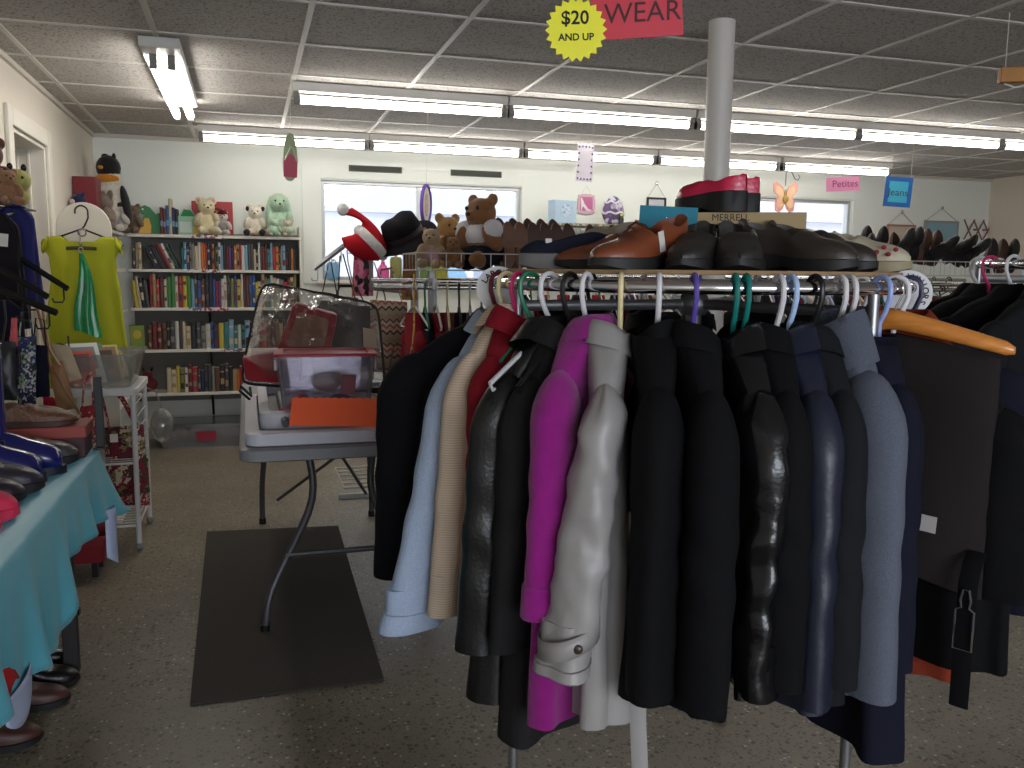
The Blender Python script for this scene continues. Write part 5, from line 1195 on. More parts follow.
for sx in (-1, 1):
    for sy2 in (-1, 1):
        g = G(); g.b2((sx*.09-.012, sy2*.07-.012, 0), (sx*.09+.012, sy2*.07+.012, .075)); obj('leg', g, BLACKM, t, smooth=False)
g = G(); g.grid(lambda u, v: (-.66+.10*u, 1.80+.30*v, .60-.25*u+.02*math.sin(v*9)), 6, 10)
o = solo('red_cloth', g, FAB('bright_red_cloth', (190, 40, 40), .7), 'bright red cloth sticking out beside the pink slippers over the table edge', 'cloth', (.098, -.22, .14), solid=.003)
# ================================================================== waterfall rack with bags and dark garments behind the table
WRX, WRY = -1.0, 3.55
t = thing('waterfall_rack', 'black metal garment rack with sloping hook arms behind the turquoise table', 'clothes rack', (WRX, WRY, 0))
g = G(); g.b2((-.016, -.016, .02), (.016, .016, 1.50)); obj('post', g, BLACKM, t, smooth=False, bevel=.002)
g = G(); g.b2((-.05, -.016, 0), (.35, .016, .022)); g.b2((-.016, -.25, 0), (.016, .25, .022)); obj('base', g, BLACKM, t, smooth=False)
def arm(p0, p1, hooks):
    P0 = Vector(p0)-Vector((WRX, WRY, 0)); P1 = Vector(p1)-Vector((WRX, WRY, 0)); d = (P1-P0)
    g = G(); g.tube([P0, P1], .011, 4, flat=(.8, 1.1)); a = obj('arm', g, BLACKM, t, smooth=False)
    for u in hooks:
        q = P0+d*u; g = G(); g.tube([q, q+Vector((0, 0, -.055)), q+Vector((-.006, 0, -.066)), q+Vector((-.038, 0, -.066)), q+Vector((-.044, 0, -.05))], .0035, 6); obj('hook', g, BLACKM, a)
arm(atD(10, 252, 3.55), atD(68, 289, 3.55), (.45, .92))
arm(atD(-12, 262, 3.2), atD(48, 297, 3.2), (.5, .85))
arm(atD(-12, 285, 3.05), atD(57, 313, 3.05), (.6, .88))
def hungbag(name, label, cat, quad, mat, th=.04, parts=(), straps=(), smat=None):
    """a hanging flat bag given by four corners (tl, tr, br, bl) as (px, py, depth)"""
    q = [atD(*p) for p in quad]; m = sum(q, Vector())/4
    t = thing(name, label, cat, m)
    nrm = (q[1]-q[0]).cross(q[3]-q[0]).normalized()
    g = G()
    def side(sg):
        def fn(u, v):
            p = (q[0]*(1-u)+q[1]*u)*(1-v)+(q[3]*(1-u)+q[2]*u)*v; b = (max(0, math.sin(PI*u))**.6)*(max(0, math.sin(PI*min(1, .08+v*.92)))**.5)
            return p-m+nrm*sg*(th/2*b+.001)+Vector((0, 0, .004*fnoise((u*5, v*5, sg*3))))+nrm*.006*fnoise((u*4, v*6, 2))
        return fn
    g.grid(side(1), 12, 14); g.grid(side(-1), 12, 14); obj('bag_body', g, mat, t, ang=60)
    for st in straps:
        g = G(); g.tube([atD(*p)-m for p in st[0]], st[1], 8, flat=(.35, 1)); obj('strap', g, smat or mat, t)
    for pn, fn, pm in parts:
        obj(pn, fn(q, m, nrm), pm, t)
    return t
BAGL = LEA('black_bag_leather', (24, 22, 24), .4); TANL = LEA('tan_bag_leather', (150, 108, 70), .5)
FLO = MP('navy_floral', [(24, 28, 60), (40, 54, 110), (24, 26, 50), (120, 140, 100), (30, 36, 80), (190, 186, 180)], 'voronoi', 42, .7, dist=.1)
hungbag('handbag', 'black leather handbag with a square buckle hanging on the black rack', 'bag', ((-14, 340, 2.95), (16, 342, 2.95), (17, 400, 2.95), (-14, 400, 2.95)), BAGL, .06, [('buckle', lambda q, m, n: G().tube([q[0]*(1-u)*(1-v)+q[1]*u*(1-v)+q[3]*(1-u)*v+q[2]*u*v-m+n*.034 for u, v in ((.78, .22), (.95, .22), (.95, .42), (.78, .42))], .004, 6, closed=True), CHROME)], [([(4, 300, 2.95), (6, 320, 2.95), (2, 345, 2.95)], .008)])
hungbag('tote_bag', 'navy floral tote bag hanging beside the black handbag', 'bag', ((17, 338, 3.1), (36, 336, 3.1), (36, 404, 3.1), (18, 408, 3.1)), FLO, .05, (), [([(19, 340, 3.1), (22, 312, 3.1), (30, 312, 3.1), (33, 340, 3.1)], .008)])
hungbag('tote_bag', 'plain dark navy tote bag between the floral bag and the tan strap', 'bag', ((31, 344, 3.15), (47, 346, 3.15), (50, 396, 3.15), (33, 398, 3.15)), FAB('dark_navy_canvas', (20, 22, 36)), .04, (), [([(33, 346, 3.15), (36, 318, 3.15), (44, 320, 3.15), (46, 348, 3.15)], .006)])
hungbag('scarf', 'coral pink scarf end hanging from the black rack arm', 'scarf', ((12, 318, 3.0), (17, 318, 3.0), (18, 346, 3.0), (9, 345, 3.0)), FAB('coral_scarf', (206, 96, 100), .7), .012)
hungbag('shoulder_bag', 'tan leather shoulder bag with long straps hanging behind the loafer box', 'bag', ((48, 366, 3.25), (62, 360, 3.25), (76, 408, 3.25), (58, 412, 3.25)), TANL, .04, (), [([(36, 304, 3.2), (40, 318, 3.2), (46, 345, 3.2), (52, 372, 3.2)], .014), ([(42, 306, 3.2), (46, 330, 3.2), (50, 350, 3.2), (60, 366, 3.2)], .012), ([(52, 366, 3.2), (66, 392, 3.15), (80, 414, 3.15)], .008)])
def bow(q, m, n):
    g = G(); c = q[0]*.18+q[1]*.24+q[2]*.34+q[3]*.24-m+n*.026; ax = (q[1]-q[0]).normalized(); ay = (q[3]-q[0]).normalized()
    for s in (-1, 1): g.tube([c, c+ax*s*.022-ay*.014, c+ax*s*.03+ay*.004, c+ax*s*.012+ay*.008, c], .0016, 5)
    for s in (-1, 1): g.tube([c, c+ax*s*.008+ay*.022, c+ax*s*.014+ay*.034, c+ax*s*.002+ay*.030, c], .0016, 5)
    return g
def topband(q, m, n):
    p = lambda u, v: (q[0]*(1-u)+q[1]*u)*(1-v)+(q[3]*(1-u)+q[2]*u)*v-m+n*.022
    return G().tube([p(.45, .26), p(.95, .30)], .004, 6, flat=(.5, 1))
hungbag('canvas_bag', 'beige canvas bag with a brown outlined bow hanging above the loafers', 'bag', ((50, 343, 3.35), (70, 346, 3.35), (82, 378, 3.35), (63, 384, 3.35)), FAB('beige_canvas', (176, 158, 132), .85), .04, [('bow_motif', bow, M('bow_brown', (60, 44, 36), .7)), ('dark_band', topband, M('bow_brown', (0, 0, 0)))], [([(52, 345, 3.35), (60, 344, 3.35), (69, 347, 3.35), (68, 336, 3.35)], .004)], M('bow_brown', (0, 0, 0)))
FRL = MP('red_floral', [(150, 26, 40), (120, 20, 34), (196, 180, 160), (150, 30, 44)], 'voronoi', 40, .75, dist=.15)
hungbag('purse', 'crimson cloth purse standing between the tan bag straps', 'bag', ((43, 396, 3.3), (54, 398, 3.3), (60, 412, 3.3), (44, 410, 3.3)), FAB('crimson_cloth', (160, 24, 50)), .04)
# garments hung on the rack
def hungdress(label, cat, px, top, bot, D, w0, w1, mat, name='hanging_dress', rot=.2):
    p = atD(px, top, D); zb = atD(px, bot, D).z-p.z
    t = thing(name, label, cat, p, rot)
    rings = []
    for k in range(22):
        u = k/21; w = (w0+(w1-w0)*u)*(min(1, .35+u*6) if u < .12 else 1); d = .028+.02*u; ring = []
        for q in range(36):
            a = 2*PI*q/36; f = 1+.12*math.sin(6*a+px)*u; ring.append((w*ss(a, .8)*f, d*ss(a-PI/2, .7)*f+.01*fnoise((q*.4, u*4, px)), zb*u))
        rings.append(ring)
    g = G(); g.loft(rings, (True, True)); obj('body', g, mat, t, ang=60); return t
COB = FAB('cobalt_cloth', (34, 34, 96), .6)
d1 = hungdress('cobalt blue dress hanging on the black rack under the stuffed bear', 'dress', 14, 204, 306, 3.70, .07, .085, COB)
d2 = hungdress('black dress in front of the cobalt one at the edge of the view', 'dress', 1, 214, 330, 3.5, .06, .075, FAB('black_dress_cloth', (28, 24, 28)))
hungdress('dark navy skirt under the black sloping arms', 'skirt', 4, 300, 396, 3.3, .06, .07, FAB('navy_skirt_cloth', (24, 26, 40)), 'skirt')
g = G(); g.box((0, 0, 0), (.035, .002, .05), (0, .1, 0)); solo('price_tag', g, M('paper_tag', (0, 0, 0)), 'white paper price tag pinned to the black dress', 'price tag', atD(3, 240, 3.42), .1, smooth=False)
# wire shelf with stuffed animals above the dresses
sh0 = atD(-20, 208, 3.7); sh1 = atD(27, 206, 3.7)
t = thing('wire_shelf', 'small dark wire shelf carrying stuffed animals above the cobalt dress', 'shelf', ((sh0.x+sh1.x)/2, sh0.y, sh1.z-.01))
w_ = (sh1.x-sh0.x)/2
g = G(); g.tube([(-w_, -.1, 0), (w_, -.1, 0), (w_, .1, 0), (-w_, .1, 0)], .004, 6, closed=True)
for k in range(6): x_ = -w_+2*w_*(k+.5)/6; g.tube([(x_, -.1, 0), (x_, .1, 0)], .0025, 5)
obj('wire_frame', g, BLACKM, t)
g = G(); g.tube([(w_-.03, .1, 0), (WRX-t.location.x, WRY-t.location.y, 1.46-t.location.z)], .006, 6); obj('bracket', g, BLACKM, t)
g = G(); g.tube([(0, 0, 0), (.01, 0, .01), (.01, 0, .03), (-.01, 0, .035), (-.012, 0, .02)], .003, 6)
SF = t.location.z+.005
p = atD(16, 190, 3.75)
plush('stuffed_bee', 'yellow green plush bug with black feelers beside the brown teddy on the wire shelf', (p.x, p.y, SF), .6, [((0, 0, .05), (.055, .05, .05)), ((0, -.02, .115), (.055, .05, .05))], FUR('lime', (168, 164, 92)), [('feeler', [((-.028, -.02, .172), (.012, .012, .016))], EYE), ('feeler', [((.028, -.02, .172), (.012, .012, .016))], EYE), ('eye', [((.0, -.07, .125), (.006, .005, .006))], EYE)])
p = atD(8, 190, 3.62)
plush('teddy_bear', 'tan plush bear squeezed between the brown bear and the yellow green bug', (p.x, p.y, SF), .5, bear_body(.05), FUR('tan_plush', (150, 108, 76)), face(), scale=.42)
p = atD(-12, 190, 3.7)
plush('teddy_bear', 'larger dark brown teddy bear cut by the edge of the view on the wire shelf', (p.x, p.y, SF), .4, bear_body(.05), FUR('dark_brown', (84, 48, 32)), face(), scale=.80)
# ================================================================== lime dress on a round-topped white panel
t = thing('display_board', 'white round-topped end panel behind the lime green dress', 'panel', (-.79, 4.95, 0))
pts = [(-.13, 0), (.13, 0)]+[(.13*math.cos(PI*k/20), 1.52+.135*math.sin(PI*k/20)) for k in range(21)]
g = G(); g.prism(pts, .018, T=Matrix(((1, 0, 0, 0), (0, 0, -1, .009), (0, 1, 0, 0), (0, 0, 0, 1)))); obj('board', g, M('panel_white', (220, 212, 196), .5), t, smooth=False, bevel=.003)
g = G(); g.b2((-.13, -.14, 0), (.13, .14, .02)); obj('foot', g, M('panel_white', (0, 0, 0)), t, smooth=False, bevel=.003)
hb = onY(82, 206, 4.93)
t = thing('clothes_hanger', 'black plastic hanger with a silver ring holding the lime green dress', 'clothes hanger', (hb.x, 4.90, hb.z))
g = G(); hk = [(-.03*math.cos(math.radians(a)), 0, -.03+.03*math.sin(math.radians(a))) for a in range(-20, 181, 20)]+[(.03, 0, -.06), (.012, 0, -.10), (0, 0, -.115)]
g.tube(hk, .004, 8); obj('hook', g, H_K, t)
g = G(); g.tube([(-.19, 0, -.195), (-.10, 0, -.155), (0, 0, -.115), (.10, 0, -.155), (.19, 0, -.195)], .006, 8, flat=(1.4, .8)); g.tube([(-.14, 0, -.175), (-.13, 0, -.195), (-.10, 0, -.19), (-.09, 0, -.155)], .003, 6); g.tube([(.14, 0, -.175), (.13, 0, -.195), (.10, 0, -.19), (.09, 0, -.155)], .003, 6); obj('shoulder_bar', g, H_K, t)
g = G(); g.tube([(.018*math.cos(2*PI*k/18), -.012, -.135+.018*math.sin(2*PI*k/18)) for k in range(18)], .0035, 6, closed=True); obj('ring', g, CHROME, t)
g = G(); g.lathe([(.002, 0), (.004, .003), (.002, .006)], 10, T=Matrix.Translation((0, -.022, 0))); obj('peg', g, STEEL, t)
LIME = FAB('lime_linen', (168, 170, 40), .8, .3, 300)
t = thing('dress', 'lime green sleeveless dress hanging on the white round-topped panel', 'dress', (hb.x, 4.885, hb.z))
rings = []
prof = [(-.155, .15, .02), (-.165, .178, .026), (-.19, .185, .03), (-.26, .152, .034), (-.34, .152, .036), (-.42, .165, .04), (-.55, .175, .04), (-.70, .19, .045), (-.85, .205, .05), (-.92, .21, .05)]
full = []
for (a, b) in zip(prof, prof[1:]):
    for k in range(3): u = k/3; full.append([a[i]+(b[i]-a[i])*u for i in range(3)])
full.append(prof[-1])
for i, (z, w, d) in enumerate(full):
    u = i/len(full); ring = []
    for q in range(44):
        an = 2*PI*q/44; x = w*ss(an, .75)
        neck = .055*max(0, 1-(abs(x)/.085)**4)*(max(0, 1-i/5)) if i < 5 else 0
        ring.append((x+.01*fnoise((x*9, z*5, 4)), d*ss(an-PI/2, .6)+.011*math.sin(7*an+2+z*4)*u+.012*fnoise((x*12, z*8, 2)), z-neck-.03*max(0, (abs(x)-.13)/.08)*(i < 4)*(1-i/4)))
    rings.append(ring)
g = G(); g.loft(rings, (False, False)); obj('body', g, LIME, t, ang=60)
for s in (-1, 1):
    rr = []
    for k in range(5):
        u = k/4; rr.append([(s*(.155+.028*u), .03*math.cos(2*PI*q/14)*1.0, -.185-.035*u+.032*math.sin(2*PI*q/14)*(1-.3*u)) for q in range(14)])
    g = G(); g.loft(rr, (False, False)); obj('cap_sleeve', g, LIME, t, solid=.003)
g = G(); g.tube([(-.07, -.034, -.215), (-.035, -.038, -.213), (.035, -.038, -.213), (.07, -.034, -.215)], .009, 8, flat=(.4, 1)); obj('neck_label', g, M('dark_cloth_label', (64, 60, 40), .7), t)
# green satin scarf on a small ring
t = thing('scarf', 'emerald green satin scarf hanging from a silver ring over the lime dress', 'scarf', (hb.x+.005, 4.80, hb.z-.14))
rings = []
for k in range(26):
    u = k/25; w = .008+.044*u**.7; d = .010+.022*u; ring = []
    for q in range(36):
        an = 2*PI*q/36; f = 1+.28*math.sin(5*an+u*2.5)*min(1, u*3)
        ring.append((w*math.cos(an)*f+.018*u+.008*math.sin(u*6), d*math.sin(an)*f, -.10-.40*u-.02*u*math.cos(an)))
    rings.append(ring)
g = G(); g.loft(rings); obj('cloth', g, M('emerald_satin', (22, 132, 74), .25, var=.25, vscale=9), t, ang=70)
g = G(); g.tube([(0, 0, .005), (.0, 0, -.04)], .0025, 6); g.ell((0, 0, -.05), (.008, .008, .012)); g.tube([(.011*math.cos(2*PI*k/14), 0, -.085+.014*math.sin(2*PI*k/14)) for k in range(14)], .003, 6, closed=True); obj('clasp', g, M('old_silver', (150, 144, 130), .35, .9), t)
# ================================================================== white cart with a clear bin of cards, floral bag
CX0, CX1, CY0, CY1, CZ = -.84, -.50, 4.30, 4.80, .775
t = thing('white_cart', 'white plastic topped wire cart standing past the turquoise table', 'cart', ((CX0+CX1)/2, (CY0+CY1)/2, 0))
ox2, oy2 = (CX0+CX1)/2, (CY0+CY1)/2
g = G(); a = rrect(CX0-ox2, CY0-oy2, CX1-ox2, CY1-oy2, .03); g.loft([[(p[0], p[1], CZ-.035) for p in a], [(p[0], p[1], CZ) for p in a]]); obj('top_shelf', g, M('cart_white', (196, 194, 192), .45), t, ang=30, bevel=.004)
for zz in (.42, .12):
    g = G()
    g.tube([(CX0-ox2+.02, CY0-oy2+.02, zz), (CX1-ox2-.02, CY0-oy2+.02, zz), (CX1-ox2-.02, CY1-oy2-.02, zz), (CX0-ox2+.02, CY1-oy2-.02, zz)], .006, 6, closed=True)
    for k in range(10): y_ = CY0-oy2+.03+k*.048; g.tube([(CX0-ox2+.02, y_, zz), (CX1-ox2-.02, y_, zz)], .003, 5)
    obj('wire_shelf', g, WIRE, t)
for sx in (0, 1):
    for sy2 in (0, 1):
        xx = (CX0+.02 if sx == 0 else CX1-.02)-ox2; yy = (CY0+.02 if sy2 == 0 else CY1-.02)-oy2
        g = G(); g.cyl((xx, yy, .02), (xx, yy, CZ-.03), .012, 10); l_ = obj('leg', g, M('cart_white', (0, 0, 0)), t)
        g = G(); g.ell((xx, yy, .02), (.018, .018, .02), 12, 8); obj('foot', g, M('cart_foot', (120, 118, 116), .6), l_)
g = G()
for k in range(9): z_ = .16+k*.066; g.tube([(CX1-ox2-.02, CY0-oy2+.02, z_), (CX1-ox2-.02, CY1-oy2-.02, z_)], .003, 5)
obj('side_wires', g, WIRE, t)
t = thing('card_bin', 'clear plastic bin of greeting cards on top of the white cart', 'storage bin', (-.66, 4.53, CZ+.001))
obj('tub', tubshell(.25, .36, .32, .44, .155), clear('card_bin_plastic', (232, 232, 232), .08, .15, .25, (190, 186, 178)), t, ang=35)
for k, (dx, dy, c, tl, h_, w_) in enumerate(((-.08, -.13, 'coral', -.35, .16, .13), (-.05, -.09, 'white', -.55, .21, .14), (-.03, -.05, 'teal', -.5, .20, .12), (.0, -.02, 'tan', -.4, .17, .15), (.02, .03, 'yellow', -.45, .18, .12), (.0, .07, 'grey', -.5, .16, .13), (-.02, .11, 'pink', -.4, .15, .13), (.03, .13, 'cream', -.55, .15, .12))):
    cc = {'coral': (214, 92, 84), 'white': (206, 210, 206), 'teal': (80, 130, 124), 'tan': (150, 120, 100), 'yellow': (210, 196, 110), 'grey': (128, 126, 122), 'pink': (190, 120, 130), 'cream': (200, 190, 160)}[c]
    g = G(); g.b2((-w_/2, -.004, 0), (w_/2, .004, h_))
    o = thing('greeting_card', '%s greeting card, %s in the clear bin on the white cart' % (c, ordn(k+1)), 'card', (-.66+dx, 4.53+dy, CZ+.012), 0, 'cards in the clear bin'); o.rotation_euler = (tl, 0, .5)
    obj('card', g, M('card_'+c, cc, .6), o, smooth=False)
    g = G(); g.b2((-w_*.36, -.0055, h_*.35), (w_*.36, -.004, h_*.9)); obj('printed_panel', g, M('card_print_%d' % k, tuple(int(v*.6) for v in cc), .6), o, smooth=False)
FB = MP('burgundy_floral', [(70, 16, 34), (96, 20, 44), (120, 112, 70), (60, 64, 40), (190, 176, 150), (110, 26, 48), (130, 30, 50)], 'voronoi', 20, .8, dist=.18)
hungbag('quilted_bag', 'burgundy floral quilted shoulder bag hanging on the side of the white cart', 'bag', ((103, 428, 4.22), (143, 424, 4.22), (150, 492, 4.22), (108, 498, 4.22)), FB, .11, [('white_tag', lambda q, m, n: G().box(q[0]*.62+q[1]*.25+q[2]*.05+q[3]*.08-m-n*.0+Vector((0, -.062, 0)), (.035, .002, .04)), M('paper_tag', (0, 0, 0)))], [([(110, 430, 4.2), (103, 400, 4.2), (98, 384, 4.25)], .016), ([(138, 428, 4.2), (122, 398, 4.2), (108, 384, 4.25)], .014)], FRL)
hungbag('quilted_bag', 'second red floral bag hanging below the burgundy one on the cart', 'bag', ((112, 462, 4.3), (148, 458, 4.3), (150, 505, 4.3), (116, 505, 4.3)), FRL, .06)
hungbag('shoulder_bag', 'red floral strap bag hanging beside the black rack post', 'bag', ((80, 408, 3.5), (96, 404, 3.5), (98, 442, 3.5), (82, 446, 3.5)), FRL, .05, (), [([(82, 410, 3.5), (84, 386, 3.5), (90, 372, 3.5), (93, 386, 3.5), (94, 408, 3.5)], .012)])
g = G(); g.ell((0, 0, .09), (.06, .05, .09), 18, 12); g.v = [v+Vector((.012*fnoise(v*14, 1, 3), .012*fnoise(v*14, 1, 5), .01*fnoise(v*12, 1, 7))) for v in g.v]
t = thing('plastic_bag', 'crumpled clear plastic bag hanging at the back corner of the white cart', 'bag', (-.45, 4.86, .42)); obj('bag_body', g, clear('bag_film', (226, 226, 224), .1, .15, .3, (170, 168, 160)), t)
g = G(); g.tube([(0, 0, .17), (-.02, 0, .26), (-.075, -.05, .30), (-.09, -.07, .352)], .004, 6); obj('bag_handle', g, clear('bag_film', (0, 0, 0)), t)
# navy plush, brown plush and pink doll heap on the shelf end above the panel
plush('stuffed_rabbit', 'navy blue plush slumped beside the red gift box', (-1.0, 6.19, ST), -.9, bear_body(.04), FUR('navy', (28, 32, 70)), face()+[('pale_muzzle', [((0, -.085, .255), (.042, .036, .034))], FUR('rose', (190, 160, 160)))], scale=.62)

e0 = onZ(97, 441, CLZ); e0 = Vector((-.470, 3.05, CLZ))
t = thing('stand_post', 'short black square post standing on the far corner of the turquoise tablecloth', 'post', e0)
g = G(); g.b2((-.012, -.012, .006), (.012, .012, .235)); obj('upright', g, M('black_post', (16, 15, 17), .5), t, smooth=False, bevel=.002)
g = G(); g.b2((-.02, -.03, 0), (.016, .03, .006)); obj('base', g, M('black_post', (0, 0, 0)), t, smooth=False)
# ================================================================== long rail rack behind the round rack, with wire baskets of shoes on top
KX0, KX1, KY = .60, 4.95, 4.32
RZ = 1.245
t = thing('garment_rail', 'long chrome double garment rail under the wire shoe baskets behind the round rack', 'clothes rack', ((KX0+KX1)/2, KY, 0))
kx = (KX0+KX1)/2
for yy in (-.0, .12):
    g = G(); g.cyl((KX0-kx, yy, RZ+(.03 if yy else 0)), (KX1-kx, yy, RZ+(.03 if yy else 0)), .0125, 14); obj('rail', g, CHROME, t)
for xx in (KX0+.3, (KX0+KX1)/2, KX1-.05):
    g = G(); g.b2((xx-kx-.015, .05, .0), (xx-kx+.015, .08, 1.325)); obj('upright', g, STEEL, t, smooth=False, bevel=.002)
    g = G(); g.b2((xx-kx-.02, -.22, 0), (xx-kx+.02, .35, .03)); obj('foot', g, STEEL, t, smooth=False, bevel=.003)
    g = G(); g.b2((xx-kx-.012, -.015, RZ-.015), (xx-kx+.012, .135, RZ+.045)); obj('rail_holder', g, STEEL, t, smooth=False, bevel=.002)
g = G(); g.b2((KX0-kx, .055, .10), (KX1-kx, .075, .13)); obj('lower_bar', g, STEEL, t, smooth=False)
def basket(x0, x1, y0, y1, z0, h, label):
    t = thing('wire_basket', label, 'basket', ((x0+x1)/2, (y0+y1)/2, z0)); w, d = (x1-x0)/2, (y1-y0)/2
    g = G()
    for zz in (.003, h): g.tube([(-w, -d, zz), (w, -d, zz), (w, d, zz), (-w, d, zz)], .0035, 6, closed=True)
    obj('rim_wire', g, WIRE, t)
    g = G()
    n = int((x1-x0)/.075)
    for k in range(n+1):
        x = -w+2*w*k/n; g.tube([(x, -d, h), (x, -d, .003), (x, d, .003), (x, d, h)], .0022, 5)
    for k in range(3):
        y = -d+2*d*(k+1)/4; g.tube([(-w, y, h), (-w, y, .003), (w, y, .003), (w, y, h)], .0022, 5)
    obj('grid_wires', g, WIRE, t); return t
BZ0 = 1.327
bx_ = [.785, 1.40, 2.02, 2.64, 3.26, 3.72, 4.34]
for i in range(6):
    basket(bx_[i]+.004, bx_[i+1]-.004, KY-.10, KY+.26, BZ0, .086, ['wire basket holding the big teddy bear on top of the long rail', 'wire basket of shoes, second along the long rail behind the plaid sneaker', 'wire basket of shoes, third along the long rail behind the teal sign', 'wire basket of shoes, fourth along the long rail behind the kraft shoe box', 'wire basket of shoes, fifth along the long rail behind the cream clog', 'wire basket of black shoes at the far end of the long rail'][i])
# hangers and tops on the long rail: one of each, then copies
hgp = plastic_hanger(H_W, 'clothes_hanger', 'white hanger on the long rail, first from the bag stand', (.80, KY, RZ+.0125), PI/2, .19, 'hangers on the long rail', .10)
topp = jacket('dark top on the long rail, first from the bag stand', 'top', (.80, KY, RZ+.0125), PI/2, F_BLK, name='hung_top', L=.62, half=.175, hem=.19, sleeve=.30, sr=.045, seed=70, collar='none', neckz=-.13, group='tops on the long rail', folds=1.2)
hm = [(H_W, 'white'), (H_G, 'green'), (H_W, 'white'), (H_C, 'cream'), (H_K, 'black'), (H_W, 'white'), (H_G, 'green'), (H_LB, 'pale blue'), (H_W, 'white'), (H_W, 'white')]
tm = [(F_RED, 'dark red'), (FAB('maroon_top', (92, 22, 40)), 'maroon'), (F_BLK, 'black'), (F_NVY, 'navy'), (FAB('purple_top', (60, 40, 80)), 'purple'), (FAB('grey_top', (120, 118, 122)), 'grey'), (F_RED, 'dark red'), (F_BLK2, 'soft black'), (FAB('white_top', (196, 192, 190)), 'white'), (FAB('rose_top', (120, 60, 70)), 'rose')]
xs = []
x = .80; rr_ = random.Random(5)
while x < 4.75:
    xs.append(x); x += rr_.uniform(.042, .062) if x < 1.5 else rr_.uniform(.08, .12) if x < 2 else rr_.uniform(.10, .16)
for i, x in enumerate(xs):
    rz = PI/2+rr_.uniform(-.25, .25)
    mh, ch = hm[i % 10]; mt_, ct = tm[(i*3+i//7) % 10]
    if i == 0: hgp.rotation_euler[2] = rz
    h_ = hgp if i == 0 else dup(hgp, (x, KY, RZ+.0125), rz)
    tp = topp if i == 0 else dup(topp, (x, KY, RZ+.0125), rz)
    h_['label'] = '%s hanger on the long rail, %s from the bag stand' % (ch, ordn(i+1)); tp['label'] = '%s top on the long rail, %s from the bag stand' % (ct, ordn(i+1))
    for c in h_.children:
        if i: c.data = c.data.copy()
        c.data.materials[0] = mh
    for c in tp.children:
        if i and i % 2: pass
        c.data = c.data.copy(); c.data.materials[0] = mt_
# ------------------------------------------------------------------ plush in the first basket
p = onY(478, 262, KY+.05)
FBR = FUR('bear_brown', (132, 88, 52))
def bigface(): return [('eye', [((-.034, -.088, .292), (.010, .006, .010))], EYE), ('eye', [((.034, -.088, .292), (.010, .006, .010))], EYE), ('nose', [((0, -.118, .262), (.015, .008, .010))], NOSE)]
plush('teddy_bear', 'big brown teddy bear in a white T-shirt and dark trousers sitting in the wire basket', (p.x+.03, KY+.06, BZ0+.01), -.95, bear_body(.045, 1.1), FBR, bigface()+[('white_shirt', [((0, 0, .165), (.098, .09, .075)), ((-.088, -.035, .19), (.046, .062, .05), (.4, .4, 0)), ((.088, -.035, .19), (.046, .062, .05), (.4, -.4, 0))], FAB('white_tee', (206, 204, 206), .9)), ('dark_trousers', [((0, 0, .075), (.105, .098, .065)), ((-.05, -.06, .05), (.055, .075, .055), (0, 0, -.3)), ((.05, -.06, .05), (.055, .075, .055), (0, 0, .3))], FAB('dark_trouser_cloth', (26, 26, 34), .9))], scale=1.05)
p = onY(444, 262, KY+.15)
plush('teddy_bear', 'golden tan bear peeking out behind the big brown teddy bear', (p.x+.02, KY+.17, BZ0+.01), .3, bear_body(.05), FUR('golden', (168, 126, 72)), face(), scale=.78)
p = onY(433, 262, KY)
plush('stuffed_mouse', 'beige plush mouse in a pink shirt at the end of the wire basket', (p.x, KY+.03, BZ0+.01), -.4, bear_body(.03), FUR('beige', (164, 138, 108)), face()+[('pink_shirt', [((0, 0, .12), (.095, .088, .075))], FAB('pink_knit', (186, 150, 150)))], scale=.58)
p = onY(452, 262, KY)
plush('teddy_bear', 'small brown bear sitting between the big bear and the plush mouse', (p.x, KY-.02, BZ0+.01), -.2, bear_body(.05), FUR('toffee', (126, 88, 50)), face(), scale=.46)
p = onY(500, 262, KY+.2)
plush('teddy_bear', 'brown bear half hidden behind the shoulder of the big brown teddy', (p.x+.02, KY+.22, BZ0+.01), 0, bear_body(.05), FUR('russet', (120, 74, 44)), face(), scale=.68)
# ------------------------------------------------------------------ shoes in the baskets
def pump(name, label, loc, M3, up, sole, lining=LIN_K, L=.24, W=.070, H=.06, heel=.035, group='shoes in the wire baskets', cat='shoe', **k):
    t = shoe(name, label, loc, 0, up, sole, lining, L=L, W=W, H=H, heel=heel, solet=.010, toe_h=.035, group=group, cat=cat, pointy=1, **k)
    t.rotation_euler = M3; return t
def standing(px, tilt, yaw, Y=KY, **k):
    """heel down, toe up, sole facing the aisle"""
    p = onY(px, 262, Y); R = Matrix.Rotation(yaw, 3, 'Z') @ Matrix.Rotation(tilt, 3, 'X') @ Matrix(((0, 1, 0), (0, 0, 1), (1, 0, 0)))
    return (p.x, Y, BZ0+.135), R.to_euler()
S_T = M('tan_leather_sole', (112, 76, 54), .55); S_D = M('dark_brown_sole', (74, 50, 38), .55); UPB = LEA('brown_pump', (80, 50, 36), .4); UPK = LEA('black_pump', (24, 22, 24), .35); UPT = LEA('tan_pump', (158, 120, 88), .4)
lst = [(508, UPB, S_T, 'tan'), (520, UPB, S_T, 'tan'), (533, UPB, S_D, 'dark brown'), (545, UPK, S_D, 'dark brown'), (556, UPK, S_D, 'near black'), (568, UPB, S_D, 'brown')]
for i, (px, u_, s_, nm_) in enumerate(lst):
    loc, e = standing(px, -.12, 0, KY-.02)
    pump('pump_shoe', 'brown or black pump standing on its heel with a %s sole to the aisle, %s from the big teddy bear in the front row' % (nm_, ordn(i+1)) if 0 else 'upright pump with its %s sole showing, %s beside the big teddy bear' % (nm_, ordn(i+1)), loc, e, u_, s_)
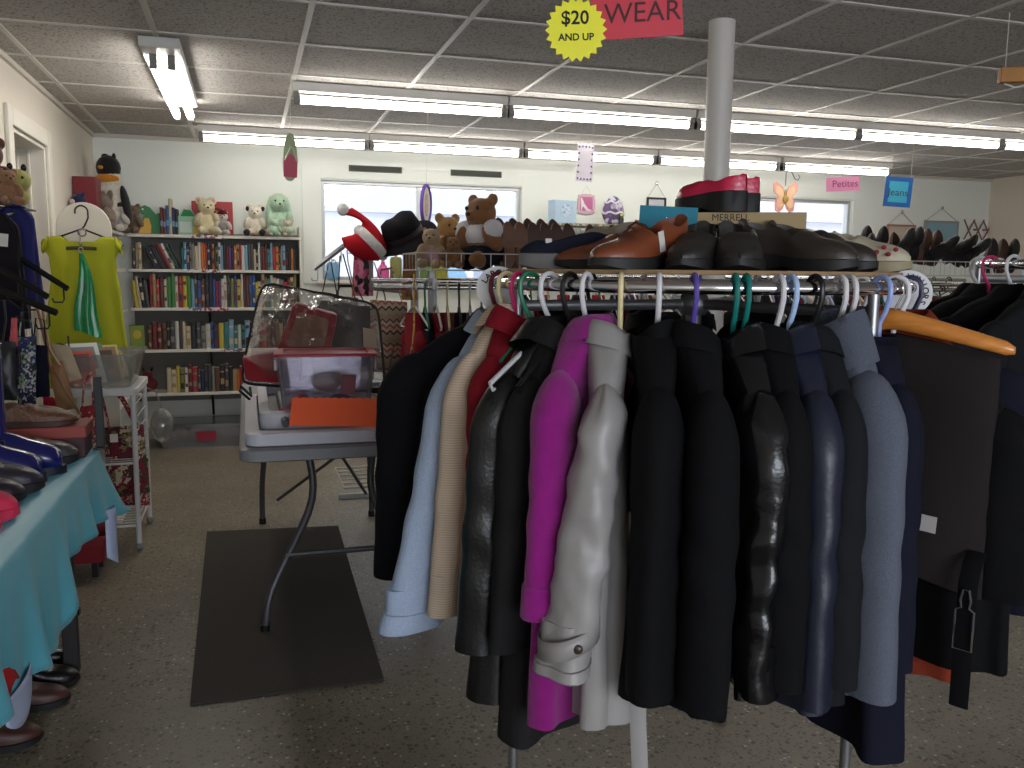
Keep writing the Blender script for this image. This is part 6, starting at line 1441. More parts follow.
for i, px in enumerate((499, 513, 528, 541, 553)):
    loc, e = standing(px, -.12, 0, KY+.16); loc = (loc[0], loc[1], loc[2]+.03)
    pump('pump_shoe', 'upright dark pump in the back row of the basket, %s behind the big teddy bear' % ordn(i+1), loc, e, UPK if i > 1 else UPB, S_D)
rest = [(866, .12, .35, UPK, 'black', KY+.1, .08), (882, .12, .3, UPK, 'black', KY+.1, .08), (873, .0, .6, LEA('plum_pump', (70, 34, 60), .4), 'plum', KY-.02, .0), (895, -.1, .2, LEA('rust_pump', (110, 56, 34), .4), 'rust', KY+.12, .03), (908, .25, .5, UPK, 'black', KY-.02, .06), (917, .2, .4, UPK, 'glossy black', KY+.05, .08), (926, .1, .3, UPT, 'tan', KY+.08, .07), (936, .1, .2, UPT, 'tan', KY+.10, .06), (945, .8, .4, UPK, 'black', KY-.03, .02), (958, .9, .2, UPK, 'black', KY+.05, .01), (968, .5, .5, L_SHI, 'shiny black', KY+.10, .03), (978, .7, .4, UPK, 'black', KY, .0), (993, .0, .2, LEA('grey_pump', (110, 100, 98), .4), 'grey', KY+.18, .0), (1003, .0, .1, LEA('mauve_pump', (100, 84, 86), .4), 'mauve', KY+.20, .0), (1014, .1, .2, UPB, 'brown', KY+.18, .0)]
for i, (px, tl, yw, u_, nm_, Y, dz) in enumerate(rest):
    loc, e = standing(px, tl, yw, Y)
    pump('pump_shoe', '%s shoe in the baskets past the cream clog, %s in that cluster' % (nm_, ordn(i+1)), (loc[0], loc[1], loc[2]+dz*.6), e, u_, S_D if i in (3, 6, 7, 13) else SOLE_K, W=.074, L=.22)
for i, px in enumerate((590, 612, 640, 700, 760, 800, 835)):
    loc, e = standing(px, -.05, .1, KY+.05)
    pump('pump_shoe', 'dark pump in the baskets behind the shoe board, %s from the plaid sneaker' % ordn(i+1), loc, e, UPK, S_D)
# white perforated tray seen among the dark shoes
# ================================================================== bag stand by the window: sloping arms, hats, belts and bags
SX, SY = .93, 5.02
t = thing('bag_stand', 'grey steel four-arm stand with sloping arms carrying hats and bags before the window', 'bag stand', (SX, SY, 0))
GST = M('grey_stand_steel', (150, 152, 154), .35, .7)
g = G(); g.b2((-.02, -.02, .02), (.02, .02, 1.42)); obj('post', g, GST, t, smooth=False, bevel=.002)
for a_ in (0, PI/2):
    g = G(); g.box((0, 0, .015), (.9, .03, .03), (0, 0, a_)); obj('foot', g, GST, t, smooth=False, bevel=.003)
g = G()
for k in range(6): g.tube([(-.45, -.30+.10*k, .14), (.3, -.30+.10*k, .14)], .005, 6)
g.tube([(-.45, -.30, .14), (.3, -.30, .14), (.3, .2, .14), (-.45, .2, .14)], .006, 6, closed=True); obj('wire_base_shelf', g, WIRE, t)
def sarm(a, b_, n):
    A = Vector(a)-Vector((SX, SY, 0)); B = Vector(b_)-Vector((SX, SY, 0))
    g = G(); g.tube([A, B], .012, 4, flat=(.7, 1.2)); ar = obj('arm', g, GST, t, smooth=False)
    for k in range(n):
        q = A+(B-A)*(.08+.8*k/max(1, n-1)); g = G(); g.tube([q, q+Vector((0, 0, -.07)), q+Vector((-.005, 0, -.08)), q+Vector((-.03, 0, -.08)), q+Vector((-.035, 0, -.065))], .0035, 6); obj('hook', g, GST, ar)
sarm(onY(314, 269, 5.0), onY(358, 235, 5.0), 4)
sarm(onY(418, 262, 4.95), onY(407, 228, 4.95), 1)
g = G(); g.tube([onY(358, 236, 5.0)-Vector((SX, SY, 0)), Vector((0, 0, 1.40))], .012, 4); obj('arm_stay', g, GST, t, smooth=False)
g = G(); g.tube([onY(407, 230, 4.95)-Vector((SX, SY, 0)), Vector((0, 0, 1.40))], .012, 4); obj('arm_stay', g, GST, t, smooth=False)
g = G(); q0 = onY(371, 244, 5.0)-Vector((SX, SY, 0)); g.tube([q0, q0+Vector((0, 0, -.25)), Vector((0, 0, 1.2))], .014, 4); obj('arm', g, GST, t, smooth=False)
# Santa hat
q = onY(371, 243, 4.96)
t = thing('santa_hat', 'red Santa hat with white fur trim and pompom tilted on the bag stand', 'hat', q, (0, .80, 0))
RF = FAB('santa_red_felt', (176, 24, 36), .9); WF_ = FUR('white_trim', (214, 210, 206))
g = G(); rings = []
for k in range(14):
    u = k/13; r_ = .095*(1-u)**.8+.012; cx_ = -.22*u**1.4; cz = .02+.17*u-.17*u*u
    rings.append([(cx_+r_*math.cos(2*PI*i/20)*(1-.25*u), r_*.8*math.sin(2*PI*i/20), cz+.04*u*math.cos(2*PI*i/20)) for i in range(20)])
g.loft(rings); obj('cone', g, RF, t, ang=70)
g = G(); rings = []
for k in range(20):
    a = 2*PI*k/20; rings.append([(math.cos(a)*(.10+.024*math.cos(b_)), math.sin(a)*.8*(.10+.024*math.cos(b_)), .0+.028*math.sin(b_)) for b_ in [2*PI*i/10 for i in range(10)]])
rings.append(rings[0]); g.loft(rings, (False, False)); obj('fur_trim', g, WF_, t, ang=0)
g = G(); g.ell((-.235, 0, .015), (.034, .034, .034), 14, 10); obj('pompom', g, WF_, t, ang=0)
g = G(); g.loft([[(r_*math.cos(a)-.05*(z < -.06), .8*r_*math.sin(a), z) for a in [2*PI*i/20 for i in range(20)]] for r_, z in ((.098, 0), (.10, -.04), (.085, -.10), (.04, -.12))]); obj('turned_cap', g, RF, t, ang=70)
g = G(); rings = [[(.105*math.cos(a)*f, .085*math.sin(a)*f, z) for a in [2*PI*i/20 for i in range(20)]] for z, f in ((-.02, .95), (-.05, 1.05), (-.075, .7))]
# black hat
q = onY(404, 236, 4.98)
t = thing('felt_hat', 'black felt hat with a soft brim hanging on the bag stand beside the Santa hat', 'hat', q, (.25, -.55, .2)); t.scale = (1.25,)*3
FH = FAB('black_felt', (22, 20, 24), .95)
g = G(); g.lathe([(.004, .105), (.05, .107), (.082, .085), (.092, .04), (.095, 0), (.09, -.002)], 28); g.v = [Vector((v.x, v.y*.85, v.z-.02*math.exp(-(v.x/.04)**2)*(v.z > .08))) for v in g.v]; obj('crown', g, FH, t, ang=60)
g = G(); rings = [[(r_*math.cos(a), r_*.88*math.sin(a), z+.018*math.sin(2*a+.6)*(r_-.09)/.07) for a in [2*PI*i/36 for i in range(36)]] for r_, z in ((.092, 0), (.12, -.01), (.155, -.03), (.157, -.027), (.12, -.005), (.09, .006))]
g.loft(rings, (False, False)); obj('brim', g, FH, t, ang=60)
g = G(); g.lathe([(.0965, .004), (.0965, .028)], 28, cap=False); g.v = [Vector((v.x, v.y*.86, v.z)) for v in g.v]; obj('hat_band', g, M('black_ribbon', (40, 30, 40), .5), t)
# belts, straps and bags hanging from the hooks
def belt(label, pts, w, mat, name='belt', cat='belt', buckle=True, fl=.28):
    P_ = [onY(*p) for p in pts]; t = thing(name, label, cat, P_[0])
    g = G(); g.tube([p-P_[0] for p in P_], w, 8, flat=(fl, 1)); obj('strap', g, mat, t)
    if buckle:
        e = P_[-1]-P_[0]; g = G(); g.tube([e+Vector((-.014, -.004, 0)), e+Vector((.014, -.004, 0)), e+Vector((.014, -.004, -.03)), e+Vector((-.014, -.004, -.03))], .003, 6, closed=True); obj('buckle', g, CHROME, t)
    return t
BB_ = LEA('belt_black', (22, 20, 20), .4)
hungbag('handbag', 'black bag with a looped strap on the first hook of the sloping window arm', 'bag', ((316, 300, 5.05), (340, 302, 5.05), (341, 345, 5.05), (317, 345, 5.05)), BAGL, .06, (), [([(321, 300, 5.0), (328, 266, 5.0), (331, 262, 5.0), (338, 300, 5.0)], .010)])
hungbag('handbag', 'dark brown bag with braided strap on the second hook of the sloping window arm', 'bag', ((337, 296, 5.05), (358, 298, 5.05), (360, 350, 5.05), (338, 350, 5.05)), LEA('espresso_leather', (44, 32, 28), .45), .06, (), [([(338, 298, 5.0), (340, 256, 5.0), (343, 254, 5.0), (355, 298, 5.0)], .012)])
belt('tan leather strap on the third hook of the sloping window arm', ((347, 250, 4.98), (348, 262, 4.98), (353, 284, 4.98), (352, 310, 4.98)), .012, TANL)
PKP = MP('pink_black_print', [(196, 90, 130), (26, 22, 26), (210, 130, 156), (60, 40, 50), (190, 80, 120)], 'voronoi', 38, .7)
hungdress('pink and black printed scarf on the fourth hook of the sloping window arm', 'scarf', 362, 242, 296, 5.0, .045, .055, PKP, 'printed_scarf', 0)
belt('dark red curved strap hanging from the bag stand beside the printed scarf', ((374, 262, 4.97), (380, 280, 4.97), (385, 296, 4.97), (386, 315, 4.97)), .012, LEA('oxblood_leather', (84, 20, 28), .4))
LEO = MP('leopard_print', [(168, 122, 64), (60, 40, 24), (176, 132, 76), (150, 104, 56), (52, 36, 24)], 'voronoi', 90, .7, dist=.1)
hungdress('leopard print scarf hanging beneath the black felt hat', 'scarf', 409, 246, 300, 4.93, .03, .045, LEO, 'leopard_scarf', 0)
belt('yellow and black spotted strap hanging before the long rail', ((414, 274, 4.05), (414.5, 300, 4.05), (414, 330, 4.05), (410, 362, 4.05)), .013, MP('spotted_strap', [(196, 160, 70), (186, 150, 64), (40, 30, 24), (200, 166, 80), (190, 150, 66)], 'voronoi', 70, .6), 'spotted_strap', 'strap', False)
ZZ = bpy.data.materials.new('zigzag_knit'); ZZ.use_nodes = True; nt = ZZ.node_tree; bs = nt.nodes['Principled BSDF']; bs.inputs['Roughness'].default_value = .9
tcz = nt.nodes.new('ShaderNodeTexCoord'); sx_ = nt.nodes.new('ShaderNodeSeparateXYZ'); nt.links.new(tcz.outputs['Object'], sx_.inputs[0])
pp = nt.nodes.new('ShaderNodeMath'); pp.operation = 'PINGPONG'; pp.inputs[1].default_value = .018; nt.links.new(sx_.outputs['X'], pp.inputs[0])
ad = nt.nodes.new('ShaderNodeMath'); ad.operation = 'ADD'; nt.links.new(sx_.outputs['Z'], ad.inputs[0]); nt.links.new(pp.outputs[0], ad.inputs[1])
ml = nt.nodes.new('ShaderNodeMath'); ml.operation = 'MULTIPLY'; ml.inputs[1].default_value = 8.0; nt.links.new(ad.outputs[0], ml.inputs[0])
fr = nt.nodes.new('ShaderNodeMath'); fr.operation = 'FRACT'; nt.links.new(ml.outputs[0], fr.inputs[0])
crz = nt.nodes.new('ShaderNodeValToRGB'); crz.color_ramp.interpolation = 'CONSTANT'; el = crz.color_ramp.elements
el[0].color = lin((150, 130, 112)); el[1].position = .22; el[1].color = lin((36, 30, 32))
for pz, cz_ in ((.30, (168, 154, 138)), (.46, (150, 82, 66)), (.56, (172, 158, 140)), (.70, (70, 62, 66)), (.78, (160, 120, 100)), (.9, (120, 126, 112))):
    e_ = el.new(pz); e_.color = lin(cz_)
nt.links.new(fr.outputs[0], crz.inputs[0]); nt.links.new(crz.outputs[0], bs.inputs['Base Color'])
hungbag('knit_bag', 'zigzag striped knit bag hanging beside the clear zip bag', 'bag', ((370, 300, 4.6), (407, 302, 4.6), (409, 372, 4.6), (371, 372, 4.6)), ZZ, .07, (), [([(376, 302, 4.6), (381, 270, 4.7), (392, 268, 4.7), (402, 302, 4.6)], .009)])
hungbag('handbag', 'grey brown bag hanging low behind the bin with red lid', 'bag', ((384, 372, 4.3), (410, 374, 4.3), (412, 420, 4.3), (386, 420, 4.3)), LEA('mushroom_leather', (96, 84, 76), .5), .08, (), [([(388, 374, 4.3), (394, 345, 4.4), (404, 345, 4.4), (408, 374, 4.3)], .008)])
hungbag('handbag', 'dark bag behind the clear zip bag next to the zigzag knit bag', 'bag', ((326, 306, 4.9), (372, 306, 4.9), (374, 372, 4.9), (328, 372, 4.9)), BAGL, .08, (), [([(332, 306, 4.9), (340, 286, 5.0), (356, 286, 5.0), (366, 306, 4.9)], .010)])
hungbag('handbag', 'taupe bag with dark stripes under the sloping window arm', 'bag', ((312, 346, 5.1), (340, 348, 5.1), (340, 390, 5.1), (314, 390, 5.1)), LEA('taupe_bag', (84, 78, 74), .5), .08)
# things on the window sill
SZL = 1.251
def vase(label, px, prof, mat, cat='bottle', name='bottle', cap=None):
    p = onY(px, 275, 7.205); t = thing(name, label, cat, (p.x, 7.205, SZL)); g = G(); g.lathe(prof, 18); obj('glass_body', g, mat, t)
    if cap: g = G(); g.lathe([(.014, prof[-1][1]), (.014, prof[-1][1]+.025)], 12); obj('cap', g, cap, t)
vase('bright pink bottle on the window sill behind the Santa hat', 383, [(.05, 0), (.052, .08), (.03, .12), (.018, .13), (.018, .15)], M('pink_bottle', (214, 80, 150), .3), cap=WHITE)
vase('olive green jar on the window sill behind the black felt hat', 396, [(.05, 0), (.052, .17), (.04, .19)], M('olive_jar', (120, 122, 60), .4), 'jar', 'jar', M('jar_lid', (150, 150, 96), .4))
vase('tall green bottle on the window sill under the purple hoop', 425, [(.05, 0), (.05, .17), (.02, .22), (.02, .27)], M('green_bottle', (96, 124, 64), .35))
vase('yellow green jar on the window sill nearest the teddy bear basket', 440, [(.07, 0), (.07, .13), (.05, .15)], M('lime_jar', (150, 150, 60), .4), 'jar', 'jar')
vase('small blue jar on the window sill at the sliding pane', 333, [(.05, 0), (.055, .12), (.04, .14)], M('blue_jar', (110, 160, 196), .4), 'jar', 'jar', WHITE)
# ================================================================== wire rack along the back wall with boxes and ornaments
t = thing('wire_rack', 'white wire grid rack along the back wall between the two windows', 'rack', (3.05, 7.0, 0))
g = G()
for k in range(30): xx = -.62+1.24*k/29; g.tube([(xx, 0, 1.50), (xx, 0, 1.735)], .003, 5)
for zz in (1.50, 1.58, 1.66, 1.735): g.tube([(-.62, 0, zz), (.62, 0, zz)], .0035, 5)
obj('wire_grid', g, WIRE, t)
g = G(); g.b2((-.64, -.16, 1.715), (.64, .2, 1.735)); obj('top_shelf', g, MP('pebbled_shelf_edge', [(150, 146, 128), (110, 106, 92), (186, 182, 166)], 'voronoi', 70, .7), t, smooth=False)
for xx in (-.62, .62):
    g = G(); g.cyl((xx, .1, 0), (xx, .1, 1.72), .012, 10); obj('upright', g, WIRE, t)
TS = 1.736
p = onY(562, 222, 6.98)
t = thing('gift_box', 'pale blue photo box with a round picture on top of the white wire rack', 'box', (p.x, 6.98, TS), .25)
g = G(); g.b2((-.11, -.05, 0), (.11, .05, .19)); obj('box_body', g, M('pale_blue_card', (170, 194, 214), .5), t, smooth=False, bevel=.003)
g = G(); g.lathe([(.001, 0), (.055, 0), (.055, .003)], 24, T=Matrix.Translation((.01, -.0505, .105)) @ Euler((PI/2, 0, 0)).to_matrix().to_4x4()); obj('round_picture', g, MP('blue_picture', [(90, 130, 180), (200, 214, 224), (120, 150, 190)], 'noise', 22), t, smooth=False)
p = onY(613, 222, 6.98)
t = thing('easter_egg', 'purple decorated egg ornament standing on the white wire rack', 'ornament', (p.x, 6.98, TS), 0)
g = G(); g.lathe([(.02, 0), (.075, .02), (.10, .08), (.095, .14), (.07, .20), (.035, .235), (.002, .245)], 28); g.v = [Vector((v.x, v.y*.5, v.z)) for v in g.v]; obj('egg_body', g, MP('egg_pattern', [(96, 72, 120), (190, 184, 200), (84, 70, 104), (150, 140, 170)], 'voronoi', 24, .5), t)
for z_, r_ in ((.19, .078), (.10, .101)):
    g = G(); g.tube([(r_*math.cos(2*PI*k/28), r_*.5*math.sin(2*PI*k/28), z_+.008*math.cos(6*PI*k/14)) for k in range(28)], .009, 6, closed=True); obj('icing_band', g, M('icing_white', (216, 212, 220), .6), t)
p = onY(621, 225, 6.92)
t = thing('bottle', 'small black bottle with a yellow cap in front of the purple egg', 'bottle', (p.x, 6.92, TS), 0)
g = G(); g.lathe([(.022, 0), (.024, .05), (.012, .075)], 14); obj('bottle_body', g, M('black_bottle', (24, 24, 24), .3), t)
g = G(); g.lathe([(.012, .075), (.012, .10)], 12); obj('cap', g, M('yellow_cap', (190, 180, 60), .4), t)
def wallhang(label, cat, name, px, py, w, h, mats, builder, Y=WB-.012):
    p = onY(px, py, Y); t = thing(name, label, cat, p); builder(t, w, h, mats); return t
def plaque(t, w, h, m):
    g = G(); a = []
    for k in range(48):
        q = 2*PI*k/48; r_ = 1+.05*math.cos(8*q); a.append((w/2*ss(q, .35)*r_, h/2*ss(q-PI/2, .35)*r_))
    g.prism(a, .01, T=Matrix(((1, 0, 0, 0), (0, 0, -1, 0), (0, 1, 0, 0), (0, 0, 0, 1)))); obj('plate', g, M('pale_pink', (206, 172, 186), .5), t, smooth=False)
    g = G(); g.b2((-w*.36, -.013, -h*.36), (w*.36, -.010, h*.36)); obj('pink_panel', g, M('plaque_pink', (186, 96, 142), .5), t, smooth=False)
    g = G(); g.prism([(-.055, .05), (-.045, .055), (-.02, .0), (.02, -.045), (.045, -.05), (.045, -.06), (.0, -.06), (-.035, -.02), (-.045, -.06), (-.05, -.06)], .004, T=Matrix(((1, 0, 0, 0), (0, 0, -1, -.012), (0, 1, 0, 0), (0, 0, 0, 1)))); obj('shoe_motif', g, M('motif_white', (226, 216, 222), .5), t, smooth=False)
    g = G(); g.tube([(-w*.3, -.005, h*.48), (0, -.005, h*.95), (w*.3, -.005, h*.48)], .002, 5); obj('hanging_string', g, STRING, t)
wallhang('pink wall plaque with a white high-heel motif between the two back windows', 'plaque', 'wall_plaque', 586, 204, .16, .165, None, plaque)
def framed(t, w, h, m):
    g = G(); fw = .018
    g.b2((-w/2, -.015, -h/2), (-w/2+fw, 0, h/2)); g.b2((w/2-fw, -.015, -h/2), (w/2, 0, h/2)); g.b2((-w/2+fw, -.015, h/2-fw), (w/2-fw, 0, h/2)); g.b2((-w/2+fw, -.015, -h/2), (w/2-fw, 0, -h/2+fw)); obj('frame', g, m[0], t, smooth=False, bevel=.002)
    g = G(); g.b2((-w/2+fw, -.006, -h/2+fw), (w/2-fw, -.003, h/2-fw)); obj('picture', g, m[1], t, smooth=False)
    g = G(); g.tube([(-w*.45, -.005, h/2), (0, -.005, h/2+.12), (w*.45, -.005, h/2)], .0022, 5); obj('hanging_wire', g, STEEL, t)
    g = G(); g.ell((0, -.006, h/2+.125), (.014, .008, .016)); obj('hook', g, CHROME, t)
wallhang('small black framed picture hanging on wires above the teal sign', 'picture', 'framed_picture', 656, 206, .19, .15, (BLACKM, MP('pale_print', [(206, 204, 206), (176, 176, 186), (210, 208, 204)], 'noise', 12)), framed)
def board(t, w, h, m):
    framed(t, w, h, m)
t = thing('framed_board', 'pale blue board in a whitish frame leaning on the back wall by the far corner', 'picture', onY(940, 240, WB-.015))
framed(t, .42, .38, (M('ash_frame', (150, 146, 140), .5), M('pale_blue_board', (132, 166, 180), .5)))
t = thing('framed_board', 'pink edged frame leaning on the back wall behind the black shoes', 'picture', onY(900, 240, WB-.015))
framed(t, .34, .30, (M('pink_frame', (170, 110, 104), .5), M('cream_board', (190, 176, 158), .6)))
t = thing('peg_rack', 'pinkish accordion peg rack on the back wall near the corner', 'peg rack', onY(983, 230, WB-.012))
PGW = M('peg_wood', (134, 96, 98), .6)
for k in range(4):
    x_ = -.18+.12*k
    for s in (-1, 1):
        g = G(); g.tube([(x_-.06, -.006*s, -.10*s), (x_+.06, -.006*s, .10*s)], .009, 6, flat=(.5, 1)); obj('slat', g, PGW, t)
for k in range(3):
    g = G(); g.cyl((-.12+.12*k, 0, .0), (-.12+.12*k, -.05, .0), .009, 8); obj('peg', g, PGW, t)
# ================================================================== second round rack at the far right with dark coats
RC2 = Vector((2.62, 1.98, 0)); RZ2 = 1.362
rack('chrome round clothes rack of black coats beyond the wooden hanger', RC2, RZ2, .4)
U2 = Vector((-RC2.x, -RC2.y, 0)).normalized(); V2 = Vector((-U2.y, U2.x, 0))
for i, (th, hmat, hn, fm_, fn_) in enumerate(((-98, H_W, 'white', F_BLK, 'black'), (-86, H_W, 'off-white', F_BLK2, 'soft black'), (-74, H_W, 'white', F_NAVY, 'blue-black'), (-60, H_P, 'pink', F_CHAR, 'charcoal'), (-45, H_W, 'white', F_BLK, 'dull black'), (-30, H_K, 'black', F_DG, 'dark slate'), (-112, H_W, 'white', F_CHAR, 'dark grey'), (-130, H_W, 'white', F_BLK, 'deep black'))):
    d = U2*math.cos(math.radians(th))+V2*math.sin(math.radians(th)); loc = (RC2.x+d.x*RR, RC2.y+d.y*RR, RZ2+.0125); rz = math.atan2(d.y, d.x)
    plastic_hanger(hmat, 'clothes_hanger', '%s hanger carrying the %s coat on the second round rack' % (hn, fn_), loc, rz, .18)
    jacket('%s coat on the second round rack beyond the wooden hanger' % fn_, 'coat', loc, rz, fm_, L=.78, half=.22, hem=.23, sleeve=.5, sr=.05, lean=.02, seed=80+i, slope=.10, th=.045)
# ================================================================== hanging signs
def string(t, pts, r=.0012):
    g = G(); g.tube(pts, r, 5); obj('string', g, STRING, t)
def cardsign(label, px, py, Y, w, h, mats, rz=0, tilt=0, cat='sign', name='hanging_sign', sleeve=True, Dd=None):
    p = onY(px, py, Y) if Dd is None else atD(px, py, Dd); t = thing(name, label, cat, p, (0, tilt, rz))
    g = G(); g.b2((-w/2, -.0015, -h/2), (w/2, .0015, h/2)); obj('card', g, mats[0], t, smooth=False)
    up = H-p.z
    for s in (-1, 1): string(t, [(s*w*.4, 0, h/2), (s*w*.4*.9+tilt*0, 0, up-.005)])
    return t
LAM = dict(rough=.12, coat=.8)
# pink red winter wear sign and yellow starburst
p = atD(634, 0, 1.95)
t = cardsign('glossy pink red card sign handwritten WINTER WEAR hanging at the ceiling', 636, -6, 0, .205, .19, (M('sign_red', (214, 70, 84), .16, coat=.8),), -.30, -.07, Dd=1.95)
lettering('WINTER', .052, INK, t, (-.0, -.0022, .03), name='lettering', shear=.05)
lettering('WEAR', .062, M('sign_ink_red', (70, 20, 30), .6), t, (.012, -.0022, -.042), name='lettering', shear=.05)
t2 = thing('hanging_sign', 'yellow starburst card reading $20 AND UP beside the pink red sign', 'sign', atD(576, 30, 1.90), (0, -.03, -.30))
g = G(); pts = []
for k in range(44):
    a = 2*PI*k/44; r_ = .068 if k % 2 == 0 else .0585; pts.append((r_*math.cos(a), r_*math.sin(a)))
g.prism(pts, .002, T=Matrix(((1, 0, 0, 0), (0, 0, -1, 0), (0, 1, 0, 0), (0, 0, 0, 1)))); obj('card', g, M('sign_yellow', (250, 244, 50), .5), t2, smooth=False)
lettering('$20', .040, INK, t2, (-.002, -.0026, .024), bold=.0006)
lettering('AND UP', .021, INK, t2, (.0, -.0026, -.016), bold=.0004)
g = G(); g.tube([(0, 0, .062), (.01, 0, H-t2.location.z-.005)], .0012, 5); obj('string', g, STRING, t2)
# small signs farther back
t = cardsign('small pink sign reading Petites hanging before the small back window', 843, 184, 5.4, .245, .10, (M('sign_pink', (206, 130, 164), .3, coat=.5),), -.25, -.05)
lettering('Petites', .07, M('sign_plum', (120, 40, 80), .6), t, (.015, -.0022, 0))
t = cardsign('blue bordered sign reading Jeans hanging over the far shoes', 898, 192, 5.4, .20, .215, (M('sign_blue', (36, 86, 150), .2, coat=.8),), -.3, .06)
g = G(); g.b2((-.07, -.0026, -.075), (.07, -.0016, .075)); obj('turquoise_panel', g, M('sign_turquoise', (58, 150, 176), .25, coat=.6), t, smooth=False)
lettering('Jeans', .074, INK, t, (0, -.0032, -.005))
t = cardsign('white card with a dotted purple border hanging before the far lights', 585, 163, 5.4, .11, .235, (M('sign_lilac', (212, 204, 214), .3, coat=.5),), -.1, .05)
g = G()
for k in range(6):
    for s in (-1, 1): g.ell((s*.044, -.003, -.10+.04*k), (.006, .002, .007), 8, 6)
for k in range(3):
    for s in (-1, 1): g.ell((-.022+.022*k, -.003, s*.103), (.006, .002, .007), 8, 6)
obj('dotted_border', g, M('sign_violet', (96, 70, 130), .6), t)
lettering('KIDS', .04, M('sign_grey_ink', (120, 112, 130), .6), t, (0, -.0024, 0), (PI/2, PI/2, 0)) if 0 else None
# flip-flop shaped sign
p = onY(290, 157, 4.6)
t = thing('hanging_sign', 'pale green and pink flip-flop shaped cut-out hanging from the ceiling', 'sign', p, (0, .03, .25))
o_ = []
for k in range(40):
    a = 2*PI*k/40; z_ = .118*math.sin(a); o_.append((.036*ss(a, .75)*(1-.15*math.sin(a)), z_))
g = G(); g.prism(o_, .012, T=Matrix(((1, 0, 0, 0), (0, 0, -1, .006), (0, 1, 0, 0), (0, 0, 0, 1)))); obj('sole_shape', g, M('flipflop_green', (176, 190, 150), .7), t, smooth=False, bevel=.002)
g = G(); g.prism([(-.034, -.10), (.034, -.10), (.036, -.01), (0, .015), (-.036, -.01)], .004, T=Matrix(((1, 0, 0, 0), (0, 0, -1, -.006), (0, 1, 0, 0), (0, 0, 0, 1)))); obj('pink_panel', g, M('flipflop_pink', (214, 96, 118), .6), t, smooth=False)
g = G(); g.tube([(-.03, -.012, -.02), (-.01, -.022, .03), (0, -.01, .05), (.01, -.022, .03), (.03, -.012, -.02)], .004, 6); obj('strap', g, M('flipflop_strap', (206, 206, 180), .5), t)
string(t, [(0, 0, .11), (0, 0, H-p.z-.005)])
# purple hoop
p = onY(426, 205, 5.3)
t = thing('embroidery_hoop', 'purple oval hoop with a pale stitched figure hanging before the wide window', 'hoop', p, (0, .06, .95))
g = G(); g.tube([(.065*math.cos(2*PI*k/32), 0, .118*math.sin(2*PI*k/32)) for k in range(32)], .012, 8, closed=True, flat=(.8, 1)); obj('ring', g, M('hoop_purple', (96, 66, 160), .5), t)
g = G(); g.prism([(.056*math.cos(2*PI*k/32), .108*math.sin(2*PI*k/32)) for k in range(32)], .002, T=Matrix(((1, 0, 0, 0), (0, 0, -1, 0), (0, 1, 0, 0), (0, 0, 0, 1)))); obj('fabric', g, M('hoop_fabric', (222, 214, 206), .8), t, smooth=False)
g = G(); g.ell((0, -.003, .0), (.03, .003, .07), 16, 10); obj('stitched_figure', g, MP('stitch_colours', [(190, 160, 130), (206, 190, 170), (170, 130, 110)], 'noise', 40), t)
string(t, [(0, 0, .12), (0, 0, H-p.z-.005)])
# butterfly plaque on a scroll hook
p = onY(785, 197, 6.9)
t = thing('butterfly_plaque', 'pink and peach wooden butterfly hanging on a scroll hook before the small window', 'plaque', p, (0, 0, -.1))
Tm = Matrix(((1, 0, 0, 0), (0, 0, -1, .004), (0, 1, 0, 0), (0, 0, 0, 1)))
for s in (-1, 1):
    w1 = [(0, .02), (s*.03, .09), (s*.09, .135), (s*.12, .12), (s*.115, .05), (s*.07, .0), (s*.10, -.05), (s*.09, -.12), (s*.05, -.14), (s*.015, -.10), (0, -.05)]
    g = G(); g.prism(w1 if s > 0 else w1[::-1], .008, T=Tm); obj('wing', g, M('butterfly_pink', (204, 140, 130), .5), t, smooth=False)
    g = G(); g.prism([(s*x*.72+s*.008, z*.74) for x, z in [(abs(a_), b_) for a_, b_ in w1]][::s], .003, T=Matrix(((1, 0, 0, 0), (0, 0, -1, -.004), (0, 1, 0, 0), (0, 0, 0, 1)))); obj('wing_panel', g, M('butterfly_peach', (214, 172, 136), .5), t, smooth=False)
g = G(); g.ell((0, -.008, 0), (.012, .01, .07)); g.ell((-.0, -.014, -.02), (.03, .008, .03)); obj('butterfly_body', g, M('butterfly_gold', (160, 130, 60), .5), t)
g = G(); g.tube([(0, 0, .10), (0, 0, .22), (.03, 0, .235), (.06, 0, .21), (.09, 0, .16), (.12, 0, .15), (.135, 0, .18), (.12, 0, .20)], .004, 6); g.tube([(0, 0, .22), (0, 0, H-p.z-.005)], .0015, 5); obj('scroll_hook', g, M('dark_iron', (60, 54, 50), .5, .5), t)
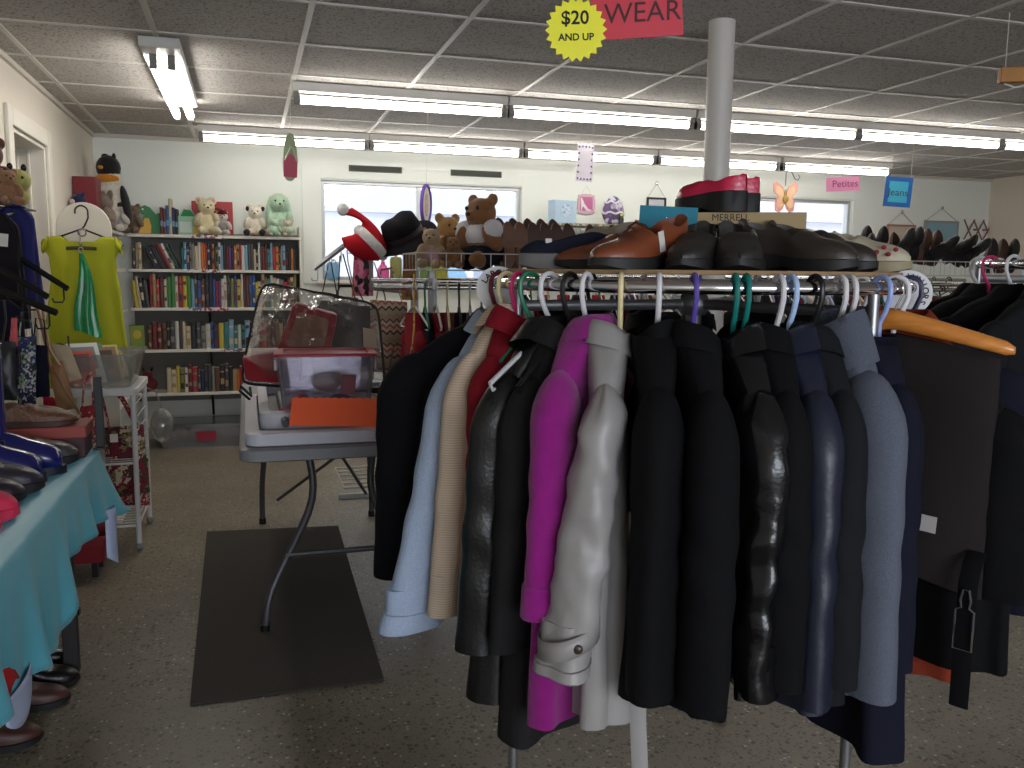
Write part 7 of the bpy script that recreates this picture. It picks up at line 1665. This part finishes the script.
# orange wooden sign edge at the right
p = atD(1022, 75, 3.3)
t = thing('hanging_sign', 'orange brown wooden sign hung flat near the ceiling at the edge of the view', 'sign', (p.x, p.y, p.z), (0, 0, -.5))
g = G(); g.b2((-.08, -.02, -.028), (.25, .02, .028)); obj('board', g, M('orange_wood', (176, 116, 40), .45, var=.1, vscale=14), t, smooth=False, bevel=.004)
g = G(); g.tube([(-.06, -.0, -.03), (-.02, 0, -.045), (.05, 0, -.03), (.12, 0, -.045), (.2, 0, -.03)], .004, 6); obj('cord', g, STRING, t)
for xx in (-.06, .23): string(t, [(xx, 0, .028), (xx, 0, H-p.z-.005)], .0018)

# ================================================================== another garment rail deeper in the room
LX_0, LX_1, LYR, LRZ = 1.75, 5.6, 5.75, 1.30
t = thing('garment_rail', 'chrome garment rail of dark tops between the long basket rail and the back wall', 'clothes rack', ((LX_0+LX_1)/2, LYR, 0)); w_ = (LX_1-LX_0)/2
g = G(); g.cyl((-w_, 0, LRZ), (w_, 0, LRZ), .0125, 12); obj('rail', g, CHROME, t)
for xx in (-w_, 0, w_):
    g = G(); g.cyl((xx, 0, .02), (xx, 0, LRZ), .0125, 10); obj('upright', g, STEEL, t)
    g = G(); g.b2((xx-.02, -.28, 0), (xx+.02, .28, .025)); obj('foot', g, STEEL, t, smooth=False)
x = LX_0+.08; i = 0
while x < LX_1-.05:
    mt_, ct = tm[(i*7+2) % 10]; mh, ch = hm[(i*3) % 10]; rz = PI/2+rr_.uniform(-.35, .1)
    h_ = dup(hgp, (x, LYR, LRZ+.0125), rz, '%s hanger on the deeper rail, %s from its window end' % (ch, ordn(i+1)), 'hangers on the deeper rail')
    tp = dup(topp, (x, LYR, LRZ+.0125), rz, '%s top on the deeper rail, %s from its window end' % (ct, ordn(i+1)), 'tops on the deeper rail')
    for c in h_.children: c.data = c.data.copy(); c.data.materials[0] = mh
    for c in tp.children: c.data = c.data.copy(); c.data.materials[0] = mt_
    x += rr_.uniform(.10, .15); i += 1
